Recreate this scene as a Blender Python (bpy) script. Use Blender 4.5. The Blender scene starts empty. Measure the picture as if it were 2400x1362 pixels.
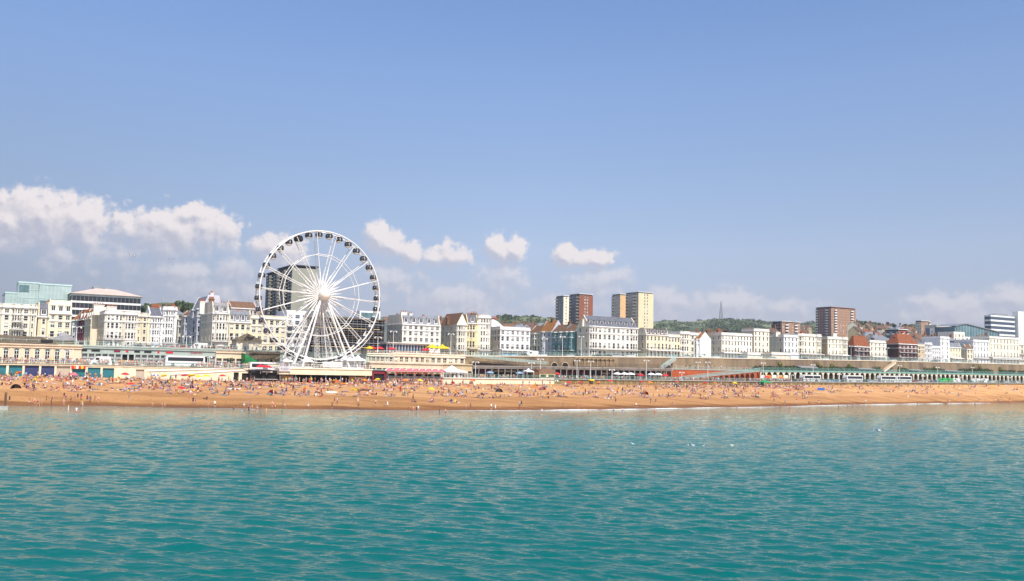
import bpy, math, random
import numpy as np
from mathutils import Vector, Matrix
R = math.radians
rnd = random.Random(7)
scene = bpy.context.scene
COL = scene.collection

# ------------------------------------------------------------------ camera
F, CX, CY = 2200.0, 1200.0, 681.0            # focal length and centre in photo pixels (2400 x 1362)
CAMZ = 10.0
TILT = math.atan(191 / F)
ROLL = 0.02
cam_rot = Matrix.Rotation(R(90) + TILT, 3, 'X') @ Matrix.Rotation(ROLL, 3, 'Z')
cam_d = bpy.data.cameras.new('camera')
cam = bpy.data.objects.new('camera', cam_d)
COL.objects.link(cam)
cam_d.sensor_width = 36.0
cam_d.lens = 36.0 * F / 2400.0
cam_d.clip_start = 1.0
cam_d.clip_end = 20000.0
cam.matrix_world = Matrix.Translation((0, 0, CAMZ)) @ cam_rot.to_4x4()
scene.camera = cam

# ------------------------------------------------------------------ light
SUN_EL, SUN_AZ = R(50), math.atan2(0.45, -0.86)      # azimuth measured from +Y towards +X
sun_dir = Vector((math.sin(SUN_AZ) * math.cos(SUN_EL), math.cos(SUN_AZ) * math.cos(SUN_EL), math.sin(SUN_EL)))
sl = bpy.data.lights.new('sun', 'SUN')
sl.energy = 4.0
sl.angle = R(0.5)
sl.color = (1.0, 0.94, 0.84)
so = bpy.data.objects.new('sun', sl)
COL.objects.link(so)
so.rotation_euler = sun_dir.to_track_quat('Z', 'Y').to_euler()
so.location = (0, 0, 300)
scene.view_settings.view_transform = 'Standard'
scene.view_settings.look = 'None'
scene.view_settings.exposure = 0.5
scene.view_settings.gamma = 1.0
scene.cycles.max_bounces = 6
scene.cycles.sample_clamp_indirect = 6.0

def ray(px, py):
    return (cam_rot @ Vector(((px - CX) / F, (CY - py) / F, -1.0)))
def project(w):
    v = cam_rot.transposed() @ (Vector(w) - Vector((0, 0, CAMZ)))
    return CX + F * v.x / -v.z, CY - F * v.y / -v.z

# ---- sky with cumulus clouds, laid out by azimuth and elevation
world = bpy.data.worlds.new('World')
scene.world = world
world.use_nodes = True
wn, wl = world.node_tree.nodes, world.node_tree.links
wn.clear()
def WN(t, **kw):
    n = wn.new(t)
    for k, v in kw.items(): setattr(n, k, v)
    return n
def wmath(op, a, b=None, c=None, clamp=False):
    n = WN('ShaderNodeMath', operation=op, use_clamp=clamp)
    for i, v in enumerate((a, b, c)):
        if v is None: continue
        if isinstance(v, (int, float)): n.inputs[i].default_value = v
        else: wl.new(v, n.inputs[i])
    return n.outputs[0]
w_out = WN('ShaderNodeOutputWorld'); w_bg = WN('ShaderNodeBackground')
wl.new(w_bg.outputs[0], w_out.inputs[0])
SKY_STRENGTH = 0.15
w_bg.inputs[1].default_value = SKY_STRENGTH
sky = WN('ShaderNodeTexSky', sky_type='NISHITA')
sky.sun_disc = False
sky.sun_elevation = SUN_EL
sky.sun_rotation = SUN_AZ
sky.altitude = 0
sky.air_density = 1.0
sky.dust_density = 1.0
sky.ozone_density = 2.5
tc = WN('ShaderNodeTexCoord')
sx = WN('ShaderNodeSeparateXYZ'); wl.new(tc.outputs['Generated'], sx.inputs[0])
az = wmath('ARCTAN2', sx.outputs[0], sx.outputs[1])
el = wmath('ARCSINE', sx.outputs[2])
cv = WN('ShaderNodeCombineXYZ'); wl.new(az, cv.inputs[0]); wl.new(el, cv.inputs[1])
CLOUDS = [(95,492,135,60,1.0),(20,505,90,52,.9),(195,505,75,50,.9),(120,470,50,38,.9),(400,522,130,56,.95),(300,520,60,38,.8),(490,520,80,48,.9),(440,492,70,26,.8),(655,572,90,42,.8),
 (885,545,42,40,1.1),(915,560,48,36,1.0),(965,585,50,30,.8),(1060,590,66,30,.75),(1165,572,42,36,1.0),(1205,575,40,34,1.0),(1325,590,42,32,1.0),(1400,597,60,24,.9),(1365,600,60,22,.85),(1185,582,50,30,.9),(1020,592,60,24,.8),
 (140,592,80,34,.5),(260,560,300,60,.42),(435,640,95,42,.62),(545,625,75,40,.5),(925,652,95,40,.55),(1075,700,150,46,.6),(1180,645,85,44,.55),(560,690,260,60,.4),
 (1405,652,110,40,.6),(1330,715,160,36,.45),(1560,705,85,38,.66),(1700,708,110,40,.68),(1850,722,95,30,.45),(2230,718,135,40,.62),(2380,700,85,34,.68)]
def shifted(off):
    m = WN('ShaderNodeVectorMath', operation='ADD'); wl.new(cv.outputs[0], m.inputs[0]); m.inputs[1].default_value = off
    return m.outputs[0]
def cloud_field(vec, clouds):
    acc = None
    for (cx, cy, cw, ch, st) in clouds:
        ch *= (1.14 if cw > 75 else 1.34) if st >= .7 else 1.2; cy += 10 if st >= .7 else 0; cw *= 1.1 if cw > 70 else 1.02
        dr = ray(cx, cy).normalized()
        a0, e0 = math.atan2(dr.x, dr.y), math.asin(dr.z)
        s1 = WN('ShaderNodeVectorMath', operation='SUBTRACT'); wl.new(vec, s1.inputs[0]); s1.inputs[1].default_value = (a0, e0, 0)
        s2 = WN('ShaderNodeVectorMath', operation='MULTIPLY'); wl.new(s1.outputs[0], s2.inputs[0]); s2.inputs[1].default_value = (F / cw, F / ch, 0)
        s2c = WN('ShaderNodeVectorMath', operation='MULTIPLY'); wl.new(s2.outputs[0], s2c.inputs[0]); s2c.inputs[1].default_value = (-1, -.62 if cw > 75 else -.95, 0)
        s2d = WN('ShaderNodeVectorMath', operation='MAXIMUM'); wl.new(s2.outputs[0], s2d.inputs[0]); wl.new(s2c.outputs[0], s2d.inputs[1])
        s3 = WN('ShaderNodeVectorMath', operation='LENGTH'); wl.new(s2d.outputs[0], s3.inputs[0])
        mi = wmath('MULTIPLY_ADD', s3.outputs['Value'], -st, st)
        acc = mi if acc is None else wmath('SMOOTH_MAX', acc, mi, 0.10)
    return acc
def wnoise2(vec, scale, detail, rough):
    n = WN('ShaderNodeTexNoise'); n.inputs['Scale'].default_value = scale; n.inputs['Detail'].default_value = detail; n.inputs['Roughness'].default_value = rough
    wl.new(vec, n.inputs['Vector']); return n.outputs[0]
def puffs(vec):
    return wmath('ADD', wmath('MULTIPLY_ADD', wnoise2(vec, 60, 4, .55), 1.5, -.75), wmath('MULTIPLY_ADD', wnoise2(vec, 150, 4, .62), .55, -.275))
def smooth(v, a, b, hi):
    m = WN('ShaderNodeMapRange', interpolation_type='SMOOTHSTEP'); wl.new(v, m.inputs[0])
    m.inputs[1].default_value = a; m.inputs[2].default_value = b; m.inputs[3].default_value = 0; m.inputs[4].default_value = hi
    return m.outputs[0]
LIT_OFF = (.004, .0075, 0)
v0, v1 = shifted((0, 0, 0)), shifted(LIT_OFF)
hard = [c for c in CLOUDS if c[4] >= .7]; soft = [c for c in CLOUDS if c[4] < .7]
p0, p1 = puffs(v0), puffs(v1)
f0, f1 = cloud_field(v0, hard), cloud_field(v1, hard)
dA, dA1 = wmath('ADD', f0, p0), wmath('ADD', f1, p1)
g0, g1 = cloud_field(v0, soft), cloud_field(v1, soft)
dB = wmath('ADD', g0, wmath('MULTIPLY', p0, .55))
low = wmath('MULTIPLY_ADD', wmath('SUBTRACT', f0, f1), -4.5, .45, clamp=True)      # undersides thin out into the haze
hi_, lo_ = smooth(dA, .07, .46, .92), smooth(wmath('MULTIPLY_ADD', p0, .42, f0), .02, .66, .72)
mixa = WN('ShaderNodeMix', data_type='FLOAT'); wl.new(low, mixa.inputs[0]); wl.new(hi_, mixa.inputs[2]); wl.new(lo_, mixa.inputs[3])
aB = smooth(dB, .06, .46, .52)
alpha = wmath('MAXIMUM', mixa.outputs[0], aB)
top0, top1 = wmath('SMOOTH_MAX', f0, g0, .1), wmath('SMOOTH_MAX', f1, g1, .1)
lit = wmath('ADD', wmath('MULTIPLY_ADD', wmath('SUBTRACT', top0, top1), 2.7, .46), wmath('MULTIPLY', wmath('SUBTRACT', p0, p1), 1.3), clamp=True)
ccol = WN('ShaderNodeMix', data_type='RGBA'); wl.new(lit, ccol.inputs[0])
K = 1 / SKY_STRENGTH / 2 ** .5
ccol.inputs[6].default_value = (.61 * K, .585 * K, .65 * K, 1)
ccol.inputs[7].default_value = (1.02 * K, .93 * K, .90 * K, 1)
# sky colour: Nishita, gently toned towards the photo's violet blue
tint = WN('ShaderNodeMix', data_type='RGBA', blend_type='MULTIPLY'); tint.inputs[0].default_value = 1.0
wl.new(sky.outputs[0], tint.inputs[6])
eln = wmath('MULTIPLY', el, 2.5, clamp=True)
tr = WN('ShaderNodeValToRGB'); wl.new(eln, tr.inputs[0])
TONE = [(0.0000, (0.700, 0.648, 0.900, 1)),
 (0.0875, (0.567, 0.500, 0.627, 1)),
 (0.2125, (0.614, 0.535, 0.597, 1)),
 (0.3250, (0.688, 0.602, 0.630, 1)),
 (0.5340, (0.692, 0.652, 0.684, 1)),
 (0.7545, (0.710, 0.709, 0.787, 1)),
 (0.9462, (0.651, 0.712, 0.829, 1))]
for i, (p, c) in enumerate(TONE):
    e_ = tr.color_ramp.elements[0] if i == 0 else tr.color_ramp.elements[-1] if i == 1 else tr.color_ramp.elements.new(p)
    e_.position = p; e_.color = c
azf = WN('ShaderNodeMapRange'); wl.new(az, azf.inputs[0]); azf.inputs[1].default_value = -.5; azf.inputs[2].default_value = .02; azf.inputs[3].default_value = .64; azf.inputs[4].default_value = 1.0
elf = WN('ShaderNodeMapRange'); wl.new(el, elf.inputs[0]); elf.inputs[1].default_value = .05; elf.inputs[2].default_value = .36; elf.inputs[3].default_value = 1; elf.inputs[4].default_value = 0
side = wmath('ADD', wmath('MULTIPLY', wmath('SUBTRACT', azf.outputs[0], 1.0), elf.outputs[0]), 1.0)
tsc = WN('ShaderNodeVectorMath', operation='SCALE'); wl.new(tr.outputs[0], tsc.inputs[0]); wl.new(side, tsc.inputs['Scale'])
wl.new(tsc.outputs[0], tint.inputs[7])
cmix = WN('ShaderNodeMix', data_type='RGBA'); wl.new(alpha, cmix.inputs[0]); wl.new(tint.outputs[2], cmix.inputs[6]); wl.new(ccol.outputs[2], cmix.inputs[7])
wl.new(cmix.outputs[2], w_bg.inputs[0])

# ------------------------------------------------------------------ the seafront frame: s along the front, d inland, z up
AL = R(31)
CA, SA = math.cos(AL), math.sin(AL)
O = Vector((0, 339, 0))
def W(s, d, z=0.0): return Vector((O.x + s * CA - d * SA, O.y + s * SA + d * CA, z))
def local(x, y):
    x, y = x - O.x, y - O.y
    return x * CA + y * SA, -x * SA + y * CA
def SZ(px, py, d):
    "where the sight line through a photo pixel meets the upright plane d metres inland: (s, z)"
    v = ray(px, py); c = Vector((0, 0, CAMZ))
    _, d0 = local(c.x, c.y); dd = -v.x * SA + v.y * CA
    t = (d - d0) / dd; p = c + v * t
    return local(p.x, p.y)[0], p.z
def S(px, d, py=840): return SZ(px, py, d)[0]
def D_of(px, s, z):
    "how far inland the plane across the front at s shows at photo column px"
    lo, hi = -60.0, 900.0
    up = project(W(s, hi, z))[0] > project(W(s, lo, z))[0]
    for _ in range(40):
        m = (lo + hi) / 2
        if (project(W(s, m, z))[0] > px) == up: hi = m
        else: lo = m
    return lo
def interp(pts, x):
    if x <= pts[0][0]: return pts[0][1]
    for (a, b), (c, e) in zip(pts, pts[1:]):
        if x <= c: return b + (e - b) * (x - a) / (c - a)
    return pts[-1][1]

# ------------------------------------------------------------------ materials
MATS = {}
def M(name, rgb=None, rough=.85, var=.10, scale=.7, spec=.3, metal=0.0, bump=0.0, bscale=20.0, streak=False, rgb2=None):
    if name in MATS: return MATS[name]
    m = bpy.data.materials.new(name); m.use_nodes = True
    nt = m.node_tree; b = nt.nodes['Principled BSDF']
    b.inputs['Roughness'].default_value = rough
    b.inputs['Specular IOR Level'].default_value = spec
    b.inputs['Metallic'].default_value = metal
    b.inputs['Base Color'].default_value = (*rgb, 1)
    if var > 0:
        g = nt.nodes.new('ShaderNodeNewGeometry')
        n = nt.nodes.new('ShaderNodeTexNoise'); n.inputs['Scale'].default_value = scale; n.inputs['Detail'].default_value = 5
        if streak:
            v = nt.nodes.new('ShaderNodeVectorMath'); v.operation = 'MULTIPLY'; v.inputs[1].default_value = (1.6, 1.6, .22)
            nt.links.new(g.outputs['Position'], v.inputs[0]); nt.links.new(v.outputs[0], n.inputs['Vector'])
        else:
            nt.links.new(g.outputs['Position'], n.inputs['Vector'])
        mp = nt.nodes.new('ShaderNodeMapRange'); mp.inputs[1].default_value = .3; mp.inputs[2].default_value = .7
        nt.links.new(n.outputs[0], mp.inputs[0])
        mx = nt.nodes.new('ShaderNodeMix'); mx.data_type = 'RGBA'
        c2 = rgb2 if rgb2 else tuple(c * (1 - 2 * var) for c in rgb)
        mx.inputs[6].default_value = (*c2, 1)
        mx.inputs[7].default_value = (*[min(1, c * (1 + (0 if rgb2 else var * .4))) for c in rgb], 1)
        nt.links.new(mp.outputs[0], mx.inputs[0]); nt.links.new(mx.outputs[2], b.inputs['Base Color'])
    if bump > 0:
        n2 = nt.nodes.new('ShaderNodeTexNoise'); n2.inputs['Scale'].default_value = bscale; n2.inputs['Detail'].default_value = 4
        g2 = nt.nodes.new('ShaderNodeNewGeometry'); nt.links.new(g2.outputs['Position'], n2.inputs['Vector'])
        bp = nt.nodes.new('ShaderNodeBump'); bp.inputs['Strength'].default_value = bump; bp.inputs['Distance'].default_value = .1
        nt.links.new(n2.outputs[0], bp.inputs['Height']); nt.links.new(bp.outputs[0], b.inputs['Normal'])
    MATS[name] = m
    return m
def brick_mat(name, c1, c2, mortar, sc=3.0):
    if name in MATS: return MATS[name]
    m = M(name, c1, .9, 0)
    nt = m.node_tree; b = nt.nodes['Principled BSDF']
    t = nt.nodes.new('ShaderNodeTexCoord'); br = nt.nodes.new('ShaderNodeTexBrick')
    mp = nt.nodes.new('ShaderNodeMapping'); mp.inputs['Rotation'].default_value = (R(90), 0, 0)
    nt.links.new(t.outputs['Object'], mp.inputs[0]); nt.links.new(mp.outputs[0], br.inputs[0])
    br.inputs['Color1'].default_value = (*c1, 1); br.inputs['Color2'].default_value = (*c2, 1); br.inputs['Mortar'].default_value = (*mortar, 1)
    br.inputs['Scale'].default_value = sc; br.inputs['Mortar Size'].default_value = .008
    nt.links.new(br.outputs[0], b.inputs['Base Color'])
    return m
M('stucco_white', (.85, .79, .67), .8, .09, .5, streak=True)
M('stucco_bright', (.84, .82, .79), .8, .06, .5, streak=True)
M('stucco_cream', (.80, .70, .48), .8, .08, .5, streak=True)
M('stucco_pale', (.83, .76, .60), .8, .08, .5, streak=True)
M('stucco_yellow', (.80, .66, .36), .8, .08, .5, streak=True)
M('stucco_tan', (.62, .47, .28), .85, .10, .5, streak=True)
M('stucco_green', (.16, .30, .30), .8, .10, .5, streak=True)
M('stucco_grey', (.85, .73, .56), .85, .12, .5, streak=True)  # on flanks, a shaded copy of the front with bounced light in its tint
M('stucco_lilac', (.60, .58, .62), .85, .10, .5, streak=True)  # mauve grey; on side streets it is white stucco toned for shade
M('stucco_peach', (.78, .62, .47), .85, .10, .6, streak=True)
M('fascia_green', (.42, .47, .41), .8, .1, .5)
M('trim_white', (.82, .80, .77), .7, .05)
M('frame_white', (.74, .72, .69), .5, 0)
M('slate', (.15, .155, .18), .65, .2, 1.2)
M('slate_light', (.24, .25, .28), .65, .2, 1.2)
M('tile_brown', (.22, .12, .07), .85, .22, 1.5)
M('tile_red', (.34, .12, .05), .85, .22, 1.5)
M('tile_orange', (.40, .17, .05), .85, .22, 1.2)
M('tile_rust', (.30, .095, .04), .85, .22, 1.5); M('tile_dull', (.17, .10, .075), .85, .22, 1.2)  # tile_dull is greyed to put distant haze into the roof colour
M('tile_pink', (.62, .47, .40), .85, .08, .4)
M('lead_roof', (.30, .29, .29), .7, .15, .6)
M('brick_dark', (.10, .045, .035), .9, .2, 2); M('brick_maroon', (.15, .048, .032), .9, .2, 2); M('tower_brick', (.30, .105, .055), .9, .1, .5)  # brick_dark on house flanks: the front brick darkened to paint shade
brick_mat('brick_red', (.42, .11, .04), (.34, .085, .035), (.25, .12, .08))
brick_mat('brick_buff', (.44, .23, .13), (.38, .20, .11), (.36, .24, .17))
brick_mat('brick_orange', (.52, .12, .03), (.44, .10, .03), (.30, .10, .05))
M('terracotta', (.40, .13, .06), .9, .15, 3)
M('chimney_brown', (.22, .13, .08), .9, .2, 3)
M('soot_black', (.03, .028, .028), .9, .2, 3)
M('iron_black', (.015, .015, .017), .5, 0)
M('rail_green', (.24, .46, .40), .5, .06)
M('rail_pale', (.45, .60, .53), .5, .06)
M('iron_green', (.10, .16, .14), .5, .1)
M('glass_dark', (.018, .022, .028), .08, 0, spec=.6)
M('glass_blue', (.05, .08, .13), .1, 0, spec=.6)
M('glass_teal', (.42, .52, .50), .15, .12, .25, spec=.6)
M('glass_teal_dark', (.12, .22, .24), .12, .2, .6, spec=.6)
M('curtain', (.62, .60, .56), .9, 0)
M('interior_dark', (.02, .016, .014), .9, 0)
M('metal_white', (.76, .74, .70), .4, .03)
M('steel_grey', (.35, .36, .37), .45, .08, metal=.4)
M('concrete', (.42, .40, .36), .9, .14, .4, bump=.2)
M('asphalt', (.07, .07, .072), .9, .2, .4)
M('paving', (.36, .33, .30), .9, .12, .5)
M('rubber', (.02, .02, .02), .8, 0)
M('timber', (.16, .09, .05), .85, .25, 2)
M('canvas_white', (.82, .80, .78), .8, .04)
for nm, c in dict(red=(.60, .03, .04), pink=(.60, .15, .19), yellow=(.85, .58, .02), orange=(.80, .22, .02), blue=(.05, .14, .50), sky=(.22, .45, .72), green=(.03, .30, .10),
                  teal=(.02, .30, .32), white=(.80, .79, .77), black=(.015, .015, .02), navy=(.02, .03, .10), grey=(.28, .28, .30), purple=(.22, .08, .35), lilac=(.50, .38, .62), brown=(.14, .07, .04), cream=(.74, .66, .48), maroon=(.20, .02, .04)).items():
    M('cloth_' + nm, c, .8, 0)
for i, c in enumerate([(.62, .36, .25), (.50, .26, .17), (.36, .17, .10), (.16, .08, .05)]): M('skin_%d' % i, c, .6, 0)
for i, c in enumerate([(.02, .014, .01), (.07, .035, .018), (.30, .19, .08)]): M('hair_%d' % i, c, .7, 0)

# ------------------------------------------------------------------ mesh collector and object helpers
class MB:
    def __init__(s): s.v, s.f, s.m = [], [], []
    def add(s, vs, fs, m=0):
        k = len(s.v); s.v.extend([tuple(v) for v in vs])
        for f in fs: s.f.append(tuple(i + k for i in f)); s.m.append(m)
        return s
    def quad(s, a, b, c, d, m=0): return s.add((a, b, c, d), ((0, 1, 2, 3),), m)
    def tri(s, a, b, c, m=0): return s.add((a, b, c), ((0, 1, 2),), m)
    def box(s, x0, x1, y0, y1, z0, z1, m=0):
        return s.add([(x0, y0, z0), (x1, y0, z0), (x1, y1, z0), (x0, y1, z0), (x0, y0, z1), (x1, y0, z1), (x1, y1, z1), (x0, y1, z1)],
                     [(0, 1, 5, 4), (1, 2, 6, 5), (2, 3, 7, 6), (3, 0, 4, 7), (4, 5, 6, 7), (3, 2, 1, 0)], m)
    def prism(s, poly, z0, z1, m=0, top=True, bottom=False, mt=None):
        n = len(poly)
        s.add([(x, y, z0) for x, y in poly] + [(x, y, z1) for x, y in poly], [(i, (i + 1) % n, (i + 1) % n + n, i + n) for i in range(n)], m)
        if top: s.add([(x, y, z1) for x, y in poly], [tuple(range(n))], m if mt is None else mt)
        if bottom: s.add([(x, y, z0) for x, y in poly], [tuple(range(n - 1, -1, -1))], m)
        return s
    def frust(s, x0, x1, y0, y1, z0, z1, ix, iy, m=0, iy1=None, ix1=None):
        "a box that narrows upwards: hipped and mansard roofs"
        iy1 = iy if iy1 is None else iy1; ix1 = ix if ix1 is None else ix1
        return s.add([(x0, y0, z0), (x1, y0, z0), (x1, y1, z0), (x0, y1, z0), (x0 + ix, y0 + iy, z1), (x1 - ix1, y0 + iy, z1), (x1 - ix1, y1 - iy1, z1), (x0 + ix, y1 - iy1, z1)],
                     [(0, 1, 5, 4), (1, 2, 6, 5), (2, 3, 7, 6), (3, 0, 4, 7), (4, 5, 6, 7), (3, 2, 1, 0)], m)
    def tube(s, p0, p1, r0, r1=None, n=6, m=0, caps=True):
        r1 = r0 if r1 is None else r1
        p0, p1 = Vector(p0), Vector(p1); d = (p1 - p0)
        if d.length < 1e-6: return s
        d.normalize(); a = d.orthogonal().normalized(); b = d.cross(a)
        vs = [p0 + (a * math.cos(t) + b * math.sin(t)) * r0 for t in [2 * math.pi * i / n for i in range(n)]]
        vs += [p1 + (a * math.cos(t) + b * math.sin(t)) * r1 for t in [2 * math.pi * i / n for i in range(n)]]
        fs = [(i, (i + 1) % n, (i + 1) % n + n, i + n) for i in range(n)]
        if caps: fs += [tuple(range(n - 1, -1, -1)), tuple(range(n, 2 * n))]
        return s.add(vs, fs, m)
    def path(s, pts, r, n=6, m=0, closed=False):
        pts = [Vector(p) for p in pts]; N = len(pts); vs = []
        up = None
        for i, p in enumerate(pts):
            q = pts[(i + 1) % N] if (closed or i < N - 1) else p; o = pts[i - 1] if (closed or i > 0) else p
            d = (q - o).normalized()
            a = d.orthogonal().normalized() if up is None else (up - d * up.dot(d)).normalized()
            up = a; b = d.cross(a); rr = r[i] if isinstance(r, (list, tuple)) else r
            vs += [p + (a * math.cos(2 * math.pi * k / n) + b * math.sin(2 * math.pi * k / n)) * rr for k in range(n)]
        fs = []
        for i in range(N if closed else N - 1):
            j = (i + 1) % N
            fs += [(i * n + k, i * n + (k + 1) % n, j * n + (k + 1) % n, j * n + k) for k in range(n)]
        if not closed: fs += [tuple(range(n - 1, -1, -1)), tuple(range((N - 1) * n, N * n))]
        return s.add(vs, fs, m)
    def lathe(s, c, prof, n=12, m=0):
        "prof: (radius, z) pairs from bottom to top"
        vs = []
        for r, z in prof: vs += [(c[0] + r * math.cos(2 * math.pi * k / n), c[1] + r * math.sin(2 * math.pi * k / n), c[2] + z) for k in range(n)]
        fs = []
        for i in range(len(prof) - 1): fs += [(i * n + k, i * n + (k + 1) % n, (i + 1) * n + (k + 1) % n, (i + 1) * n + k) for k in range(n)]
        return s.add(vs, fs, m)
    def ball(s, c, r, n=12, m=0, sc=(1, 1, 1)):
        k = n // 2; vs, fs = [], []
        for i in range(k + 1):
            th = math.pi * i / k
            for j in range(n): vs.append((c[0] + r * sc[0] * math.sin(th) * math.cos(2 * math.pi * j / n), c[1] + r * sc[1] * math.sin(th) * math.sin(2 * math.pi * j / n), c[2] - r * sc[2] * math.cos(th)))
        for i in range(k):
            fs += [(i * n + j, i * n + (j + 1) % n, (i + 1) * n + (j + 1) % n, (i + 1) * n + j) for j in range(n)]
        return s.add(vs, fs, m)
    def mesh(s, name, mats, smooth=False):
        me = bpy.data.meshes.new(name)
        me.from_pydata(s.v, [], s.f)
        for m in (mats if isinstance(mats, (list, tuple)) else [mats]): me.materials.append(MATS[m] if isinstance(m, str) else m)
        if any(s.m): me.polygons.foreach_set('material_index', s.m)
        if smooth: me.polygons.foreach_set('use_smooth', [True] * len(s.f))
        me.update()
        return me
    def build(s, name, mats, parent=None, loc=(0, 0, 0), rotz=0, smooth=False):
        return obj(name, s.mesh(name, mats, smooth), parent, loc, rotz)
def obj(name, me, parent=None, loc=(0, 0, 0), rotz=0):
    o = bpy.data.objects.new(name, me); COL.objects.link(o)
    if parent is not None: o.parent = parent
    o.location = loc; o.rotation_euler = (0, 0, rotz)
    return o
USED = set()
def tag(o, label, cat, group=None, kind=None):
    o['label'] = label; o['category'] = cat; USED.add(label)
    if group: o['group'] = group
    if kind: o['kind'] = kind
    return o
def struct(o, label=None):
    o['kind'] = 'structure'
    if label: o['label'] = label
    return o
def thing(name, label, cat, s, d, z, rot=0, group=None):
    o = bpy.data.objects.new(name, None); COL.objects.link(o)
    o.empty_display_size = .5
    o.location = W(s, d, z); o.rotation_euler = (0, 0, AL + rot)
    return tag(o, label, cat, group)
def place(o, s, d, z, rot=0):
    o.location = W(s, d, z); o.rotation_euler = (0, 0, AL + rot); return o
KIDS = {}
def dup(root, **tags):
    r = root.copy(); COL.objects.link(r)
    for k, v in tags.items():
        r[k] = v
    for ch in KIDS.setdefault(root.name, list(root.children)):
        c = ch.copy(); COL.objects.link(c); c.parent = r
        for g in KIDS.setdefault(ch.name, list(ch.children)):
            q = g.copy(); COL.objects.link(q); q.parent = c
    return r
# ------------------------------------------------------------------ ground lines read from the photo
def ground_pt(px, py, z=0.0):
    v = ray(px, py); t = (z - CAMZ) / v.z
    return v.x * t, v.y * t
_sh = sorted(local(*ground_pt(px, py)) for px, py in [(0, 951), (300, 954), (700, 961), (1000, 963.5), (1200, 963), (1400, 961.5), (1600, 958), (1800, 954.5), (2030, 949), (2200, 946.5), (2400, 944)])
SHORE = [(_sh[0][0] - 300, _sh[0][1] - 10)] + _sh + [(_sh[-1][0] + 600, _sh[-1][1])]
def shore_d(s): return interp(SHORE, s)
BTOP = [SZ(px, py, 0) for px, py in [(0, 881), (200, 884), (400, 889), (600, 894), (760, 897), (1000, 898.5), (1200, 900), (1400, 901.5), (1600, 902.5), (1800, 903), (2000, 903), (2200, 902.5), (2400, 902)]]
PROM = [SZ(px, py, 0) for px, py in [(0, 851), (200, 854), (400, 859.5), (585, 863.5)]] + [(S(590, 0) + .01, 8.3)] + [SZ(px, py, 0) for px, py in [(700, 883), (1000, 886), (1200, 888.5), (1400, 890.5), (1600, 893), (1800, 895.5), (2000, 897), (2200, 898), (2400, 899)]]
MPZ = [(S(0, 22), 15.0), (S(1060, 22), 15.3)] + [SZ(px, py, 22) for px, py in [(1220, 836), (1430, 837.5), (1640, 839.5), (1830, 843), (2020, 846), (2200, 850), (2400, 855)]]
def btop(s): return interp(BTOP, s)
def prom(s): return interp(PROM, s)
def mpz(s): return interp(MPZ, s)
BPROF = [(-.25, -2.4), (0, -.08), (.04, .42), (.10, 1.0), (.16, 1.7), (.23, 2.25), (.285, 2.85), (.32, 2.92), (.5, 3.85), (.75, 4.95), (.93, 5.7), (1, 5.9)]
def beach_z(s, d):
    ds = shore_d(s); t = (d - ds) / (0 - ds)
    z = interp(BPROF, t)
    if t > 0: z *= 1 + (btop(s) / 5.9 - 1) * max(0, t)
    if t > .02:
        z += min(1, t * 6) * (.10 * math.sin(s * .055 + d * .09) + .07 * math.sin(s * .17 + 1.3 + d * .21) + .05 * math.sin(s * .43 - d * .5)) * min(1, (1 - t) * 12 + .2)
    return z
def beach_hit(px, py, lift=0.0):
    "where the sight line through a pixel lands on the beach (s, d, z)"
    v = ray(px, py)
    lo, hi = 120.0, 700.0
    for _ in range(46):
        m = (lo + hi) / 2; t = m / v.y
        s, d = local(v.x * t, m); z = CAMZ + v.z * t
        if d > 0 or z - lift < max(beach_z(s, d), -.35): hi = m
        else: lo = m
    t = lo / v.y; s, d = local(v.x * t, lo)
    return s, min(d, -.6), max(beach_z(s, min(d, -.6)), -.35)

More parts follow.
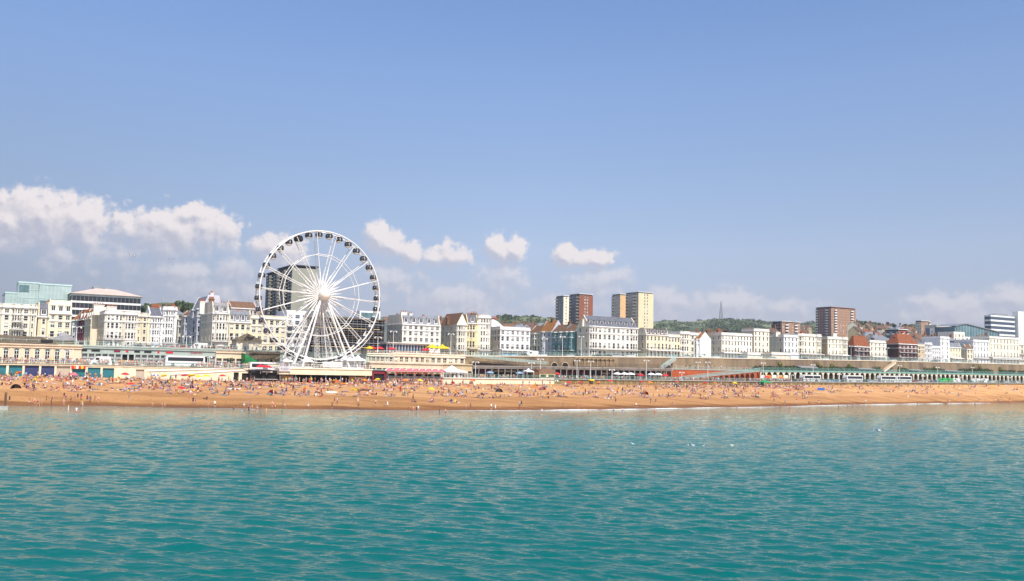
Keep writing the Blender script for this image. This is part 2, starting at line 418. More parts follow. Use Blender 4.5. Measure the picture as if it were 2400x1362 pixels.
# ------------------------------------------------------------------ the sea
def make_sea():
    rows = [-500, -150, -40, 0, 14]
    y = 22.0; step = []
    while y < 520:
        rows.append(y); y += max(.085, .085 * (y / 45) ** 1.42)
    rows += [560, 640, 800, 1200]
    cols = [-5, -3.4, -2.2, -1.2] + list(np.linspace(-.92, .92, 1000)) + [1.2, 2.2, 3.4, 5]
    Y = np.array(rows)[:, None] * np.ones(len(cols))[None, :]
    X = np.array(cols)[None, :] * (np.maximum(np.array(rows), 0)[:, None] * .97 + 14)
    dy = np.gradient(np.array(rows))[:, None]; dx = np.abs(X[:, 300] - X[:, 299])[:, None]
    g = np.random.default_rng(3)
    Z = np.zeros_like(X)
    for i in range(120):
        lam = .30 * (3.3 / .30) ** g.random()
        th = R(80) + g.normal(0, .36)
        k = 2 * math.pi / lam
        amp = .0072 * lam ** .92 * (.5 + g.random())
        res = np.maximum(dy * abs(math.sin(th)), dx * abs(math.cos(th)))
        fade = np.clip(1.7 - 3.0 * res / lam, 0, 1)
        ph = k * (X * math.cos(th) + Y * math.sin(th)) + g.random() * 6.283
        mod = .55 + .45 * np.sin(X * g.normal(0, .05) + Y * g.normal(0, .03) + g.random() * 6.28)
        w = np.sin(ph + .35 * np.sin(ph * .5 + g.random() * 6))
        Z += amp * fade * w * mod
    ss = (X - O.x) * CA + (Y - O.y) * SA; dd = -(X - O.x) * SA + (Y - O.y) * CA
    sd = np.interp(ss, [p[0] for p in SHORE], [p[1] for p in SHORE])
    off = np.clip((sd - dd), -5, 400)
    Z *= np.clip((off + 3) / 40, .3, 1)
    Z[:5] = 0; Z[-4:] = 0; Z[:, :4] *= 0; Z[:, -4:] *= 0
    nr, nc = X.shape
    vs = np.stack([X, Y, Z], -1).reshape(-1, 3)
    idx = np.arange(nr * nc).reshape(nr, nc)
    q = np.stack([idx[:-1, :-1], idx[:-1, 1:], idx[1:, 1:], idx[1:, :-1]], -1).reshape(-1, 4)
    me = bpy.data.meshes.new('sea')
    me.vertices.add(len(vs)); me.vertices.foreach_set('co', vs.ravel())
    me.loops.add(q.size); me.loops.foreach_set('vertex_index', q.ravel().astype(np.int32))
    me.polygons.add(len(q)); me.polygons.foreach_set('loop_start', np.arange(0, q.size, 4, dtype=np.int32))
    me.polygons.foreach_set('use_smooth', np.ones(len(q), bool))
    at = me.attributes.new('offshore', 'FLOAT', 'POINT'); at.data.foreach_set('value', off.ravel().astype(np.float32))
    me.update(); me.validate()
    m = bpy.data.materials.new('sea_water'); m.use_nodes = True
    nt = m.node_tree; L = nt.links; b = nt.nodes['Principled BSDF']
    a = nt.nodes.new('ShaderNodeAttribute'); a.attribute_name = 'offshore'
    geo = nt.nodes.new('ShaderNodeNewGeometry')
    cr = nt.nodes.new('ShaderNodeValToRGB')      # suspended sand near the beach, clear turquoise farther out
    mr_ = nt.nodes.new('ShaderNodeMapRange'); mr_.inputs[2].default_value = 200.0
    nz = nt.nodes.new('ShaderNodeTexNoise'); nz.inputs['Scale'].default_value = .02; nz.inputs['Detail'].default_value = 4
    L.new(geo.outputs['Position'], nz.inputs['Vector'])
    ad = nt.nodes.new('ShaderNodeMath'); ad.operation = 'MULTIPLY_ADD'; ad.inputs[1].default_value = 30; ad.inputs[2].default_value = -15
    L.new(nz.outputs[0], ad.inputs[0])
    a2 = nt.nodes.new('ShaderNodeMath'); a2.operation = 'ADD'; L.new(a.outputs['Fac'], a2.inputs[0]); L.new(ad.outputs[0], a2.inputs[1])
    L.new(a2.outputs[0], mr_.inputs[0]); L.new(mr_.outputs[0], cr.inputs[0])
    e = cr.color_ramp.elements
    e[0].position = 0.0; e[0].color = (.30, .36, .31, 1)
    e[1].position = 1.0; e[1].color = (.000, .104, .098, 1)
    for p, c in ((.10, (.20, .29, .24, 1)), (.30, (.045, .200, .178, 1)), (.6, (.002, .128, .116, 1))):
        x = e.new(p); x.color = c
    nt.nodes.remove(b); out = nt.nodes['Material Output']
    df = nt.nodes.new('ShaderNodeBsdfDiffuse'); gl = nt.nodes.new('ShaderNodeBsdfGlossy'); fr = nt.nodes.new('ShaderNodeFresnel'); mxs = nt.nodes.new('ShaderNodeMixShader')
    gl.inputs['Color'].default_value = (.96, .93, .78, 1); gl.inputs['Roughness'].default_value = .06; fr.inputs['IOR'].default_value = 1.31
    L.new(cr.outputs[0], df.inputs['Color']); L.new(fr.outputs[0], mxs.inputs[0]); L.new(df.outputs[0], mxs.inputs[1]); L.new(gl.outputs[0], mxs.inputs[2]); L.new(mxs.outputs[0], out.inputs['Surface'])
    n1 = nt.nodes.new('ShaderNodeTexNoise'); n1.inputs['Scale'].default_value = 1.0; n1.inputs['Detail'].default_value = 5; n1.inputs['Roughness'].default_value = .6
    mp = nt.nodes.new('ShaderNodeMapping'); mp.inputs['Scale'].default_value = (1.7, 4.2, 1)
    L.new(geo.outputs['Position'], mp.inputs[0]); L.new(mp.outputs[0], n1.inputs['Vector'])
    bp = nt.nodes.new('ShaderNodeBump'); bp.inputs['Strength'].default_value = .5; bp.inputs['Distance'].default_value = .08
    L.new(n1.outputs[0], bp.inputs['Height'])
    for q in (df, gl, fr): L.new(bp.outputs[0], q.inputs['Normal'])
    me.materials.append(m)
    struct(obj('sea', me))
make_sea()

# ------------------------------------------------------------------ shingle beach
def make_beach():
    ss = np.arange(-380, 760, 1.5); ts = np.concatenate([[-.25, -.1], np.linspace(0, 1, 110)])
    vs, wet = [], []
    for s in ss:
        ds = shore_d(s)
        for t in ts:
            d = ds * (1 - t); p = W(s, d, beach_z(s, d))
            vs.append(p); wet.append(t)
    n, k = len(ss), len(ts)
    fs = [(i * k + j, (i + 1) * k + j, (i + 1) * k + j + 1, i * k + j + 1) for i in range(n - 1) for j in range(k - 1)]
    me = bpy.data.meshes.new('beach'); me.from_pydata([tuple(v) for v in vs], [], fs)
    me.polygons.foreach_set('use_smooth', [True] * len(fs))
    at = me.attributes.new('up_beach', 'FLOAT', 'POINT'); at.data.foreach_set('value', np.array(wet, dtype=np.float32))
    m = bpy.data.materials.new('shingle'); m.use_nodes = True
    nt = m.node_tree; L = nt.links; b = nt.nodes['Principled BSDF']; N = nt.nodes.new
    g = N('ShaderNodeNewGeometry')
    a = N('ShaderNodeAttribute'); a.attribute_name = 'up_beach'
    n0 = N('ShaderNodeTexNoise'); n0.inputs['Scale'].default_value = .16; n0.inputs['Detail'].default_value = 5
    mp0 = N('ShaderNodeMapping'); mp0.inputs['Rotation'].default_value = (0, 0, -AL); mp0.inputs['Scale'].default_value = (.35, 1.6, 1)
    L.new(g.outputs['Position'], mp0.inputs[0]); L.new(mp0.outputs[0], n0.inputs['Vector'])
    n1 = N('ShaderNodeTexNoise'); n1.inputs['Scale'].default_value = 2.2; n1.inputs['Detail'].default_value = 6; n1.inputs['Roughness'].default_value = .7; L.new(g.outputs['Position'], n1.inputs['Vector'])
    ad = N('ShaderNodeMath'); ad.operation = 'MULTIPLY_ADD'; ad.inputs[1].default_value = .10; L.new(n0.outputs[0], ad.inputs[0]); L.new(a.outputs['Fac'], ad.inputs[2])
    cr = N('ShaderNodeValToRGB'); L.new(ad.outputs[0], cr.inputs[0])
    e = cr.color_ramp.elements
    e[0].position = .03; e[0].color = (.24, .115, .05, 1); e[1].position = 1; e[1].color = (.76, .42, .19, 1)
    for p, c in ((.115, (.33, .145, .048, 1)), (.155, (.58, .30, .12, 1)), (.33, (.60, .31, .13, 1)), (.37, (.75, .41, .185, 1))):
        x = e.new(p); x.color = c
    sk_ = N('ShaderNodeMix'); sk_.data_type = 'RGBA'; sk_.blend_type = 'MULTIPLY'; sk_.inputs[0].default_value = .8; r0_ = N('ShaderNodeValToRGB'); L.new(n0.outputs[0], r0_.inputs[0]); r0_.color_ramp.elements[0].position = .36; r0_.color_ramp.elements[0].color = (.70, .65, .57, 1); r0_.color_ramp.elements[1].position = .58; r0_.color_ramp.elements[1].color = (1.04, 1.03, 1.0, 1)
    mx = N('ShaderNodeMix'); mx.data_type = 'RGBA'; mx.blend_type = 'MULTIPLY'; mx.inputs[0].default_value = .75
    r2 = N('ShaderNodeValToRGB'); L.new(n1.outputs[0], r2.inputs[0]); r2.color_ramp.elements[0].position = .32; r2.color_ramp.elements[0].color = (.60, .55, .48, 1); r2.color_ramp.elements[1].position = .62; r2.color_ramp.elements[1].color = (1.05, 1.03, 1.0, 1)
    L.new(cr.outputs[0], sk_.inputs[6]); L.new(r0_.outputs[0], sk_.inputs[7]); L.new(sk_.outputs[2], mx.inputs[6]); L.new(r2.outputs[0], mx.inputs[7]); L.new(mx.outputs[2], b.inputs['Base Color'])
    rr = N('ShaderNodeMapRange'); rr.inputs[1].default_value = .04; rr.inputs[2].default_value = .12; rr.inputs[3].default_value = .35; rr.inputs[4].default_value = .95; L.new(ad.outputs[0], rr.inputs[0]); L.new(rr.outputs[0], b.inputs['Roughness'])
    b.inputs['Specular IOR Level'].default_value = .25
    bp = N('ShaderNodeBump'); bp.inputs['Strength'].default_value = .9; bp.inputs['Distance'].default_value = .6
    s2 = N('ShaderNodeMath'); s2.operation = 'MULTIPLY_ADD'; s2.inputs[1].default_value = 1.2; L.new(n0.outputs[0], s2.inputs[0]); L.new(n1.outputs[0], s2.inputs[2])
    L.new(s2.outputs[0], bp.inputs['Height']); L.new(bp.outputs[0], b.inputs['Normal'])
    me.materials.append(m)
    struct(obj('beach', me))
    # foam of the small waves that break on the shingle
    mb = MB(); rr_ = random.Random(5)
    s0, s1 = S(90, -60, 950), S(2480, -60, 950)
    s = s0; pts = []
    while s < s1:
        px = project(W(s, shore_d(s), 0))[0]
        base = interp([(0, .05), (550, .25), (900, .35), (1190, .8), (1350, 2.6), (1600, 2.2), (1800, 1.1), (2100, 2.4), (2400, 1.6)], px)
        wv = base * .6 * (.25 + .9 * abs(math.sin(s * .11 + 2 * math.sin(s * .031)))) * rr_.uniform(.7, 1.25)
        o = 1.1 * math.sin(s * .07) + .5 * math.sin(s * .19 + 1)
        pts.append((s, shore_d(s) + .5 + o * .25, wv)); s += .7
    for (a0, d0, w0), (a1, d1, w1) in zip(pts, pts[1:]):
        if min(w0, w1) < .06: continue
        P = [W(a0, d0 - w0, .05), W(a1, d1 - w1, .05), W(a1, d1 - w1 * .4, .05 + w1 * .13), W(a0, d0 - w0 * .4, .05 + w0 * .13), W(a1, d1 + .25, .06), W(a0, d0 + .25, .06)]
        mb.quad(P[0], P[1], P[2], P[3]); mb.quad(P[3], P[2], P[4], P[5])
    M('foam', (.82, .81, .78), .9, .06, 1.5, bump=.5, bscale=4)
    fo = mb.build('surf_foam', 'foam', smooth=True); fo['kind'] = 'stuff'; fo['label'] = 'thin line of white foam where small waves meet the shingle'
make_beach()

# ------------------------------------------------------------------ promenade, roads, the land behind
def strip(name, d0, d1, zf0, zf1, mat, s0=-380, s1=760, step=4.0):
    mb = MB(); s = s0
    while s < s1:
        t = min(s + step, s1)
        mb.quad(W(s, d0, zf0(s)), W(t, d0, zf0(t)), W(t, d1, zf1(t)), W(s, d1, zf1(s))); s = t
    return struct(mb.build(name, mat))
SK = S(590, 0)                                        # the low cream wall ends here
strip('promenade', -.4, 16.0, prom, prom, 'paving', -380, SK)
strip('promenade', -.4, 22.5, prom, prom, 'paving', SK + .02, 760)
strip('coast_road', 4.5, 12.0, lambda s: prom(s) + .006, lambda s: prom(s) + .006, 'asphalt', SK + 40, 760)
strip('upper_road', 16.0, 40.0, lambda s: mpz(s) - .02, lambda s: mpz(s), 'asphalt', -380, S(1090, 22))
strip('upper_road', 22.4, 40.0, mpz, mpz, 'asphalt', S(1090, 22) + .02, 760)
strip('upper_pavement', 34.5, 40.5, lambda s: mpz(s) + .12, lambda s: mpz(s) + .12, 'paving', -380, 760)

RIDGE = [(-500, 720, 900), (100, 722, 900), (330, 716, 900), (380, 709, 900), (450, 712, 900), (520, 722, 950), (700, 738, 1100), (1000, 752, 1300), (1120, 751, 1500), (1180, 750, 1600), (1260, 751.5, 1600), (1330, 756, 1700), (1500, 757, 1900),
         (1540, 754, 2000), (1570, 750.5, 2100), (1610, 755, 2200), (1640, 752.5, 2300), (1690, 748.5, 2300), (1760, 751, 2300), (1820, 755, 2300), (1880, 757, 2200), (1910, 756, 2100), (2010, 766, 1700), (2060, 770, 1600), (2140, 777, 1500), (2300, 784, 1500), (2420, 782, 1500), (2900, 780, 1500)]
def ridge(px):
    return interp([(a, b) for a, b, c in RIDGE], px), interp([(a, c) for a, b, c in RIDGE], px)
def land_z(x, y):
    if y < 100: return 14
    s, d = local(x, y)
    px = CX + F * x / y
    py, yr = ridge(px)
    yh = CAMZ + (872 + .02 * (px - 1200) - py) * yr / F
    base = mpz(s) - .15
    t = min(1.0, max(0.0, (y - 560) / (yr - 560)))
    t = t * t * (3 - 2 * t) if px < 1500 or px > 1950 else t ** 1.5
    if y > yr: return yh - (y - yr) * .03
    return base + (yh - base) * t
def make_land():
    pxs = np.arange(-900, 3300, 14)
    fr = np.concatenate([np.linspace(0, 1, 60), [1.15, 1.6]])
    vs = []
    for px in pxs:
        k = (px - CX) / F; y0 = (339 + 40.2 * 1.1666) / (1 - .6009 * k)
        py, yr = ridge(px)
        for f in fr:
            y = y0 + (yr - y0) * f; x = k * y
            z = land_z(x, y)
            if f > .5 and 0 < f < 1: z += 1.6 * math.sin(x * .02 + y * .013) + .8 * math.sin(x * .07)
            vs.append((x, y, z))
    k = len(fr)
    fs = [(i * k + j, (i + 1) * k + j, (i + 1) * k + j + 1, i * k + j + 1) for i in range(len(pxs) - 1) for j in range(k - 1)]
    me = bpy.data.meshes.new('hills'); me.from_pydata(vs, [], fs)
    me.polygons.foreach_set('use_smooth', [True] * len(fs))
    m = bpy.data.materials.new('hill_grass'); m.use_nodes = True
    nt = m.node_tree; b = nt.nodes['Principled BSDF']; L = nt.links
    g = nt.nodes.new('ShaderNodeNewGeometry'); n = nt.nodes.new('ShaderNodeTexNoise'); n.inputs['Scale'].default_value = .012; n.inputs['Detail'].default_value = 7
    L.new(g.outputs['Position'], n.inputs['Vector'])
    cr = nt.nodes.new('ShaderNodeValToRGB'); L.new(n.outputs[0], cr.inputs[0]); e = cr.color_ramp.elements
    e[0].position = .38; e[0].color = (.045, .075, .028, 1); e[1].position = .62; e[1].color = (.20, .20, .09, 1)
    x = e.new(.5); x.color = (.10, .135, .05, 1)
    L.new(cr.outputs[0], b.inputs['Base Color']); b.inputs['Roughness'].default_value = .95
    me.materials.append(m)
    struct(obj('hills', me))
make_land()

# ------------------------------------------------------------------ sea wall under the left promenade, with shutters and doors
def panel(mb, p0, p1, z0, z1, holes, m=0, rev=.25, mrev=None, zt=None):
    "an upright wall from p0 to p1 (plan points) with rectangular openings and their reveals"
    p0, p1 = Vector(p0), Vector(p1); L = (p1 - p0).length
    if L < .05: return
    e = (p1 - p0) / L; o = Vector((e.y, -e.x))
    holes = [(max(.02, a), min(L - .02, b), max(z0 + .01, c), min(z1 - .02, d)) for a, b, c, d in holes]
    holes = [h for h in holes if h[1] - h[0] > .1 and h[3] - h[2] > .1]
    xs = sorted({0, L, *[h[0] for h in holes], *[h[1] for h in holes]}); zs = sorted({z0, z1, *[h[2] for h in holes], *[h[3] for h in holes]})
    P = lambda x, z, k=0.0: (p0.x + e.x * x - o.x * k, p0.y + e.y * x - o.y * k, z)
    for zi in range(len(zs) - 1):
        c0, c1 = zs[zi], zs[zi + 1]; zc = (c0 + c1) / 2; run = None
        for xi in range(len(xs) - 1):
            a, b = xs[xi], xs[xi + 1]; xc = (a + b) / 2
            if any(h[0] < xc < h[1] and h[2] < zc < h[3] for h in holes):
                if run: mb.quad(P(run[0], c0), P(run[1], c0), P(run[1], c1), P(run[0], c1), m); run = None
            else: run = (run[0], b) if run else (a, b)
        if run: mb.quad(P(run[0], c0), P(run[1], c0), P(run[1], c1), P(run[0], c1), m)
    mr = m if mrev is None else mrev
    for a, b, c, d in holes:
        mb.quad(P(a, c), P(a, d), P(a, d, rev), P(a, c, rev), mr); mb.quad(P(b, d), P(b, c), P(b, c, rev), P(b, d, rev), mr)
        mb.quad(P(a, d), P(b, d), P(b, d, rev), P(a, d, rev), mr); mb.quad(P(b, c), P(a, c), P(a, c, rev), P(b, c, rev), mr)
# ------------------------------------------------------------------ windows
WIN = {}
def win_mesh(w, h, v, arch=False, bars=True, mats=('frame_white', 'glass_dark', 'curtain')):
    w, h = round(w * 10) / 10, round(h * 10) / 10
    key = (w, h, v, arch, bars, mats)
    if key in WIN: return WIN[key]
    mb = MB(); f = min(.08, w * .08); y0, y1 = .10, .2
    mb.box(0, f, y0, y1, 0, h); mb.box(w - f, w, y0, y1, 0, h); mb.box(f, w - f, y0, y1, 0, f); mb.box(f, w - f, y0, y1, h - f, h)
    if bars:
        mb.box(f, w - f, y0 + .02, y1, h * .5 - .05, h * .5 + .05)
        if w > 1.0 and v != 2: mb.box(w / 2 - .045, w / 2 + .045, y0 + .03, y1 - .005, f, h * .5 - .05); mb.box(w / 2 - .045, w / 2 + .045, y0 + .03, y1 - .005, h * .5 + .05, h - f)
    mb.box(-.12, w + .12, -.1, .08, -.14, -.003)
    mb.quad((f, y1 - .01, f), (w - f, y1 - .01, f), (w - f, y1 - .01, h - f), (f, y1 - .01, h - f), 1)
    yb = y1 - .016
    if v == 1: mb.quad((f, yb, h * .62), (w - f, yb, h * .62), (w - f, yb, h - f), (f, yb, h - f), 2)
    if v == 3: mb.quad((f, yb, h * .3), (w - f, yb, h * .3), (w - f, yb, h - f), (f, yb, h - f), 2)
    if v == 4:
        mb.quad((f, yb, f), (w * .28, yb, f), (w * .22, yb, h - f), (f, yb, h - f), 2); mb.quad((w * .72, yb, f), (w - f, yb, f), (w - f, yb, h - f), (w * .78, yb, h - f), 2)
    WIN[key] = mb.mesh('window', mats)
    return WIN[key]
def put_windows(root, p0, p1, holes, rr, bars=True, mats=('frame_white', 'glass_dark', 'curtain'), name='window', cap=None):
    p0, p1 = Vector(p0), Vector(p1); e = (p1 - p0).normalized(); ang = math.atan2(e.y, e.x)
    for a, b, c, d in holes:
        if b - a < .25: continue
        me = win_mesh(b - a, d - c, rr.choice((0, 0, 0, 0, 1, 2, 2, 3, 4)), bars=bars, mats=mats)
        obj(name, me, root, (p0.x + e.x * a, p0.y + e.y * a, c), ang)

# ------------------------------------------------------------------ houses
def house(name, label, s, d, z, Wd, H, D=12.0, rot=0.0, n=4, cols=3, wall='stucco_white', trim='trim_white', bays=(), side=0, right=0, roof='flat', rise=2.6, rmat='slate', dorm=0,
          balc=(), chim=(), gf='plain', group='seafront houses', ww=1.25, cat='house', bars=True, wmats=('frame_white', 'glass_dark', 'curtain'), side_wall=None, strings=True, basey=0, back=0, seed=None, awn=None):
    rr = random.Random(seed if seed is not None else hash((round(s, 1), round(d, 1))) % 99991)
    root = thing(name, label, cat, s, d, z, rot, group)
    # storey levels
    hs = [1.12] + [1.14] + [1.0] * max(0, n - 3) + [.84]
    hs = hs[:n] if n > 1 else [1.0]
    tot = sum(hs); lv = [0]
    for h in hs: lv.append(lv[-1] + h / tot * (H - .55))
    # the front line in plan
    pts = [Vector((0, 0))]; segs = []
    per = Wd / max(cols, 1)
    for f0, f1, kind, k in sorted(bays):
        x0, x1 = f0 * Wd, f1 * Wd
        if x0 - pts[-1].x > .3: segs.append((pts[-1], Vector((x0, 0)), max(1, round((x0 - pts[-1].x) / per)))); pts.append(Vector((x0, 0)))
        if kind == 'bow':
            last = pts[-1]; m = 6
            for i in range(1, m + 1):
                t = math.pi * i / m; q = Vector((x0 + (x1 - x0) * (1 - math.cos(t)) / 2, -1.3 * math.sin(t) ** .8 if i < m else 0))
                segs.append((last, q, 1 if (i in ((2, 5) if k == 2 else (2, 3, 4, 5)[:k + 1])) else 0)); last = q; pts.append(q)
        else:
            c = min(.9, (x1 - x0) * .25)
            for q, kk in ((Vector((x0 + c, -.95)), 1 if c > .7 else 0), (Vector((x1 - c, -.95)), k), (Vector((x1, 0)), 1 if c > .7 else 0)):
                segs.append((pts[-1], q, kk)); pts.append(q)
    if Wd - pts[-1].x > .05: segs.append((pts[-1], Vector((Wd, 0)), max(1 if Wd - pts[-1].x > 1 else 0, round((Wd - pts[-1].x) / per)))); pts.append(Vector((Wd, 0)))
    mb = MB(); ws = []
    def holes_for(L, k, ground_ok=True):
        out = []
        for fl in range(n):
            if fl == 0 and gf in ('shop', 'open', 'none'): continue
            fh = lv[fl + 1] - lv[fl]
            wh = fh * (.64 if fl else .58); b0 = lv[fl] + fh * (.20 if fl != 1 else .14)
            for i in range(k):
                c = L * (i + .5) / k; w = min(ww, L / k * .64)
                out.append((c - w / 2, c + w / 2, b0, b0 + wh))
        return out
    par = .75 if roof == 'flat' else 0.0
    for a, b, k in segs:
        L = (b - a).length; hl = holes_for(L, k) if k else []
        panel(mb, a, b, 0, H + par, hl); ws.append((a, b, hl))
    sm = 1 if side_wall else 0
    hl = []
    if side:
        hl = holes_for(D, side)
        hl = [h for h in hl if rr.random() < .8]
    panel(mb, (0, D), (0, 0), 0, H + par, hl, sm); ws.append((Vector((0, D)), Vector((0, 0)), hl))
    hl = holes_for(D, right) if right else []
    panel(mb, (Wd, 0), (Wd, D), 0, H + par, hl); ws.append((Vector((Wd, 0)), Vector((Wd, D)), hl))
    panel(mb, (Wd, D), (0, D), 0, H + par, [])
    foot = pts + [Vector((Wd, D)), Vector((0, D))]
    mb.add([(p.x, p.y, H) for p in foot], [tuple(range(len(foot)))], 0)
    mb.build('wall', [wall] + ([side_wall] if side_wall else []), root)
    for a, b, hl in ws: put_windows(root, a, b, hl, rr, bars, wmats)
    # cornice and string courses
    cb = MB()
    def band(z0, h, o):
        for a, b, k in segs:
            e = (b - a); L = e.length
            if L < .05: continue
            e /= L; q = Vector((e.y, -e.x)) * o; a2, b2 = a - e * o * .3, b + e * o * .3
            cb.add([(a2.x, a2.y, z0), (b2.x, b2.y, z0), (b2.x + q.x, b2.y + q.y, z0), (a2.x + q.x, a2.y + q.y, z0), (a2.x, a2.y, z0 + h), (b2.x, b2.y, z0 + h), (b2.x + q.x, b2.y + q.y, z0 + h), (a2.x + q.x, a2.y + q.y, z0 + h)],
                   [(3, 2, 6, 7), (0, 3, 7, 4), (2, 1, 5, 6), (4, 7, 6, 5), (0, 1, 2, 3)])
        cb.box(-o * .5, 0, 0, D, z0 + .004, z0 + h - .004)
    if strings:
        band(H - .45, .42, .38)
        if n > 2: band(lv[1] - .1, .2, .16)
        if n > 3: band(lv[n - 1] - .12, .22, .2)
        if par: band(H + par - .08, .16, .1)
        cb.build('cornice', trim, root)
    # roof
    rb = MB(); zt = H
    if roof == 'mansard':
        rb.frust(.15, Wd - .15, .2, D - .1, H + .002, H + rise, .0, rise * .45, 0, rise * .3)
        rb.build('roof', rmat, root)
        pg = MB()
        for x in (0, Wd - .3): pg.add([(x, 0, H), (x + .3, 0, H), (x + .3, D, H), (x, D, H), (x, rise * .45, H + rise + .3), (x + .3, rise * .45, H + rise + .3), (x + .3, D - 1, H + rise + .3), (x, D - 1, H + rise + .3)], [(0, 1, 5, 4), (1, 2, 6, 5), (2, 3, 7, 6), (3, 0, 4, 7), (4, 5, 6, 7)])
        pg.build('party_wall', side_wall or wall, root)
    elif roof == 'pitch':
        oh = .3
        rb.add([(-.05, -oh, H - .1), (Wd + .05, -oh, H - .1), (Wd + .05, D / 2, H + rise), (-.05, D / 2, H + rise), (Wd + .05, D + oh, H - .1), (-.05, D + oh, H - .1)], [(0, 1, 2, 3), (3, 2, 4, 5)])
        rb.build('roof', rmat, root)
        pg = MB()
        for x in (0, Wd - .35): pg.add([(x, 0, H), (x, D, H), (x, D / 2, H + rise + .25), (x + .35, 0, H), (x + .35, D, H), (x + .35, D / 2, H + rise + .25)], [(0, 2, 1), (3, 4, 5), (0, 3, 5, 2), (1, 2, 5, 4)])
        pg.build('gable_wall', side_wall or wall, root)
    elif roof == 'gable':
        oh = .35
        rb.add([(-oh, -oh, H - .15), (Wd / 2, -oh, H + rise), (Wd / 2, D, H + rise), (-oh, D, H - .15), (Wd + oh, -oh, H - .15), (Wd + oh, D, H - .15)], [(0, 1, 2, 3), (1, 4, 5, 2)])
        rb.build('roof', rmat, root)
        pg = MB()
        for y in (0, D - .3): pg.add([(0, y, H), (Wd, y, H), (Wd / 2, y, H + rise - .1), (0, y + .3, H), (Wd, y + .3, H), (Wd / 2, y + .3, H + rise - .1)], [(0, 1, 2), (3, 5, 4)])
        pg.build('gable_wall', wall, root)
    elif roof == 'hip':
        rb.frust(-.4, Wd + .4, -.4, D + .4, H + .003, H + rise, min(Wd * .38, D * .45), D * .46); rb.build('roof', rmat, root)
    else:
        rb.box(.3, Wd - .3, .4, D - .3, H + .004, H + .12); rb.build('roof', 'lead_roof', root)
    for i in range(dorm):
        x = Wd * (i + .5) / dorm; w = min(.75, Wd / dorm * .32); db = MB(); y0 = .35 if roof == 'mansard' else D * .12
        zb = H + .35; zt2 = H + min(rise * .9, 2.3)
        db.box(x - w, x + w, y0, y0 + 2.0, zb, zt2, 0); db.box(x - w - .15, x + w + .15, y0 - .15, y0 + 2.1, zt2 + .003, zt2 + .2, 2)
        db.box(x - w + .18, x - .05, y0 - .03, y0 - .004, zb + .3, zt2 - .2, 1); db.box(x + .05, x + w - .18, y0 - .03, y0 - .004, zb + .3, zt2 - .2, 1)
        db.build('dormer', ['trim_white', 'glass_dark', rmat], root)
    # chimneys: (x share, depth share, width, top height above the eaves, material, pots)
    for fx, fy, w, h, m, pots in chim:
        c = MB(); x, y = fx * Wd, fy * D
        c.box(x - w / 2, x + w / 2, y - .55, y + .55, H - .3, H + h, 0); c.box(x - w / 2 - .12, x + w / 2 + .12, y - .67, y + .67, H + h + .002, H + h + .25, 0)
        for i in range(pots):
            px_ = x - w / 2 + w * (i + .5) / pots; c.tube((px_, y, H + h + .25), (px_, y, H + h + 1.0), .17, .13, 6, 1)
        c.build('chimney', [m, 'terracotta'], root)
    # balconies: storey numbers, or (storey, x0 share, x1 share)
    for bl in balc:
        fl, f0, f1 = bl if isinstance(bl, tuple) else (bl, 0, 1)
        zb = lv[fl] + .08; bb = MB(); x0, x1 = f0 * Wd + .1, f1 * Wd - .1
        yo = -1.15 if not bays else -2.1
        bb.box(x0, x1, yo, .02, zb - .16, zb, 0)
        bb.build('balcony', trim, root)
        rl = MB()
        for zz in (zb + .95, zb + .12): rl.box(x0, x1, yo + .0, yo + .08, zz, zz + .09); rl.box(x0, x0 + .05, yo + .07, 0, zz, zz + .05); rl.box(x1 - .05, x1, yo + .07, 0, zz, zz + .05)
        k = max(2, int((x1 - x0) / .45))
        for i in range(k + 1): xx = x0 + (x1 - x0 - .04) * i / k; rl.box(xx, xx + .06, yo + .02, yo + .07, zb + .17, zb + .95)
        rl.build('balcony_railing', 'iron_black', root)
    # the ground floor
    g1 = lv[1]
    if gf == 'veranda':
        v = MB(); yo = -2.0
        v.add([(0, yo, g1 - .1), (Wd, yo, g1 - .1), (Wd, -.02, g1 + .35), (0, -.02, g1 + .35)], [(0, 1, 2, 3)]); v.box(0, Wd, yo, yo + .1, g1 - .3, g1 - .1)
        for i in range(cols + 1): x = .1 + (Wd - .3) * i / cols; v.box(x, x + .13, yo, yo + .13, 0, g1 - .3)
        v.build('veranda', trim, root)
    elif gf == 'shop':
        for i in range(cols):
            x0, x1 = Wd * i / cols + .35, Wd * (i + 1) / cols - .35; v = MB()
            v.box(x0, x1, -.12, -.005, .2, g1 - .9, 1)
            for q in (x0, (x0 + x1) / 2 - .05, x1 - .1): v.box(q, q + .1, -.18, -.121, .2, g1 - .9, 0)
            v.box(x0 - .05, x1 + .05, -.2, -.01, g1 - .88, g1 - .45, 0); v.build('shopfront', [trim, 'glass_dark'], root)
    if gf == 'plain':
        v = MB(); x = Wd * (.5 / cols) + per * .5 if cols > 1 else Wd * .5
        w = .55; v.box(x - w - .2, x + w + .2, -.5, -.02, 2.55, 2.85, 0); v.box(x - w - .2, x - w, -.45, -.02, 0, 2.55, 0); v.box(x + w, x + w + .2, -.45, -.02, 0, 2.55, 0); v.box(x - w + .004, x + w - .004, -.07, -.01, 0, 2.5, 1)
        v.build('door', [trim, rr.choice(['cloth_navy', 'iron_black', 'cloth_green', 'cloth_maroon'])], root)
    if awn:
        v = MB(); v.add([(0, -1.8, g1 - .6), (Wd, -1.8, g1 - .6), (Wd, -.02, g1 + .2), (0, -.02, g1 + .2)], [(0, 1, 2, 3)]); v.box(0, Wd, -1.82, -1.78, g1 - .95, g1 - .6); v.build('awning', awn, root)
    return root
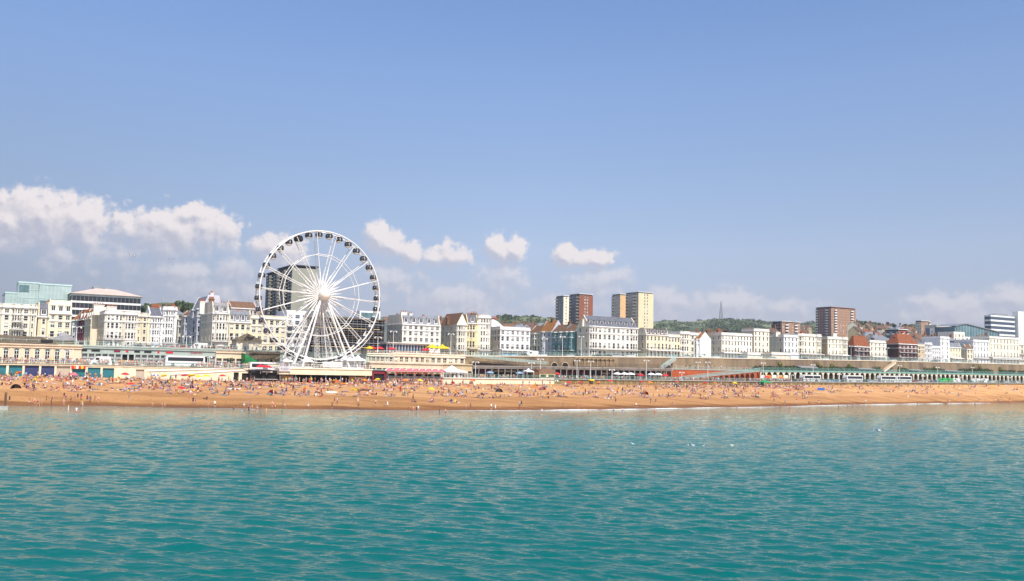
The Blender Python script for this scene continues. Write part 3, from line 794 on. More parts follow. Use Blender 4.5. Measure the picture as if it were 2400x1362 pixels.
def front(label, p0, p1, ey, d=38.0, side_px=None, base=None, name='terraced_house', **k):
    "a house whose front spans photo columns p0..p1 with its eaves at photo row ey; side_px: where its left flank ends"
    s0, s1 = S(p0, d, ey + 40), S(p1, d, ey + 40); ze = SZ((p0 + p1) / 2, ey, d)[1]
    z = mpz((s0 + s1) / 2) - .05 if base is None else base
    D = k.pop('D', 12.0)
    if side_px is not None: D = max(4.0, min(26.0, D_of(side_px, s0, (z + ze) / 2) - d))
    par = .75 if k.get('roof', 'flat') == 'flat' else 0
    h_fix = ze - z - par
    ch = []
    for c in k.pop('chim', ()):          # (photo column, photo row of the top, width in m, material, pots)
        x, yt, w, m, pots = c; dd = d + D * .5
        sx_, zt = SZ(x, yt, dd); ch.append(((sx_ - s0) / (s1 - s0), .5, w, zt - z - h_fix - .9, m, pots))
    return house(name, label, s0, d, z, s1 - s0, h_fix, D, chim=ch, **k)
def facade(label, px0, y0, px1, y1, ey, z, D=8.0, name='terraced_house', **k):
    'a house front between two sight columns at given distances'
    v0, v1 = ray(px0, ey + 30), ray(px1, ey); a = Vector((v0.x / v0.y * y0, y0)); b = Vector((v1.x / v1.y * y1, y1)); e = b - a; s, d = local(a.x, a.y)
    return house(name, label, s, d, z, e.length, CAMZ + v1.z / v1.y * y1 - z, D, rot=math.atan2(e.y, e.x) - AL, **k)
def flank(label, pl, pr, ey, s, z=None, wid=7.0, name='terraced_house', **k):
    "a house of a side street that faces left: its front spans columns pl..pr on the plane s across the seafront"
    zm = 20
    d0, d1 = D_of(pr, s, zm), D_of(pl, s, zm)
    # eaves row at the near end
    w0 = W(s, d0); t = w0.y; v = ray(pr, ey); ze = CAMZ + v.z / v.y * t
    z = (mpz(s) if z is None else z)
    return house(name, label, s, d1, z, d1 - d0, ze - z, wid, rot=-R(90), **k)
def railing(label, s0, s1, d, zf, h=1.15, mat='rail_green', step=3.0, name='railing', rails=(1.0, .55, .12), r=.05, group='seafront railings', balusters=0):
    root = thing(name, label, 'railing', s0, d, zf(s0), 0, group); z0 = zf(s0)
    mb = MB(); n = max(2, int((s1 - s0) / step))
    xs = [(s1 - s0) * i / n for i in range(n + 1)]
    for f in rails:
        for a, b in zip(xs, xs[1:]): mb.tube((a, 0, zf(s0 + a) - z0 + h * f), (b, 0, zf(s0 + b) - z0 + h * f), r, n=4, caps=False)
    if balusters:
        for a, b in zip(xs, xs[1:]):
            for j in range(1, balusters): q = a + (b - a) * j / balusters; zz = zf(s0 + q) - z0; mb.tube((q, 0, zz + h * .12), (q, 0, zz + h), .025, n=3, caps=False)
    mb.build('rails', mat, root)
    pm = MB().lathe((0, 0, 0), [(.11, 0), (.11, .1), (.07, .14), (.06, h * .98), (.1, h), (.1, h + .1), (0, h + .16)], 6).mesh('post', mat)
    every = max(1, math.ceil(len(xs) / 95))
    for a in xs[::every]: obj('post', pm, root, (a, 0, zf(s0 + a) - z0))
    return root
def text(body, size, mat, parent, loc, rotz=0, ext=.02, name='lettering', align='CENTER'):
    c = bpy.data.curves.new(name, 'FONT'); c.body = body; c.size = size; c.extrude = ext; c.align_x = align; c.align_y = 'CENTER'
    c.materials.append(MATS[mat])
    t = bpy.data.objects.new('tmp', c); COL.objects.link(t)
    me = bpy.data.meshes.new_from_object(t.evaluated_get(bpy.context.evaluated_depsgraph_get()))
    bpy.data.objects.remove(t); bpy.data.curves.remove(c)
    if not me.materials: me.materials.append(MATS[mat])
    o = obj(name, me, parent, loc); o.rotation_euler = (R(90), 0, rotz)
    return o

# ------------------------------------------------------------------ left lower promenade wall with its shutters
s0, s1 = S(-70, 0), SK; zb = 5.0
sw = thing('sea_wall', 'cream promenade wall with coloured roller shutters behind the beach at far left', 'sea wall', s0, 0, zb)
hl = []; SHUT = [(-45, 15, 'teal', 856), (21, 53, 'teal', 856), (58.5, 92, 'navy', 857), (97, 128, 'navy', 858), (133, 165, 'cream', 859), (169.5, 200, 'teal', 861.5), (206, 236, 'teal', 861.5), (241, 268, 'teal', 863), (319, 338, 'cream', 866), (548, 560, 'dark', 873), (567, 584, 'dark', 875)]
for a, b, c, t in SHUT:
    sa, za = SZ(a, t, 0); sb, z2 = SZ(b, t, 0); hl.append((sa - s0, sb - s0, .15, (za + z2) / 2 - zb))
M('wall_cream', (.80, .70, .50), .85, .09, .4, streak=True)
cuts = [0] + [(hl[i][1] + hl[i + 1][0]) / 2 for i in range(len(hl) - 1)] + [s1 - s0]
# shift the openings into each piece's own measure
mb = MB()
for a, b, h in zip(cuts, cuts[1:], hl):
    zt = prom(s0 + (a + b) / 2) - zb
    panel(mb, (a, 0), (b, 0), 0, zt, [(h[0] - a, h[1] - a, h[2], h[3])], rev=.6)
    mb.box(a, b, -.18, -.003, zt - .45, zt + .0, 0)
mb.quad((s1 - s0, 0, 0), (s1 - s0, 15, 0), (s1 - s0, 15, prom(s1 - .1) - zb), (s1 - s0, 0, prom(s1 - .1) - zb))
mb.build('wall', 'wall_cream', sw)
M('shutter_teal', (.03, .19, .23), .5, .05, 1); M('shutter_navy', (.045, .06, .16), .5, .05, 1); M('shutter_cream', (.55, .46, .36), .6, .05, 1)
for (a, b, c, t), h in zip(SHUT, hl):
    q = MB(); y = .45; zz = h[2]
    if c == 'dark': q.box(h[0], h[1], y, y + .1, h[2], h[3]); q.build('doorway', 'interior_dark', sw); continue
    while zz < h[3] - .05: q.box(h[0], h[1], y, y + .08, zz, min(zz + .27, h[3])); zz += .3
    q.box(h[0], h[1], y + .081, y + .12, h[2], h[3])
    o = q.build('shutter', 'shutter_' + c, sw); o['label'] = {'teal': 'teal', 'navy': 'dark blue', 'cream': 'beige'}[c] + ' roller shutter'
q = MB(); a = S(168, 0) - s0; b = S(202, 0) - s0; zt = SZ(185, 857, 0)[1] - zb
for i, m in enumerate(('red', 'orange', 'white', 'red', 'yellow', 'red')): q.box(a + (b - a) * i / 6 + .03, a + (b - a) * (i + 1) / 6 - .03, -.42, -.2, zt - .9, zt - .1, i)
q.build('sign', ['cloth_red', 'cloth_orange', 'cloth_white', 'cloth_red', 'cloth_yellow', 'cloth_red'], sw)
# pale stripes of the ramp on the wall's right half
q = MB()
for x0, x1, y0, y1 in ((345, 560, 868, 861.5), (400, 575, 876, 866)):
    pa, pb = SZ(x0, y0, 0), SZ(x1, y1, 0)
    q.add([(pa[0] - s0, -.003, pa[1] - zb - .35), (pb[0] - s0, -.003, pb[1] - zb - .35), (pb[0] - s0, -.22, pb[1] - zb - .35), (pa[0] - s0, -.22, pa[1] - zb - .35), (pa[0] - s0, -.003, pa[1] - zb), (pb[0] - s0, -.003, pb[1] - zb), (pb[0] - s0, -.22, pb[1] - zb), (pa[0] - s0, -.22, pa[1] - zb)],
          [(3, 2, 6, 7), (4, 7, 6, 5), (0, 1, 2, 3), (0, 3, 7, 4), (2, 1, 5, 6)])
q.build('coping', 'trim_white', sw)
railing('pale green iron railing along the left promenade above the shutters', s0, S(380, .4), .4, prom, mat='rail_pale', step=2.4, r=.06)
railing('pale green iron railing above the cream wall left of the wheel', S(381, .4), s1 - 1, .4, prom, mat='rail_pale', step=2.4, r=.06)

# the sea wall right of the wheel
def low_wall(label, pa, pb, mat, coping, d=0.0, foot=5.0, group='sea walls right of the wheel'):
    a, b = S(pa, d), S(pb, d); root = thing('sea_wall', label, 'sea wall', a, d, foot, 0, group); mb = MB(); cp = MB(); n = max(2, int((b - a) / 6))
    for i in range(n):
        x0, x1 = (b - a) * i / n, (b - a) * (i + 1) / n; z0, z1 = prom(a + x0) - foot, prom(a + x1) - foot
        mb.quad((x0, 0, 0), (x1, 0, 0), (x1, 0, z1), (x0, 0, z0))
        cp.add([(x0, .3, z0 - .02), (x1, .3, z1 - .02), (x1, -.15, z1 - .02), (x0, -.15, z0 - .02), (x0, .3, z0 + .25), (x1, .3, z1 + .25), (x1, -.15, z1 + .25), (x0, -.15, z0 + .25)], [(0, 1, 2, 3), (4, 7, 6, 5), (3, 2, 6, 7), (1, 0, 4, 5)])
    mb.build('wall', mat, root); cp.build('coping', coping, root)
    return root
M('wall_algae', (.30, .22, .10), .9, .3, .5, streak=True)
low_wall('low cream sea wall below the iron arcade right of the pink parasols', 1040, 1300, 'wall_cream', 'trim_white')
low_wall('brown stained sea wall below the café terrace with white parasols', 1300.4, 1590, 'wall_algae', 'concrete')
low_wall('low mossy sea wall below the parked coaches at the right', 1590.4, 2560, 'wall_algae', 'concrete')
low_wall('dark sea wall hidden behind the pink parasols', 874, 1039.6, 'stucco_grey', 'concrete')
railing('green promenade railing below the iron arcade', S(1042, .4), S(1588, .4), .4, lambda s: prom(s) + .25, step=2.4, mat='rail_green')
railing('green promenade railing in front of the coaches and arches', S(1592, .4), S(2520, .4), .4, lambda s: prom(s) + .25, step=2.6, mat='rail_green')

# ------------------------------------------------------------------ retaining wall of the upper road
M('wall_tan', (.29, .205, .12), .92, .22, .16, bump=.15, streak=True, rgb2=(.14, .10, .068))
M('wall_ochre', (.40, .27, .14), .9, .2, .4)
a, b = S(1086, 22), S(2560, 22)
rw = thing('retaining_wall', 'long stained tan retaining wall below the upper sea road', 'retaining wall', a, 22, 7.0)
mb = MB(); cp = MB(); n = 60
ARCH = [(1293, 1308), (1318, 1333)]
for i in range(n):
    x0, x1 = (b - a) * i / n, (b - a) * (i + 1) / n; z0, z1 = mpz(a + x0) - 7, mpz(a + x1) - 7
    mb.add([(x0, -1.2, 0), (x1, -1.2, 0), (x1, 0, z1), (x0, 0, z0), (x0, .8, z0), (x1, .8, z1)], [(0, 1, 2, 3), (3, 2, 5, 4)])
    cp.add([(x0, .35, z0), (x1, .35, z1), (x1, -.25, z1), (x0, -.25, z0), (x0, .35, z0 + .35), (x1, .35, z1 + .35), (x1, -.25, z1 + .35), (x0, -.25, z0 + .35)], [(0, 1, 2, 3), (4, 7, 6, 5), (3, 2, 6, 7), (1, 0, 4, 5)])
mb.build('wall', 'wall_tan', rw); cp.build('coping', 'stucco_peach', rw)
for p, q in ARCH:                       # dark vaults in the wall
    sa, za = SZ(p, 859, 20.5); sb, zb_ = SZ(q, 850, 20.5); v = MB(); w = (sb - sa) / 2; cx = (sa + sb) / 2 - a; zz = za - 7
    k = 10; arc = [(cx - w * math.cos(math.pi * i / k), zz + (zb_ - za) * math.sin(math.pi * i / k)) for i in range(k + 1)]
    arc = [(cx - w, zz - 2)] + arc + [(cx + w, zz - 2)]
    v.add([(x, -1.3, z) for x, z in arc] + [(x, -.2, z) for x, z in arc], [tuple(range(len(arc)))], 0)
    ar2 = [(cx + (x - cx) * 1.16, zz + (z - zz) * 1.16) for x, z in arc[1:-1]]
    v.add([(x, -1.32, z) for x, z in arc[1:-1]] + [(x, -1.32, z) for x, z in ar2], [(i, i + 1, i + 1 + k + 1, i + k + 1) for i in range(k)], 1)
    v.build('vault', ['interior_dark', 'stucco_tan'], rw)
sa = S(1347, 20.5) - a; sb = S(1440, 20.5) - a; zt = SZ(1390, 842, 20.5)[1] - 7; z0 = SZ(1390, 859, 20.5)[1] - 7; k = 9
for i in range(k):                      # scalloped hood of the recessed bays
    x0, x1 = sa + (sb - sa) * i / k, sa + (sb - sa) * (i + 1) / k; v = MB(); m = 8
    arc = [(x0 + (x1 - x0) * j / m, zt - .25 + .55 * math.sin(math.pi * j / m)) for j in range(m + 1)]
    v.add([(x, -1.9, z) for x, z in arc] + [(x, -1.0, z) for x, z in arc] + [(x, -1.9, z + .3) for x, z in arc] + [(x, -1.0, z + .3) for x, z in arc],
          [(j, j + 1, j + 1 + m + 1, j + m + 1) for j in range(m)] + [(j, j + 2 * (m + 1), j + 1 + 2 * (m + 1), j + 1) for j in range(m)] + [(j + 2 * (m + 1), j + 3 * (m + 1), j + 1 + 3 * (m + 1), j + 1 + 2 * (m + 1)) for j in range(m)])
    v.box(x0, x0 + .35, -1.6, -1.0, z0, zt - .2, 0)
    v.quad((x0, -1.25, z0), (x1, -1.25, z0), (x1, -1.12, zt - .2), (x0, -1.12, zt - .2), 1)
    v.build('scalloped_bay', ['wall_ochre', 'wall_tan'], rw)
railing('pale green railing along the edge of the upper sea road', S(1092, 22.3), S(2540, 22.3), 22.3, lambda s: mpz(s) + .3, mat='rail_pale', step=3.0, r=.06, h=1.3, balusters=4)

# ------------------------------------------------------------------ iron arcade (px 1108..1575) with its deck
a, b = S(1108, 12), S(1575, 12); zb = 7.4
deck = lambda s: interp([SZ(px, y, 12) for px, y in [(1108, 856.5), (1300, 858.5), (1575, 863)]], s)
ar = thing('iron_arcade', 'long dark arcade of columns under a promenade deck behind the café tables', 'arcade', a, 12, zb)
mb = MB(); n = 24
for i in range(n):
    x0, x1 = (b - a) * i / n, (b - a) * (i + 1) / n; z0, z1 = deck(a + x0) - zb, deck(a + x1) - zb
    mb.add([(x0, 0, z0 - 1.2), (x1, 0, z1 - 1.2), (x1, 0, z1), (x0, 0, z0), (x0, 9, z0), (x1, 9, z1), (x0, 9, z0 - 1.2), (x1, 9, z1 - 1.2), (x0, -.3, z0 - .35), (x1, -.3, z1 - .35), (x0, -.3, z0), (x1, -.3, z1)], [(0, 1, 9, 8), (8, 9, 11, 10), (10, 11, 5, 4), (0, 6, 7, 1), ])
M('arcade_stone', (.36, .30, .25), .9, .2, .5)
mb.build('deck', 'arcade_stone', ar)
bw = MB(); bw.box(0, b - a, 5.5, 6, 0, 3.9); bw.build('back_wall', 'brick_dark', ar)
cm = MB().lathe((0, 0, 0), [(.34, 0), (.34, .5), (.22, .6), (.19, 3.5), (.36, 3.75), (.36, 4.05)], 8)
cm.add([(-1.2, -.12, 4.4), (-.2, -.12, 3.3), (.2, -.12, 3.3), (1.2, -.12, 4.4), (-1.2, .12, 4.4), (-.2, .12, 3.3), (.2, .12, 3.3), (1.2, .12, 4.4)], [(0, 1, 2, 3), (4, 7, 6, 5), (0, 4, 5, 1), (2, 6, 7, 3)])
cme = cm.mesh('column', 'arcade_stone')
n = 34
for i in range(n + 1):
    x = (b - a) * i / n; obj('column', cme, ar, (x, .3, (deck(a + x) - deck(a)) * .9 - .1))
for i in range(0, n, 2):                 # shop fronts in the shade
    x0 = (b - a) * (i + .2) / n; x1 = (b - a) * (i + 1.8) / n; v = MB(); m = rnd.choice([0, 0, 1, 2])
    v.box(x0, x1, 5.3, 5.48, .3, 2.4, 1); v.box(x0, x1, 5.1, 5.29, 2.5, 3.2, 0); v.box((x0 + x1) / 2 - .1, (x0 + x1) / 2 + .1, 5.2, 5.29, .3, 2.4, 2)
    v.build('shopfront', [rnd.choice(['cloth_maroon', 'cloth_navy', 'stucco_grey', 'cloth_green', 'stucco_tan']), 'glass_dark', 'trim_white'], ar)
railing('dark iron railing on the arcade deck below the tan wall', a + .3, b - .3, 12.1, deck, h=1.3, mat='iron_black', step=3.6, balusters=5, r=.05)
# ramp that drops from the upper road to the arcade deck
def ramp(label, pts, d, wid, mat, rail_mat, name='ramp', thick=1.0, base=None, group='ramps'):
    P = [SZ(px, py, d) for px, py in pts]; a, z0 = P[0]
    root = thing(name, label, 'ramp', a, d, min(p[1] for p in P), 0, group); zl = min(p[1] for p in P); mb = MB()
    for (s_a, za), (s_b, zb_) in zip(P, P[1:]):
        ba, bb_ = (za - zl - thick, zb_ - zl - thick) if base is None else (base - zl, base - zl)
        x0, x1 = s_a - a, s_b - a; za -= zl; zb_ -= zl
        mb.add([(x0, 0, ba), (x1, 0, bb_), (x1, 0, zb_), (x0, 0, za), (x1, wid, zb_), (x0, wid, za), (x0, wid, ba), (x1, wid, bb_)], [(0, 1, 2, 3), (3, 2, 4, 5), (0, 6, 7, 1)])
    mb.build('slope', mat, root)
    rl = MB()
    for (s_a, za), (s_b, zb_) in zip(P, P[1:]):
        for h in (.15, .4, .65, .9, 1.15): rl.tube((s_a - a, .05, za - zl + h), (s_b - a, .05, zb_ - zl + h), .07, n=4)
        k = max(2, int(abs(s_b - s_a) / 1.5))
        for i in range(k + 1): t = i / k; x = s_a - a + (s_b - s_a) * t; z = za + (zb_ - za) * t - zl; rl.tube((x, .05, z), (x, .05, z + 1.2), .06, n=4)
    rl.build('handrail', rail_mat, root)
    return root
ramp('sloping ramp with pale green railing that drops across the tan wall', [(1108, 837.5), (1180, 845), (1285, 855.5)], 18.6, 1.9, 'wall_tan', 'rail_pale')
ramp('straight stair with green railing that climbs the tan wall above the red ramp', [(1549, 863), (1585, 839)], 19.2, 1.6, 'concrete', 'rail_pale', name='stair')
ramp('pale stone stair that climbs the tan wall between bushes at right', [(2072, 869), (2100, 848)], 19.6, 1.5, 'stucco_peach', 'stucco_tan', name='stair')

# ------------------------------------------------------------------ red brick wall and ramp with arches
a, b = S(1573, 17.5), S(1782, 17.5)
rd = thing('brick_ramp', 'red brick wall and rising ramp with arches left of the cream arcade', 'ramp', a, 17.5, 7.3)
ztop = SZ(1680, 868.5, 17.5)[1]; mb = MB()
mb.box(0, b - a, 0, 4.0, 0, ztop - 7.3); M('red_wall', (.46, .095, .028), .9, .14, .5)
mb.build('brick_wall', 'red_wall', rd)
v = MB(); v.box(-.2, b - a, -.2, 4.4, ztop - 7.3 + .002, ztop - 7.3 + .35); v.build('coping', 'concrete', rd)
P = [SZ(px, py, 13.5) for px, py in [(1592, 890), (1640, 883.5), (1700, 877), (1782, 869.5)]]
v = MB(); sl_ = MB(); hr = MB(); nA = 10
ra0, ra1 = S(1655, 13.5), S(1780, 13.5)
zr = lambda s: interp(P, s) - 7.3
xx = P[0][0]; holes = []
for i in range(nA): 
    x0 = ra0 + (ra1 - ra0) * (i / nA) ** .93; x1 = ra0 + (ra1 - ra0) * ((i + 1) / nA) ** .93; holes.append((x0 + .35, x1 - .35))
def arch_wall(mb, x0, x1, a0, a1, zt0, zt1, zsp, z0=0.0, y=0.0, dep=.8, m=0, rise=None, k=10):
    "one bay from x0 to x1 whose opening a0..a1 ends in a round arch sprung at zsp"
    r = (a1 - a0) / 2; cx = (a0 + a1) / 2; rise = r if rise is None else rise
    top = lambda x: zt0 + (zt1 - zt0) * (x - x0) / (x1 - x0)
    mb.quad((x0, y, z0), (a0, y, z0), (a0, y, top(a0)), (x0, y, top(x0)), m); mb.quad((a1, y, z0), (x1, y, z0), (x1, y, top(x1)), (a1, y, top(a1)), m)
    arc = [(cx - r * math.cos(math.pi * i / k), zsp + rise * math.sin(math.pi * i / k)) for i in range(k + 1)]
    for (p, q), (p2, q2) in zip(arc, arc[1:]):
        mb.quad((p, y, q), (p2, y, q2), (p2, y, top(p2)), (p, y, top(p)), m); mb.quad((p, y, q), (p, y + dep, q), (p2, y + dep, q2), (p2, y, q2), m)
    mb.quad((a0, y, z0), (a0, y, zsp), (a0, y + dep, zsp), (a0, y + dep, z0), m); mb.quad((a1, y, z0), (a1, y + dep, z0), (a1, y + dep, zsp), (a1, y, zsp), m)
yy = -4.0
sl_.add([(P[0][0] - a, yy, 0), (ra0 - a, yy, 0), (ra0 - a, yy, zr(ra0)), (P[1][0] - a, yy, zr(P[1][0])), (P[0][0] - a, yy, zr(P[0][0]))], [(0, 1, 2, 3, 4)])
for (h0, h1), i in zip(holes, range(nA)):
    x0 = ra0 if i == 0 else (holes[i - 1][1] + h0) / 2; x1 = ra1 if i == nA - 1 else (h1 + holes[i + 1][0]) / 2
    rr_ = (h1 - h0) / 2; zmax = zr((x0 + x1) / 2) - .6; zsp = max(.15, zmax - rr_)
    arch_wall(sl_, x0 - a, x1 - a, h0 - a, h1 - a, zr(x0), zr(x1), zsp, 0, yy, 1.0, 0, min(rr_, zmax - zsp))
sl_.build('arched_wall', 'brick_red', rd)
for (s_a, z_a), (s_b, z_b) in zip(P, P[1:]):
    v.add([(s_a - a, yy - .15, zr(s_a) - .3), (s_b - a, yy - .15, zr(s_b) - .3), (s_b - a, yy - .15, zr(s_b) + .1), (s_a - a, yy - .15, zr(s_a) + .1), (s_b - a, -.01, zr(s_b) + .1), (s_a - a, -.01, zr(s_a) + .1)], [(0, 1, 2, 3), (3, 2, 4, 5)])
    for h in (.25, .5, .75, 1.0, 1.25): hr.tube((s_a - a, yy, zr(s_a) + h), (s_b - a, yy, zr(s_b) + h), .07, n=4)
    k = int((s_b - s_a) / 1.2)
    for i in range(k): s_ = s_a + (s_b - s_a) * i / k; hr.tube((s_ - a, yy, zr(s_)), (s_ - a, yy, zr(s_) + 1.3), .06, n=4)
v.build('slope', 'concrete', rd); hr.build('handrail', 'rail_green', rd)
q = MB()
for (h0, h1) in holes: q.box(h0 - a + .2, h1 - a - .2, -.5, -.02, 0, 2.0, rnd.choice((0, 1, 1, 0)))
q.build('shop_front', ['trim_white', 'glass_dark'], rd)
railing('pale green railing along the top of the red brick wall', a, b, 17.6, lambda s: ztop + .35, mat='rail_pale', step=3)

# ------------------------------------------------------------------ the cream arcade at right: one part per arch
a = S(1782, 16); TT = [SZ(px, py, 16) for px, py in [(1782, 870.5), (1900, 871.5), (2020, 873), (2200, 876), (2400, 880), (2520, 883)]]
tz = lambda s: interp(TT, s)
ta = thing('arched_terrace', 'long cream terrace of round arches behind the coaches at right', 'arcade', a, 16, prom(a))
pitch = 3.75; nb = int((S(2520, 16) - a) / pitch); bay = MB()
arch_wall(bay, 0, pitch, .34, pitch - .34, 4.75, 4.75, 3.0, 0, 0, .55, 0, None, 12)
bay.box(-.16, .16, -.2, -.002, 0, 3.0, 1); bay.box(-.22, .22, -.24, -.002, 3.003, 3.2, 1)
for i in range(8):
    t0, t1 = math.pi * i / 8, math.pi * (i + 1) / 8; r0, r1 = pitch / 2 - .34, pitch / 2 - .12; c = pitch / 2
    bay.quad((c - r0 * math.cos(t0), -.05, 3 + r0 * math.sin(t0)), (c - r0 * math.cos(t1), -.05, 3 + r0 * math.sin(t1)), (c - r1 * math.cos(t1), -.05, 3 + r1 * math.sin(t1)), (c - r1 * math.cos(t0), -.05, 3 + r1 * math.sin(t0)), 1)
M('arch_cream', (.78, .70, .48), .8, .1, .5, streak=True)
bme = bay.mesh('arch', ['arch_cream', 'stucco_pale'])
for i in range(nb):
    x = i * pitch; obj('arch', bme, ta, (x, 0, tz(a + x + 2) - prom(a) - 4.75))
    if i < 5:
        zz = prom(a + x) - prom(a); v = MB(); m = i % 2
        v.box(x + .4, x + pitch - .4, .6, .7, zz, zz + 3.0, 0); v.box(x + .5, x + pitch - .5, .5, .59, zz + .2, zz + 1.4, 1); v.box(x + .45, x + pitch - .45, .45, .58, zz + 1.6, zz + 2.4, 2)
        v.build('shop_infill', [('arch_cream', 'cloth_orange', 'trim_white', 'stucco_tan', 'trim_white')[i], 'glass_dark', ('trim_white', 'cloth_orange', 'cloth_cream', 'cloth_orange', 'cloth_cream')[i]], ta)
fa = MB(); bk = MB(); dk = MB(); n = 40; e = nb * pitch
for i in range(n):
    x0, x1 = e * i / n, e * (i + 1) / n; z0, z1 = tz(a + x0) - prom(a), tz(a + x1) - prom(a)
    fa.add([(x0, -.35, z0 - .02), (x1, -.35, z1 - .02), (x1, -.35, z1 + .4), (x0, -.35, z0 + .4), (x0, 0, z0 - .02), (x1, 0, z1 - .02)], [(0, 1, 2, 3), (4, 5, 1, 0)])
    dk.add([(x0, -.35, z0 + .4), (x1, -.35, z1 + .4), (x1, 6, z1 + .4), (x0, 6, z0 + .4), (x0, 6, z0 + .1), (x1, 6, z1 + .1), (x1, 0, z1), (x0, 0, z0)], [(0, 1, 2, 3), (4, 5, 6, 7)])
    q0, q1 = prom(a + x0) - prom(a), prom(a + x1) - prom(a)
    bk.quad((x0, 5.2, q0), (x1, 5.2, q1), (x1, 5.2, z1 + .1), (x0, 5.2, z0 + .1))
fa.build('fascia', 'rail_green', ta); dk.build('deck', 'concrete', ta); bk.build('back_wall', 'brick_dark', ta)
railing('green lattice railing along the top of the cream arched terrace', a, a + e, 16.0, lambda s: tz(s) + .4, h=1.25, mat='rail_green', step=3.75, balusters=5, r=.06)
# little shelters on the terrace, against the tan wall
for i, (p0, p1, yt, lab) in enumerate([(1873, 1912, 857, 'low dark shelter roof between the first two bush rows on the arched terrace'), (2012, 2048, 862, 'low dark shelter roof left of the pale stone stair'), (2132, 2160, 865, 'low dark shelter roof right of the pale stone stair'), (2215, 2248, 867, 'low dark shelter roof among bushes far right')]):
    sa, zt = SZ(p0, yt, 19.5); sb = S(p1, 19.5); z0 = tz(sa) + .4
    sh = thing('shelter', lab, 'shelter', sa, 19.5, z0, 0, 'shelters on the arched terrace'); h = zt - z0
    MB().add([(-.3, -1.2, h * .75), (sb - sa + .3, -1.2, h * .75), (sb - sa + .3, 2, h), (-.3, 2, h), (-.3, -1.2, h * .6), (sb - sa + .3, -1.2, h * .6), (sb - sa + .3, 2, h * .85), (-.3, 2, h * .85)], [(0, 1, 2, 3), (4, 7, 6, 5), (0, 4, 5, 1), (1, 5, 6, 2), (3, 7, 4, 0)]).build('roof', 'lead_roof', sh)
    MB().box(0, sb - sa, 1.6, 1.9, 0, h * .8).build('back_wall', 'brick_dark', sh)
    pm = MB().tube((0, 0, 0), (0, 0, h * .68), .09, n=6).mesh('post', 'iron_black')
    for j in range(5): obj('post', pm, sh, ((sb - sa) * j / 4, -.9, 0))
# ------------------------------------------------------------------ the houses along the front, left to right
B = dict(base=14.9)
CB, CT, CW = 'chimney_brown', 'terracotta', 'stucco_white'
front('white rendered block with stacked balconies and pale attic at far left', -40, 86, 712, n=5, cols=6, wall='stucco_pale', bays=[(.18, .34, 'bay', 2), (.52, .72, 'bay', 2), (.86, .97, 'bay', 1)], balc=[(1, .45, .8), (2, .48, .78), (3, .52, .74)], base=14.9, name='hotel_building')
front('narrow cream house with grey mansard between white block and yellow house', 87, 113, 741, n=3, cols=1, wall='stucco_cream', bays=[(.08, .92, 'bay', 1)], roof='mansard', rise=4.2, dorm=1, gf='shop', chim=[(111, 707, 1.2, 'stucco_cream', 2), (95, 712, .9, CT, 2)], **B)
front('cream house with tall gabled attic and wide balcony at left', 113.5, 166, 733, n=4, cols=3, wall='stucco_cream', roof='mansard', rise=4.0, rmat='stucco_cream', dorm=3, balc=[1], gf='shop', chim=[(116, 705, 1.3, 'stucco_cream', 3), (164, 710, 1.3, CT, 3)], **B)
sA = S(244, 38)
facade('shaded side street house with orange roof and bays, nearest the white bow front', 197, 329, 213.5, 317, 745, 14.9, n=4, cols=3, wall='stucco_grey', roof='mansard', rise=3.6, rmat='tile_orange', dorm=3)
facade('maroon side street house with orange roof, middle of the left terrace', 181, 340, 197, 329.3, 747, 14.9, n=4, cols=3, wall='cloth_maroon', roof='mansard', rise=3.6, rmat='tile_orange', dorm=2)
facade('pale side street house beside the cream house at left', 165, 351, 181, 340.3, 749, 14.9, n=4, cols=3, wall='stucco_lilac', roof='pitch', rise=4.0, rmat='tile_orange', bays=[(.15, .8, 'bay', 1)])
front('white hotel with two rounded bow fronts and shaded flank wall', 244, 322, 729, side_px=213, n=4, cols=4, wall='stucco_white', side_wall='stucco_grey', bays=[(.02, .56, 'bow', 3), (.58, .98, 'bow', 3)], side=4, balc=[(1, 0, .56)], chim=[(232, 710, 3.2, CW, 4), (262, 714, 3.0, CW, 5)], ww=1.3, **B)
front('slim cream house right of the bow fronted hotel', 322.5, 350, 734, n=5, cols=1, wall='stucco_cream', ww=2.0, bays=[(.2, .85, 'bay', 1)], **B)
front('white house with dark slate roof beside slim cream house', 350.5, 381, 741, n=5, cols=1, wall='stucco_bright', bays=[(.12, .88, 'bay', 2)], roof='pitch', rise=3.4, rmat='slate', chim=[(364, 712, 2.6, CT, 5), (374, 715, 1.6, CT, 3)], **B)
front('tall narrow white house at the corner of a side street', 381.5, 414, 719, n=6, cols=1, wall='stucco_bright', bays=[(.15, .85, 'bay', 2)], balc=[1], gf='shop', chim=[(406, 711, 1.2, CT, 2)], **B)
sB = S(497, 38)
flank('tall white side street house under a steep gable', 446, 470, 722, sB, 14.9, n=5, cols=2, wall='stucco_lilac', roof='mansard', rise=4.6, rmat='slate_light', bays=[(.1, .45, 'bay', 1), (.55, .9, 'bay', 1)], chim=[(.9, .5, 2.0, 5.5, 'stucco_white', 4)])
flank('shaded side street house with bays below brown roofs', 429, 446, 738, sB, 14.9, n=4, cols=2, wall='stucco_lilac', roof='pitch', rise=3.2, rmat='tile_brown', bays=[(.15, .5, 'bay', 1)])
flank('last shaded house of the side street beside tall narrow white house', 414, 429, 746, sB, 14.9, n=4, cols=2, wall='stucco_grey', roof='pitch', rise=3.4, rmat='tile_brown', bays=[(.2, .6, 'bay', 1)])
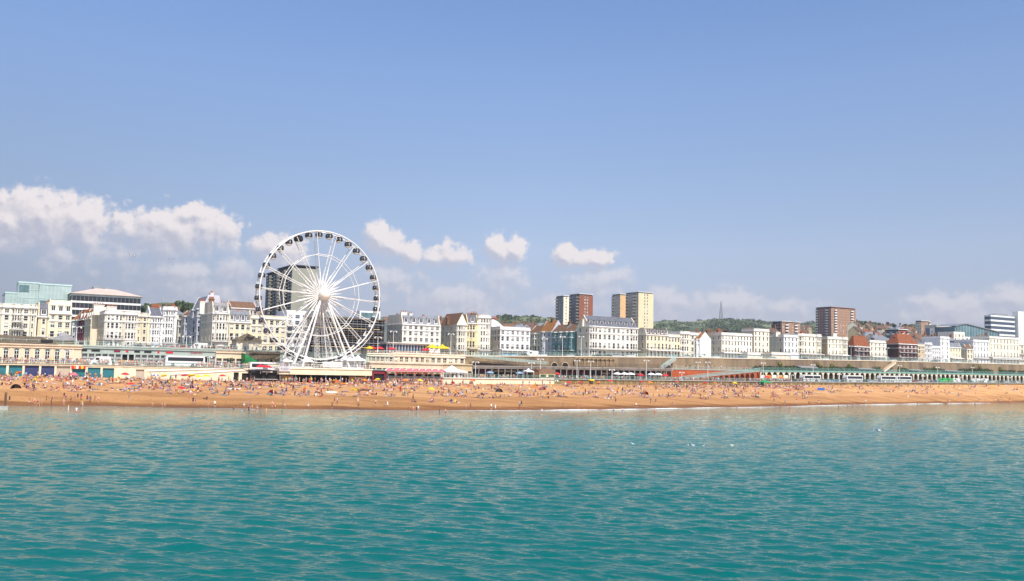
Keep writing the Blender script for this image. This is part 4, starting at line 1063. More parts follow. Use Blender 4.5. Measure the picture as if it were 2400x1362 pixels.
front('white corner house with shaded flank, black verandah and mansard with chimneys', 497, 535, 733, side_px=470, n=4, cols=2, wall='stucco_white', side_wall='stucco_grey', side=3, roof='mansard', rise=3.6, rmat='lead_roof', dorm=2, balc=[1], bays=[(.15, .95, 'bow', 3)], gf='shop', chim=[(496, 696, 1.7, CB, 5), (522, 706, 1.8, 'soot_black', 2), (474, 702, 1.6, CW, 4)], **B)
front('low cream house with long grey slate roof and dormers', 535.5, 587, 754, n=3, cols=4, wall='stucco_cream', roof='mansard', rise=4.0, rmat='slate_light', dorm=4, chim=[(560, 724, 1.2, CW, 3)], **B)
front('cream four storey hotel behind the left rim of the wheel', 587.5, 670, 740, n=4, cols=6, wall='stucco_cream', **B)
front('white modern flats with dark balconies behind the wheel', 671, 722, 728, d=41, n=6, cols=3, wall='stucco_bright', balc=[1, 2, 3, 4], wmats=('frame_white', 'glass_blue', 'curtain'), ww=2.2, gf='shop', name='apartment_block', cat='apartment block', strings=False, **B)
# building site in scaffolding
a, zt = SZ(722.5, 741, 40); b = S(899, 40)
sc = thing('building_site', 'grey building wrapped in scaffolding behind the right side of the wheel', 'building', a, 40, 14.9); Wd = b - a; H = zt - 14.9
mb = MB(); nf = 6; hl = []
for f in range(nf):
    for i in range(5): hl.append((Wd * (i + .05) / 5, Wd * (i + .95) / 5, H * f / nf + .5, H * (f + 1) / nf - .5))
M('site_grey', (.10, .088, .08), .9, .2, .4)
panel(mb, (0, 0), (Wd, 0), 0, H, hl, rev=1.5); panel(mb, (0, 14), (0, 0), 0, H, []); panel(mb, (Wd, 0), (Wd, 14), 0, H, []); mb.quad((0, 0, H), (Wd, 0, H), (Wd, 14, H), (0, 14, H)); mb.build('wall', 'site_grey', sc)
MB().box(.3, Wd - .3, 1.5, 2, .1, H - .2).build('interior', 'interior_dark', sc)
pm = MB().tube((0, 0, 0), (0, 0, H + 1), .07, n=5).mesh('scaffold_pole', 'steel_grey')
for i in range(19): obj('scaffold_pole', pm, sc, (Wd * i / 18, -1.6, 0))
for f in range(8):
    z = 1.2 + H * f / 8; v = MB(); x0, x1 = rnd.uniform(0, 3), Wd - rnd.uniform(0, 3)
    v.box(x0, x1, -1.7, -.3, z, z + .26, 0); v.tube((x0, -1.7, z + 1), (x1, -1.7, z + 1), .06, n=4, m=1); v.build('scaffold_deck', [('timber', 'stucco_tan', 'lead_roof', 'timber')[f % 4], 'steel_grey'], sc)
v = MB(); v.box(Wd * .02, Wd * .34, 2, 9, H + .01, H + 2.6); v.box(Wd * .70, Wd * .98, 3, 10, H + .01, H + 3.2); v.build('penthouse', 'stucco_bright', sc)
v = MB(); v.box(Wd * .72, Wd * .96, 2.9, 2.99, H + .5, H + 2.6); v.box(Wd * .05, Wd * .32, 1.9, 1.99, H + .4, H + 2.2); v.build('penthouse_window', 'glass_teal_dark', sc)

front('white hotel with blue grey mansard and shaded flank right of the wheel', 942, 1031, 760, side_px=906, n=5, cols=7, wall='stucco_white', side_wall='stucco_grey', side=3, roof='mansard', rise=3.3, rmat='slate_light', dorm=5, gf='shop', chim=[(946, 728, 2.4, CW, 3), (962, 731, 1.4, CW, 2), (992, 738, 1.0, CW, 3)], base=15.1)
front('narrow white house with red canopies and shaded flank wall', 1070, 1094, 760, side_px=1033, n=5, cols=1, wall='stucco_pale', side_wall='stucco_grey', side=4, roof='gable', rise=4.6, rmat='tile_brown', bays=[(.1, .9, 'bay', 2)], balc=[1], base=15.2, awn=None, chim=[(1050, 742, 1.1, CB, 3)])
front('narrow yellow house with dark balcony beside tall white corner house', 1094.5, 1120, 757, n=4, cols=2, wall='stucco_yellow', roof='mansard', rise=3.2, rmat='slate', dorm=1, balc=[1], bays=[(.2, .8, 'bay', 1)], base=15.4, chim=[(1098, 733, 2.0, CB, 3), (1111, 731, 2.6, CB, 4)])
front('tall white corner house with rounded front and flat top', 1120.5, 1149, 739, n=6, cols=2, wall='stucco_white', bays=[(.05, .95, 'bow', 3)], balc=[1], base=15.5, right=0, chim=[(1160, 742, 2.4, CT, 5)])
front('white house with curved gable, glazed balcony and shaded flank', 1172, 1242, 767, side_px=1149, n=4, cols=6, wall='stucco_bright', side_wall='stucco_grey', side=3, balc=[1, (1, .6, 1)], gf='veranda', base=15.9)
g = thing('gable_wall', 'white curved party wall gable rising behind the white house', 'gable wall', S(1150, 49), 49, 16, 0); w = S(1181, 49) - S(1150, 49); zt = SZ(1165, 749, 49)[1] - 16; v = MB()
pr = [(0, 0), (w, 0), (w, zt - 3.4)] + [(w * (1 - i / 8), zt - 3.4 + 3.4 * math.sin(math.pi * (.5 * i / 8)) if i < 8 else zt) for i in range(1, 9)][:7] + [(w * .1, zt), (0, zt - .3)]
v.add([(x, 0, z) for x, z in pr] + [(x, .5, z) for x, z in pr], [tuple(range(len(pr)))] + [(i, i + len(pr), (i + 1) % len(pr) + len(pr), (i + 1) % len(pr)) for i in range(len(pr))], 0); v.build('wall', 'stucco_bright', g)
sD = S(1381, 38)
flank('green painted terrace house with bays nearest the ornate white hotel', 1322, 1346, 776, sD, n=4, cols=2, wall='stucco_green', roof='pitch', rise=3.2, rmat='tile_brown', bays=[(.1, .45, 'bay', 1), (.55, .9, 'bay', 1)], balc=[1], chim=[(.95, .5, 1.6, 4.0, 'stucco_pale', 3)])
flank('green painted terrace house with bays farther from the ornate hotel', 1293, 1321.8, 777, sD, n=4, cols=2, wall='stucco_green', roof='pitch', rise=3.4, rmat='tile_brown', bays=[(.1, .45, 'bay', 1), (.55, .9, 'bay', 1)], chim=[(.9, .5, 1.4, 4.2, CB, 3)])
flank('shaded side street house with steep brown roof beside the green terrace', 1266, 1292.8, 776, sD, n=4, cols=2, wall='stucco_lilac', roof='pitch', rise=5.0, rmat='tile_orange', bays=[(.1, .45, 'bay', 1)], chim=[(.5, .5, 1.4, 5.6, CB, 3)])
flank('shaded side street house behind the glazed balcony of the white house', 1240, 1265.8, 780, sD, n=4, cols=2, wall='stucco_grey', roof='pitch', rise=3.6, rmat='tile_brown', bays=[(.3, .7, 'bay', 1)])
front('ornate white hotel with slate roof, three chimneys and shaded flank', 1381, 1495, 766, side_px=1352, n=4, cols=11, wall='stucco_white', side_wall='stucco_grey', side=2, roof='pitch', rise=4.6, rmat='slate', dorm=9, balc=[1], bays=[(.0, .17, 'bay', 2), (.83, 1, 'bay', 2)], chim=[(1369, 745, 2.4, CW, 3), (1416, 745, 1.8, CW, 3), (1402, 746, 1.6, CT, 3), (1461, 752, 1.6, CW, 3)], gf='plain', name='hotel_building', cat='hotel')
front('long cream terrace with maroon mansard windows and arched ground floor', 1514, 1566, 784, side_px=1495, n=3, cols=6, wall='stucco_cream', side_wall='stucco_grey', side=1, roof='mansard', rise=2.6, rmat='brick_dark', dorm=6, balc=[1], gf='veranda', ww=.9)
front('plain cream terrace continuing the long terrace to the right', 1566.5, 1594, 784, n=3, cols=4, wall='stucco_cream', balc=[1], gf='veranda', ww=.9)
front('white house with shallow bay beside the plain cream terrace', 1594.5, 1617, 777, n=4, cols=2, wall='stucco_pale', bays=[(.1, .9, 'bay', 2)])
sE = S(1653, 38)
flank('pale side street house with orange roof and windowless white gable', 1628, 1640, 794, S(1640, 38), n=4, cols=2, wall='stucco_bright', roof='pitch', rise=3.0, rmat='tile_orange', bays=[(.2, .8, 'bay', 1)])
front('white house set back behind the white gable', 1617.5, 1640, 780, d=52, n=4, cols=2, wall='stucco_pale')
front('long white hotel with glazed first floor verandah and shaded flank', 1691, 1763, 781, side_px=1652, n=4, cols=10, wall='stucco_white', side_wall='stucco_grey', side=3, balc=[(1, 0, .75)], gf='veranda', ww=.8, chim=[(1660, 772, 2.2, CB, 4), (1685, 770, 2.0, CT, 4), (1701, 772, 1.8, 'soot_black', 2)])
front('taller white house with peach flank rising above the long white hotel', 1767, 1803, 771, side_px=1738, n=5, cols=4, wall='stucco_pale', side_wall='stucco_peach', balc=[(1, .05, .6)], ww=.9, chim=[(1757, 768, 1.6, CT, 3)])
front('white house with slate roof and long shaded flank and low wing', 1837, 1871, 785, side_px=1805, n=4, cols=4, wall='stucco_bright', side_wall='stucco_grey', side=2, ww=1.0, chim=[(1822, 775, 3.0, CW, 2)], balc=[1])
front('pale house with shallow bows left of the brick tower', 1871.5, 1925, 783, n=4, cols=6, wall='stucco_pale', bays=[(.02, .22, 'bay', 2), (.75, .97, 'bow', 3)], balc=[1], gf='veranda', ww=.9, chim=[(1880, 775, 2.0, CT, 3)])
front('cream house with black first floor balcony below the brick tower', 1940, 1986, 790, side_px=1925, n=4, cols=5, wall='stucco_pale', side_wall='stucco_tan', balc=[(1, 0, .62)], bays=[(.72, .98, 'bow', 3)], gf='veranda', ww=.8, chim=[(1955, 778, 2.4, CW, 3)])
front('dark red brick house under a broad orange hipped roof', 2002, 2038, 812, side_px=1987, n=3, cols=4, wall='brick_maroon', side_wall='brick_dark', roof='hip', rise=5.5, rmat='tile_rust', balc=[1, 2], ww=1.6)
front('white house between two red brick houses', 2039, 2076, 798, n=4, cols=4, wall='stucco_pale', balc=[1], gf='veranda', ww=.9, chim=[(2045, 790, 1.4, 'soot_black', 2)])
front('red brick half timbered house with white balconies and gables', 2106, 2151, 806, side_px=2078, n=4, cols=5, wall='brick_maroon', side_wall='brick_dark', roof='hip', rise=5.5, rmat='tile_rust', dorm=3, balc=[1, 2], ww=1.4, chim=[(2098, 787, 2.0, CB, 3), (2126, 789, 1.8, CB, 3)])
front('narrow tan brick house beside the half timbered house', 2151.5, 2168, 807, n=4, cols=2, wall='stucco_tan', ww=1.2)
front('white house with shallow bay right of the narrow tan house', 2168.5, 2185, 803, n=4, cols=2, wall='stucco_bright', bays=[(.15, .85, 'bow', 3)])
front('low white houses between the shallow bay and the white tower house', 2185.5, 2204, 811, n=4, cols=4, wall='stucco_bright', balc=[1], ww=.8)
front('white house with square tower rising above the white row', 2204.5, 2226, 789, n=6, cols=2, wall='stucco_bright', ww=1.1)
front('small cream terrace left of the shaded flank wall at far right', 2226.5, 2253, 814, n=3, cols=4, wall='stucco_cream', gf='veranda', ww=.8, roof='mansard', rise=2.6, rmat='slate_light')
front('yellow cream house with windowless shaded flank at far right', 2267, 2281, 818, side_px=2254, n=3, cols=2, wall='stucco_cream', side_wall='stucco_grey', roof='pitch', rise=2.6, rmat='tile_brown')
front('white four storey house left of the long cream hotel at far right', 2282, 2319, 797, n=4, cols=5, wall='stucco_bright', balc=[1], ww=.9)
front('long cream hotel with glazed verandah at far right', 2319.5, 2389, 790, n=4, cols=9, wall='stucco_pale', gf='veranda', balc=[1], awn='canvas_white', ww=.9, name='hotel_building', cat='hotel')
front('dark grey fronted modern building at the right edge', 2389.5, 2470, 806, n=4, cols=6, wall='stucco_grey', balc=[1, 2], ww=1.6)
# low single storey annexes in front of the houses
for p0, p1, yt, m, lab in [(1808, 1852, 826, 'stucco_grey', 'low grey annexe with white arched doors in front of white house'), (1853, 1872, 826, 'stucco_bright', 'low white glazed annexe in front of the pale house'), (1752, 1782, 826, 'stucco_pale', 'low pale annexe in front of the long white hotel')]:
    front(lab, p0, p1, yt, d=32.5, D=5, n=1, cols=4, wall=m, gf='none', name='annexe', cat='annexe', strings=True, group='annexes along the upper road')

# ------------------------------------------------------------------ tower blocks
def tower(name, label, wings, d, z, floors, cat='tower block', slab='trim_white'):
    "wings: (p0, p1, side px, top row, wall, side wall, window columns on the front, on the side, balcony columns front, side, extra depth)"
    s_ref = S(wings[-1][0], d, 760)
    root = thing(name, label, cat, s_ref, d, z, 0, 'tower blocks'); wins = 0
    for (p0, p1, ps, yt, wm, sm, cf, cs, bf, bs, dd) in wings:
        s0, s1 = S(p0, d + dd, 760), S(p1, d + dd, 760); zt = SZ((p0 + p1) / 2, yt, d + dd)[1]; H = zt - z
        D = D_of(ps, s0, zt) - d - dd
        x0 = s0 - s_ref; Wd = s1 - s0; mb = MB(); fh = H / floors
        def wall_side(a, b, L, k, bk, m):
            hl, bl = [], []
            for f in range(floors):
                cs = k if isinstance(k, tuple) else [(i + .5) / k for i in range(k)]
                for i, c in enumerate(cs):
                    c *= L; isb = i in bk
                    w = 1.5 if isinstance(k, tuple) else min(L / k * (.86 if isb else .46), 3.6 if isb else 1.5)
                    h = (c - w / 2, c + w / 2, f * fh + fh * (.12 if isb else .3), f * fh + fh * .8)
                    (bl if isb else hl).append(h)
            panel(mb, a, b, 0, H, hl + bl, m, rev=.5)
            return hl, bl
        for (a, b, L, k, bk, m) in (((x0, dd), (x0 + Wd, dd), Wd, cf, bf, 0), ((x0, dd + D), (x0, dd), D, cs, bs, 1)):
            hl, bl = wall_side(a, b, L, k, bk, m)
            pa, pb = Vector(a), Vector(b); e = (pb - pa).normalized(); ang = math.atan2(e.y, e.x); rest = MB()
            for h in hl:
                wx, wz = pa.x + e.x * h[0], h[2]
                if wins < 98:
                    wins += 1
                    obj('window', win_mesh(h[1] - h[0], h[3] - h[2], rnd.choice((0, 1, 3)), bars=True), root, (pa.x + e.x * h[0], pa.y + e.y * h[0], h[2]), ang)
                else:
                    me = win_mesh(h[1] - h[0], h[3] - h[2], 0, bars=True); M4 = Matrix.Translation((pa.x + e.x * h[0], pa.y + e.y * h[0], h[2])) @ Matrix.Rotation(ang, 4, 'Z')
                    k0 = len(rest.v); rest.v.extend([tuple(M4 @ v.co) for v in me.vertices])
                    for p in me.polygons: rest.f.append(tuple(i + k0 for i in p.vertices)); rest.m.append(p.material_index)
            if rest.v: o = rest.build('windows', ['frame_white', 'glass_dark', 'curtain'], root); o['kind'] = 'stuff'
            for i in bk:
                w = bl[bk.index(i)][1] - bl[bk.index(i)][0]; hh = bl[0][3] - bl[0][2]; v = MB()
                v.box(-.1, w + .1, -.9, .05, -.15, 0, 0); v.box(-.1, w + .1, -.9, -.82, .001, 1.0, 0); v.box(0, w, .44, .49, 0, hh, 1)
                me = v.mesh('balcony', ['trim_white' if m == 0 or 'white' in label or 'taupe' in label else 'stucco_grey', 'glass_dark'])
                for h in bl[bk.index(i)::len(bk)]: obj('balcony', me, root, (pa.x + e.x * h[0], pa.y + e.y * h[0], h[2]), ang)
        panel(mb, (x0 + Wd, dd), (x0 + Wd, dd + D), 0, H, []); panel(mb, (x0 + Wd, dd + D), (x0, dd + D), 0, H, [])
        mb.build('wing_wall', [wm, sm], root)
        r = MB(); r.box(x0 - .15, x0 + Wd + .15, dd - .15, dd + D + .15, H + .9, H + 1.4); r.build('roof_slab', slab, root)
        r = MB(); r.box(x0 + .5, x0 + Wd - .5, dd + .5, dd + D - .5, H - .2, H + .895); r.build('attic', 'iron_black', root)
    return root
M('panel_bluegrey', (.20, .215, .26), .7, .1, .3); M('panel_taupe', (.64, .57, .48), .8, .1, .3); M('panel_cream', (.80, .68, .43), .8, .06, .2); M('panel_orange', (.72, .45, .22), .8, .06, .2); M('panel_sage', (.34, .33, .27), .85, .08, .2); M('brick_umber', (.36, .165, .115), .9, .12, .6); M('panel_dark', (.055, .06, .075), .5, .25, .6)
tower('tower_block', 'tower of flats with dark grey and red brick wings', [(1320, 1333, 1303, 696, 'stucco_pale', 'panel_bluegrey', 1, 3, [], [0], 6), (1357, 1389, 1334, 692, 'tower_brick', 'panel_bluegrey', (.42, .6), 4, [], [0, 3], 0)], 450, 25, 20)
tower('tower_block', 'tower of flats with cream end walls and taupe flanks', [(1453, 1466, 1434, 692, 'panel_orange', 'panel_taupe', 0, 4, [], [0], 8), (1496, 1531, 1466, 688, 'panel_cream', 'panel_taupe', (.42, .6), 5, [], [0, 3], 0)], 440, 25, 21)
tower('tower_block', 'broad buff brick tower block with white balconies at right', [(1948, 2006, 1912, 724, 'brick_buff', 'brick_umber', 9, 6, [1, 7], [0, 4], 0)], 370, 28, 20, slab='brick_umber')  # side uses a darker copy of the buff brick, painting in its shade
tower('tower_block', 'tall dark windowed tower with blank beige end wall behind the wheel', [(680, 742, 650, 629, 'panel_sage', 'panel_dark', 0, 7, [], [1, 4], 0), (652, 662, 624, 639, 'panel_sage', 'panel_dark', 0, 6, [], [2], 28)], 120, 16, 24, slab='panel_dark')
tower('tower_block', 'small brick block of flats on the hillside left of the broad tower', [(1832, 1876, 1808, 757, 'brick_buff', 'brick_dark', 6, 4, [1, 4], [], 0)], 330, 30, 11)
tower('tower_block', 'grey and tan brick block of flats on the far right hillside', [(2159, 2181, 2145, 755, 'brick_buff', 'stucco_grey', 4, 3, [3], [], 0)], 300, 30, 13)
tower('tower_block', 'low flats with white bands below the hillside houses at right', [(2105, 2128, 2072, 776, 'brick_red', 'panel_bluegrey', 4, 5, [1, 3], [1, 3], 0)], 140, 20, 8)

def banded(name, label, p0, p1, side_px, yt, d, z, floors, wall, glass, roof=None, cat='office building', pitch=1.6, fill=.62, side_wall=None):
    s0, s1 = S(p0, d, 740), S(p1, d, 740); zt = SZ((p0 + p1) / 2, yt, d)[1]; H = zt - z; D = max(6, D_of(side_px, s0, zt) - d)
    root = thing(name, label, cat, s0, d, z, 0, None); Wd = s1 - s0; fh = H / floors
    mb = MB(); mb.box(.25, Wd - .25, .25, D - .25, 0, H); mb.build('glazing', glass, root)
    for f in range(floors + 1):
        z0 = f * fh - fh * (1 - fill) / 2; z1 = f * fh + fh * (1 - fill) / 2
        if f == 0: z0 = 0
        if f == floors: z1 = H + .5
        MB().box(0, Wd, 0, D, z0, z1).build('floor_band', wall, root)
    n = int(Wd / pitch); mu = MB()
    for i in range(n + 1): x = (Wd - .1) * i / n; mu.box(x, x + .12, .12, .249, .2, H - .2)
    mu.build('mullions', 'steel_grey', root)
    if roof:
        r = MB(); rise, m, ix = roof; r.frust(-.8, Wd + .8, -.8, D + .8, H + .503, H + .5 + rise, ix, ix * .8); r.build('roof', m, root)
    return root, Wd, D, H
r_, w_, d_, h_ = banded('office_building', 'wide office building of dark glass bands under a pink roof at left', 166, 329, 153, 694, 150, 15, 8, 'trim_white', 'glass_dark', (3.2, 'tile_pink', 11), fill=.72)
MB().box(w_ * .33, w_ * .42, d_ * .3, d_ * .5, h_ + 3.5, h_ + 4.6).box(w_ * .5, w_ * .56, d_ * .35, d_ * .5, h_ + 3.5, h_ + 4.4).build('roof_plant', 'steel_grey', r_)
# pale green glass building at far left
def glass_block(label, p0, p1, ps, yt, d, z, mats, group):
    s0, s1 = S(p0, d, 700), S(p1, d, 700); zt = SZ((p0 + p1) / 2, yt, d)[1]; H = zt - z; D = max(8, min(25, D_of(ps, s0, zt) - d)); Wd = s1 - s0
    root = thing('glass_building', label, 'building', s0, d, z, 0, group)
    MB().box(0, Wd, 0, D, 0, H).build('glazing', mats[0], root)
    v = MB()
    for i in range(int(Wd / 1.5) + 1): x = min(Wd - .08, i * 1.5); v.box(x, x + .1, -.1, -.004, 0, H)
    for i in range(int(H / 3.6)): z0 = i * 3.6 + 1; v.box(0, Wd, -.14, -.105, z0, z0 + .22)
    v.box(-.2, Wd + .2, -.2, D + .2, H + .003, H + .6); v.build('frame', mats[1], root)
    for (f0, f1, g0, g1) in mats[2]: MB().box(Wd * f0, Wd * f1, -.2, -.145, H * g0, H * g1).build('window', mats[3], root)
M('frame_teal', (.52, .68, .66), .5, .05)
glass_block('lowest pale green glass block at far left behind the white block', 12, 42, 6, 688, 168, 15, ('glass_teal', 'frame_teal', [], 'glass_teal_dark'), 'pale green glass buildings')
glass_block('tallest pale green glass block with one dark window at far left', 42, 91, 38, 664, 163, 15, ('glass_teal', 'frame_teal', [(.02, .5, .87, .97)], 'glass_teal_dark'), 'pale green glass buildings')
glass_block('long pale green glass block beside the pink roofed offices', 91.3, 166, 88, 669, 160, 15, ('glass_teal', 'frame_teal', [(.02, .98, .62, .76)], 'glass_teal_dark'), 'pale green glass buildings')
# hospital and its neighbours at right
r_, w_, d_, h_ = banded('hospital_building', 'white slab with rows of dark windows above the far right hotels', 2322, 2378, 2316, 742, 170, 22, 11, 'stucco_bright', 'glass_blue', None, 'hospital', pitch=1.3)
MB().add([(w_ * .2, 2, h_ + .5), (w_ * .9, 2, h_ + .5), (w_ * .75, 2, h_ + 2.6), (w_ * .35, 2, h_ + 2.4), (w_ * .2, 8, h_ + .5), (w_ * .9, 8, h_ + .5), (w_ * .75, 8, h_ + 2.6), (w_ * .35, 8, h_ + 2.4)], [(0, 1, 2, 3), (7, 6, 5, 4), (0, 3, 7, 4), (3, 2, 6, 7), (2, 1, 5, 6)]).build('roof_plant', 'steel_grey', r_)
front('tall plain white tower at the right edge above the far right hotel', 2387, 2440, 732, d=168, side_px=2374, base=22, n=13, cols=6, wall='stucco_bright', strings=False, ww=.5, gf='none', group=None, name='hospital_building', cat='hospital')
# curved glass roof
s0, s1 = S(2238, 120, 770), S(2342, 120, 770); z0 = 24; zt = SZ(2262, 760, 120)[1] - z0; w = s1 - s0
cg = thing('curved_building', 'building with a long curved glass front and swept roof at right', 'building', s0, 120, z0); n = 16
top = [zt * (1 - .02 * (i - 3) ** 2 / 9) if i < 4 else zt - (i - 4) * .34 for i in range(n + 1)]; top = [zt - (2.2 * ((1 - i / 4) ** 2) if i < 4 else (i - 4) / 12 * 4.4) for i in range(n + 1)]
gl, rf = MB(), MB()
for i in range(n):
    x0, x1 = w * i / n, w * (i + 1) / n; gl.quad((x0, 0, zt - 9), (x1, 0, zt - 9), (x1, 0, top[i + 1]), (x0, 0, top[i]), 0); gl.box(x0, x0 + .2, -.1, -.003, zt - 9, min(top[i], top[i + 1]), 1)
    rf.add([(x0, -.8, top[i]), (x1, -.8, top[i + 1]), (x1, 16, top[i + 1]), (x0, 16, top[i]), (x0, -.8, top[i] + .6), (x1, -.8, top[i + 1] + .6), (x1, 16, top[i + 1] + .6), (x0, 16, top[i] + .6)], [(0, 1, 5, 4), (4, 5, 6, 7), (2, 3, 7, 6)])
gl.quad((0, 16, 0), (0, 0, 0), (0, 0, top[0]), (0, 16, top[0]), 0); M('glass_green', (.13, .22, .25), .1, .3, .1, spec=.6)
gl.build('glazing', ['glass_green', 'frame_teal'], cg); rf.build('roof', 'steel_grey', cg)
v = MB(); hl = [(w * (i + .25) / 14, w * (i + .65) / 14, zt - 11.5, zt - 10) for i in range(14)]; panel(v, (0, -.6), (w, -.6), 0, zt - 9, hl); v.quad((0, -.6, zt - 9), (w, -.6, zt - 9), (w, .1, zt - 9), (0, .1, zt - 9)); v.build('wall', 'stucco_bright', cg); MB().box(.2, w - .2, -.3, -.1, .2, zt - 9.2).build('window_band', 'glass_dark', cg)
front('low flat building with grey green roof edge behind the long cream terrace', 1532, 1563, 771, d=70, base=18, n=3, cols=4, wall='fascia_green', strings=False, group=None, name='flat_building', cat='building', gf='none')
front('dark grey box shaped building beside the curved glass roof', 2180, 2236, 771, d=190, base=24, side_px=2172, n=4, cols=5, wall='panel_bluegrey', strings=False, group=None, name='office_building', cat='office building', ww=2, gf='none')
front('small tan block with roof plant above the dark grey box', 2196, 2224, 762, d=230, base=26, n=8, cols=4, wall='panel_taupe', strings=False, group=None, name='office_building', cat='office building', ww=1, gf='none')
front('dark slate coloured building below the curved glass building', 2248, 2300, 800, d=75, base=20, n=4, cols=4, wall='panel_bluegrey', roof='flat', strings=False, group=None, name='office_building', cat='office building', ww=1, gf='none')
front('white flats with black balconies left of the curved glass building', 2236, 2262, 778, d=100, base=20, n=7, cols=3, wall='stucco_white', balc=[2, 3, 4, 5], strings=False, group=None, name='apartment_block', cat='apartment block', ww=1.4, gf='none')
front('long red roofed hall behind the low cream house left of the wheel', 540, 602, 722, d=105, base=15, n=5, cols=6, wall='tile_pink', roof='pitch', rise=3.0, rmat='tile_brown', group=None, name='hall', cat='hall', gf='none')

# ------------------------------------------------------------------ small houses on the slopes behind (a few shapes, copied)
def small_house(label, wall, roof, w, h, D, rise, hip=False):
    s = thing('hillside_house', label, 'house', 0, 0, 0, 0, 'houses on the slopes behind the seafront')
    v = MB(); hl = [(w * .12, w * .32, 1, 2.4), (w * .42, w * .6, 1, 2.4), (w * .7, w * .9, 1, 2.4), (w * .12, w * .32, h - 1.9, h - .6), (w * .42, w * .6, h - 1.9, h - .6), (w * .7, w * .9, h - 1.9, h - .6)]
    panel(v, (0, 0), (w, 0), -6, h, hl); panel(v, (0, D), (0, 0), -6, h, []); panel(v, (w, 0), (w, D), -6, h, []); panel(v, (w, D), (0, D), -6, h, [])
    if not hip: v.tri((0, D, h), (0, 0, h), (0, D / 2, h + rise)); v.tri((w, 0, h), (w, D, h), (w, D / 2, h + rise))
    for a in hl: v.quad((a[0], .24, a[2]), (a[1], .24, a[2]), (a[1], .24, a[3]), (a[0], .24, a[3]), 1)
    v.build('wall', [wall, 'glass_dark'], s); r = MB()
    if hip: r.frust(-.4, w + .4, -.4, D + .4, h, h + rise, w * .3, D * .46)
    else: r.add([(-.2, -.4, h - .3), (w + .2, -.4, h - .3), (w + .2, D / 2, h + rise), (-.2, D / 2, h + rise), (w + .2, D + .4, h - .3), (-.2, D + .4, h - .3)], [(0, 1, 2, 3), (3, 2, 4, 5)])
    r.build('roof', roof, s)
    c = MB(); c.box(w * .8, w * .8 + 1.2, D * .4, D * .4 + .9, h + rise * .5, h + rise + 1.6, 0)
    for i in range(3): c.tube((w * .8 + .2 + i * .4, D * .45, h + rise + 1.6), (w * .8 + .2 + i * .4, D * .45, h + rise + 2.3), .15, n=5, m=1)
    c.build('chimney', ['chimney_brown', 'terracotta'], s)
    return s
protos = [small_house('small white house with brown tiled roof on the slope behind the seafront', 'stucco_pale', 'tile_brown', 9, 6.5, 9, 3.4), small_house('small tan house with dull brown roof on the slope behind the seafront', 'stucco_tan', 'tile_dull', 8, 6.5, 9, 3.6),
          small_house('small grey house with rust red roof on the slope behind the seafront', 'stucco_grey', 'tile_rust', 10, 6, 9, 3.4), small_house('small white house with slate roof on the slope behind the seafront', 'stucco_white', 'slate_light', 12, 7, 10, 3.0, True),
          small_house('small tan house with hipped brown roof on the slope behind the seafront', 'stucco_tan', 'tile_dull', 11, 6, 10, 3.2, True)]
first = [True] * 5; rh = random.Random(21)
def put_small(px, py_roof, y, k=None, rot=None):
    y = max(y, (339 + 55 * 1.1666) / (1 - .6009 * (px - CX) / F) + 45)
    k = rh.randrange(5) if k is None else k; v = ray(px, py_roof); t = y / v.y; z = CAMZ + v.z * t - 10.2
    o = protos[k] if first[k] else dup(protos[k]); first[k] = False
    o.location = (v.x * t, y, z); o.rotation_euler = (0, 0, AL + (rh.uniform(-.5, .4) if rot is None else rot)); return o
for px, py, y in [(345, 719, 560), (356, 716, 600), (372, 718, 620), (388, 722, 560), (425, 722, 600), (540, 716, 600), (556, 714, 640), (575, 712, 700), (596, 716, 640), (612, 722, 600), (905, 740, 520), (918, 743, 500), (1024, 746, 560), (1036, 744, 600), (1052, 746, 620), (1068, 748, 560), (1152, 757, 600),
                  (1186, 757, 760), (1197, 754, 820), (1207, 760, 700), (1214, 754, 900), (1224, 758, 780), (1233, 755, 900), (1238, 764, 640), (1249, 758, 820), (1258, 762, 700), (1262, 756, 950), (1272, 754, 1000), (1282, 759, 800), (1292, 757, 900), (1300, 760, 760), (1345, 757, 900), (1395, 758, 900), (1402, 760, 760),
                  (1600, 776, 600), (1625, 774, 640), (1645, 772, 640), (1668, 772, 700), (1725, 778, 640), (1812, 768, 640), (1885, 762, 1500), (1896, 760, 1500), (1878, 770, 900), (2012, 752, 760), (2014, 764, 700), (2022, 770, 760), (2032, 768, 800), (2036, 757, 900), (2044, 755, 900), (2052, 759, 900), (2046, 772, 760), (2058, 772, 860), (2068, 762, 1000), (2078, 761, 1000), (2088, 763, 1000),
                  (2100, 764, 950), (2112, 763, 950), (2122, 766, 900), (2132, 764, 900), (2134, 776, 700), (2140, 774, 760), (2028, 782, 560), (2042, 784, 540), (2056, 782, 580), (2064, 786, 520), (2026, 776, 640), (2150, 790, 520), (2166, 788, 540), (2180, 786, 560), (2192, 792, 500), (2212, 788, 540), (2186, 782, 600), (2230, 792, 520), (2304, 784, 620), (2312, 790, 560), (2155, 782, 640)]:
    put_small(px, py, y)
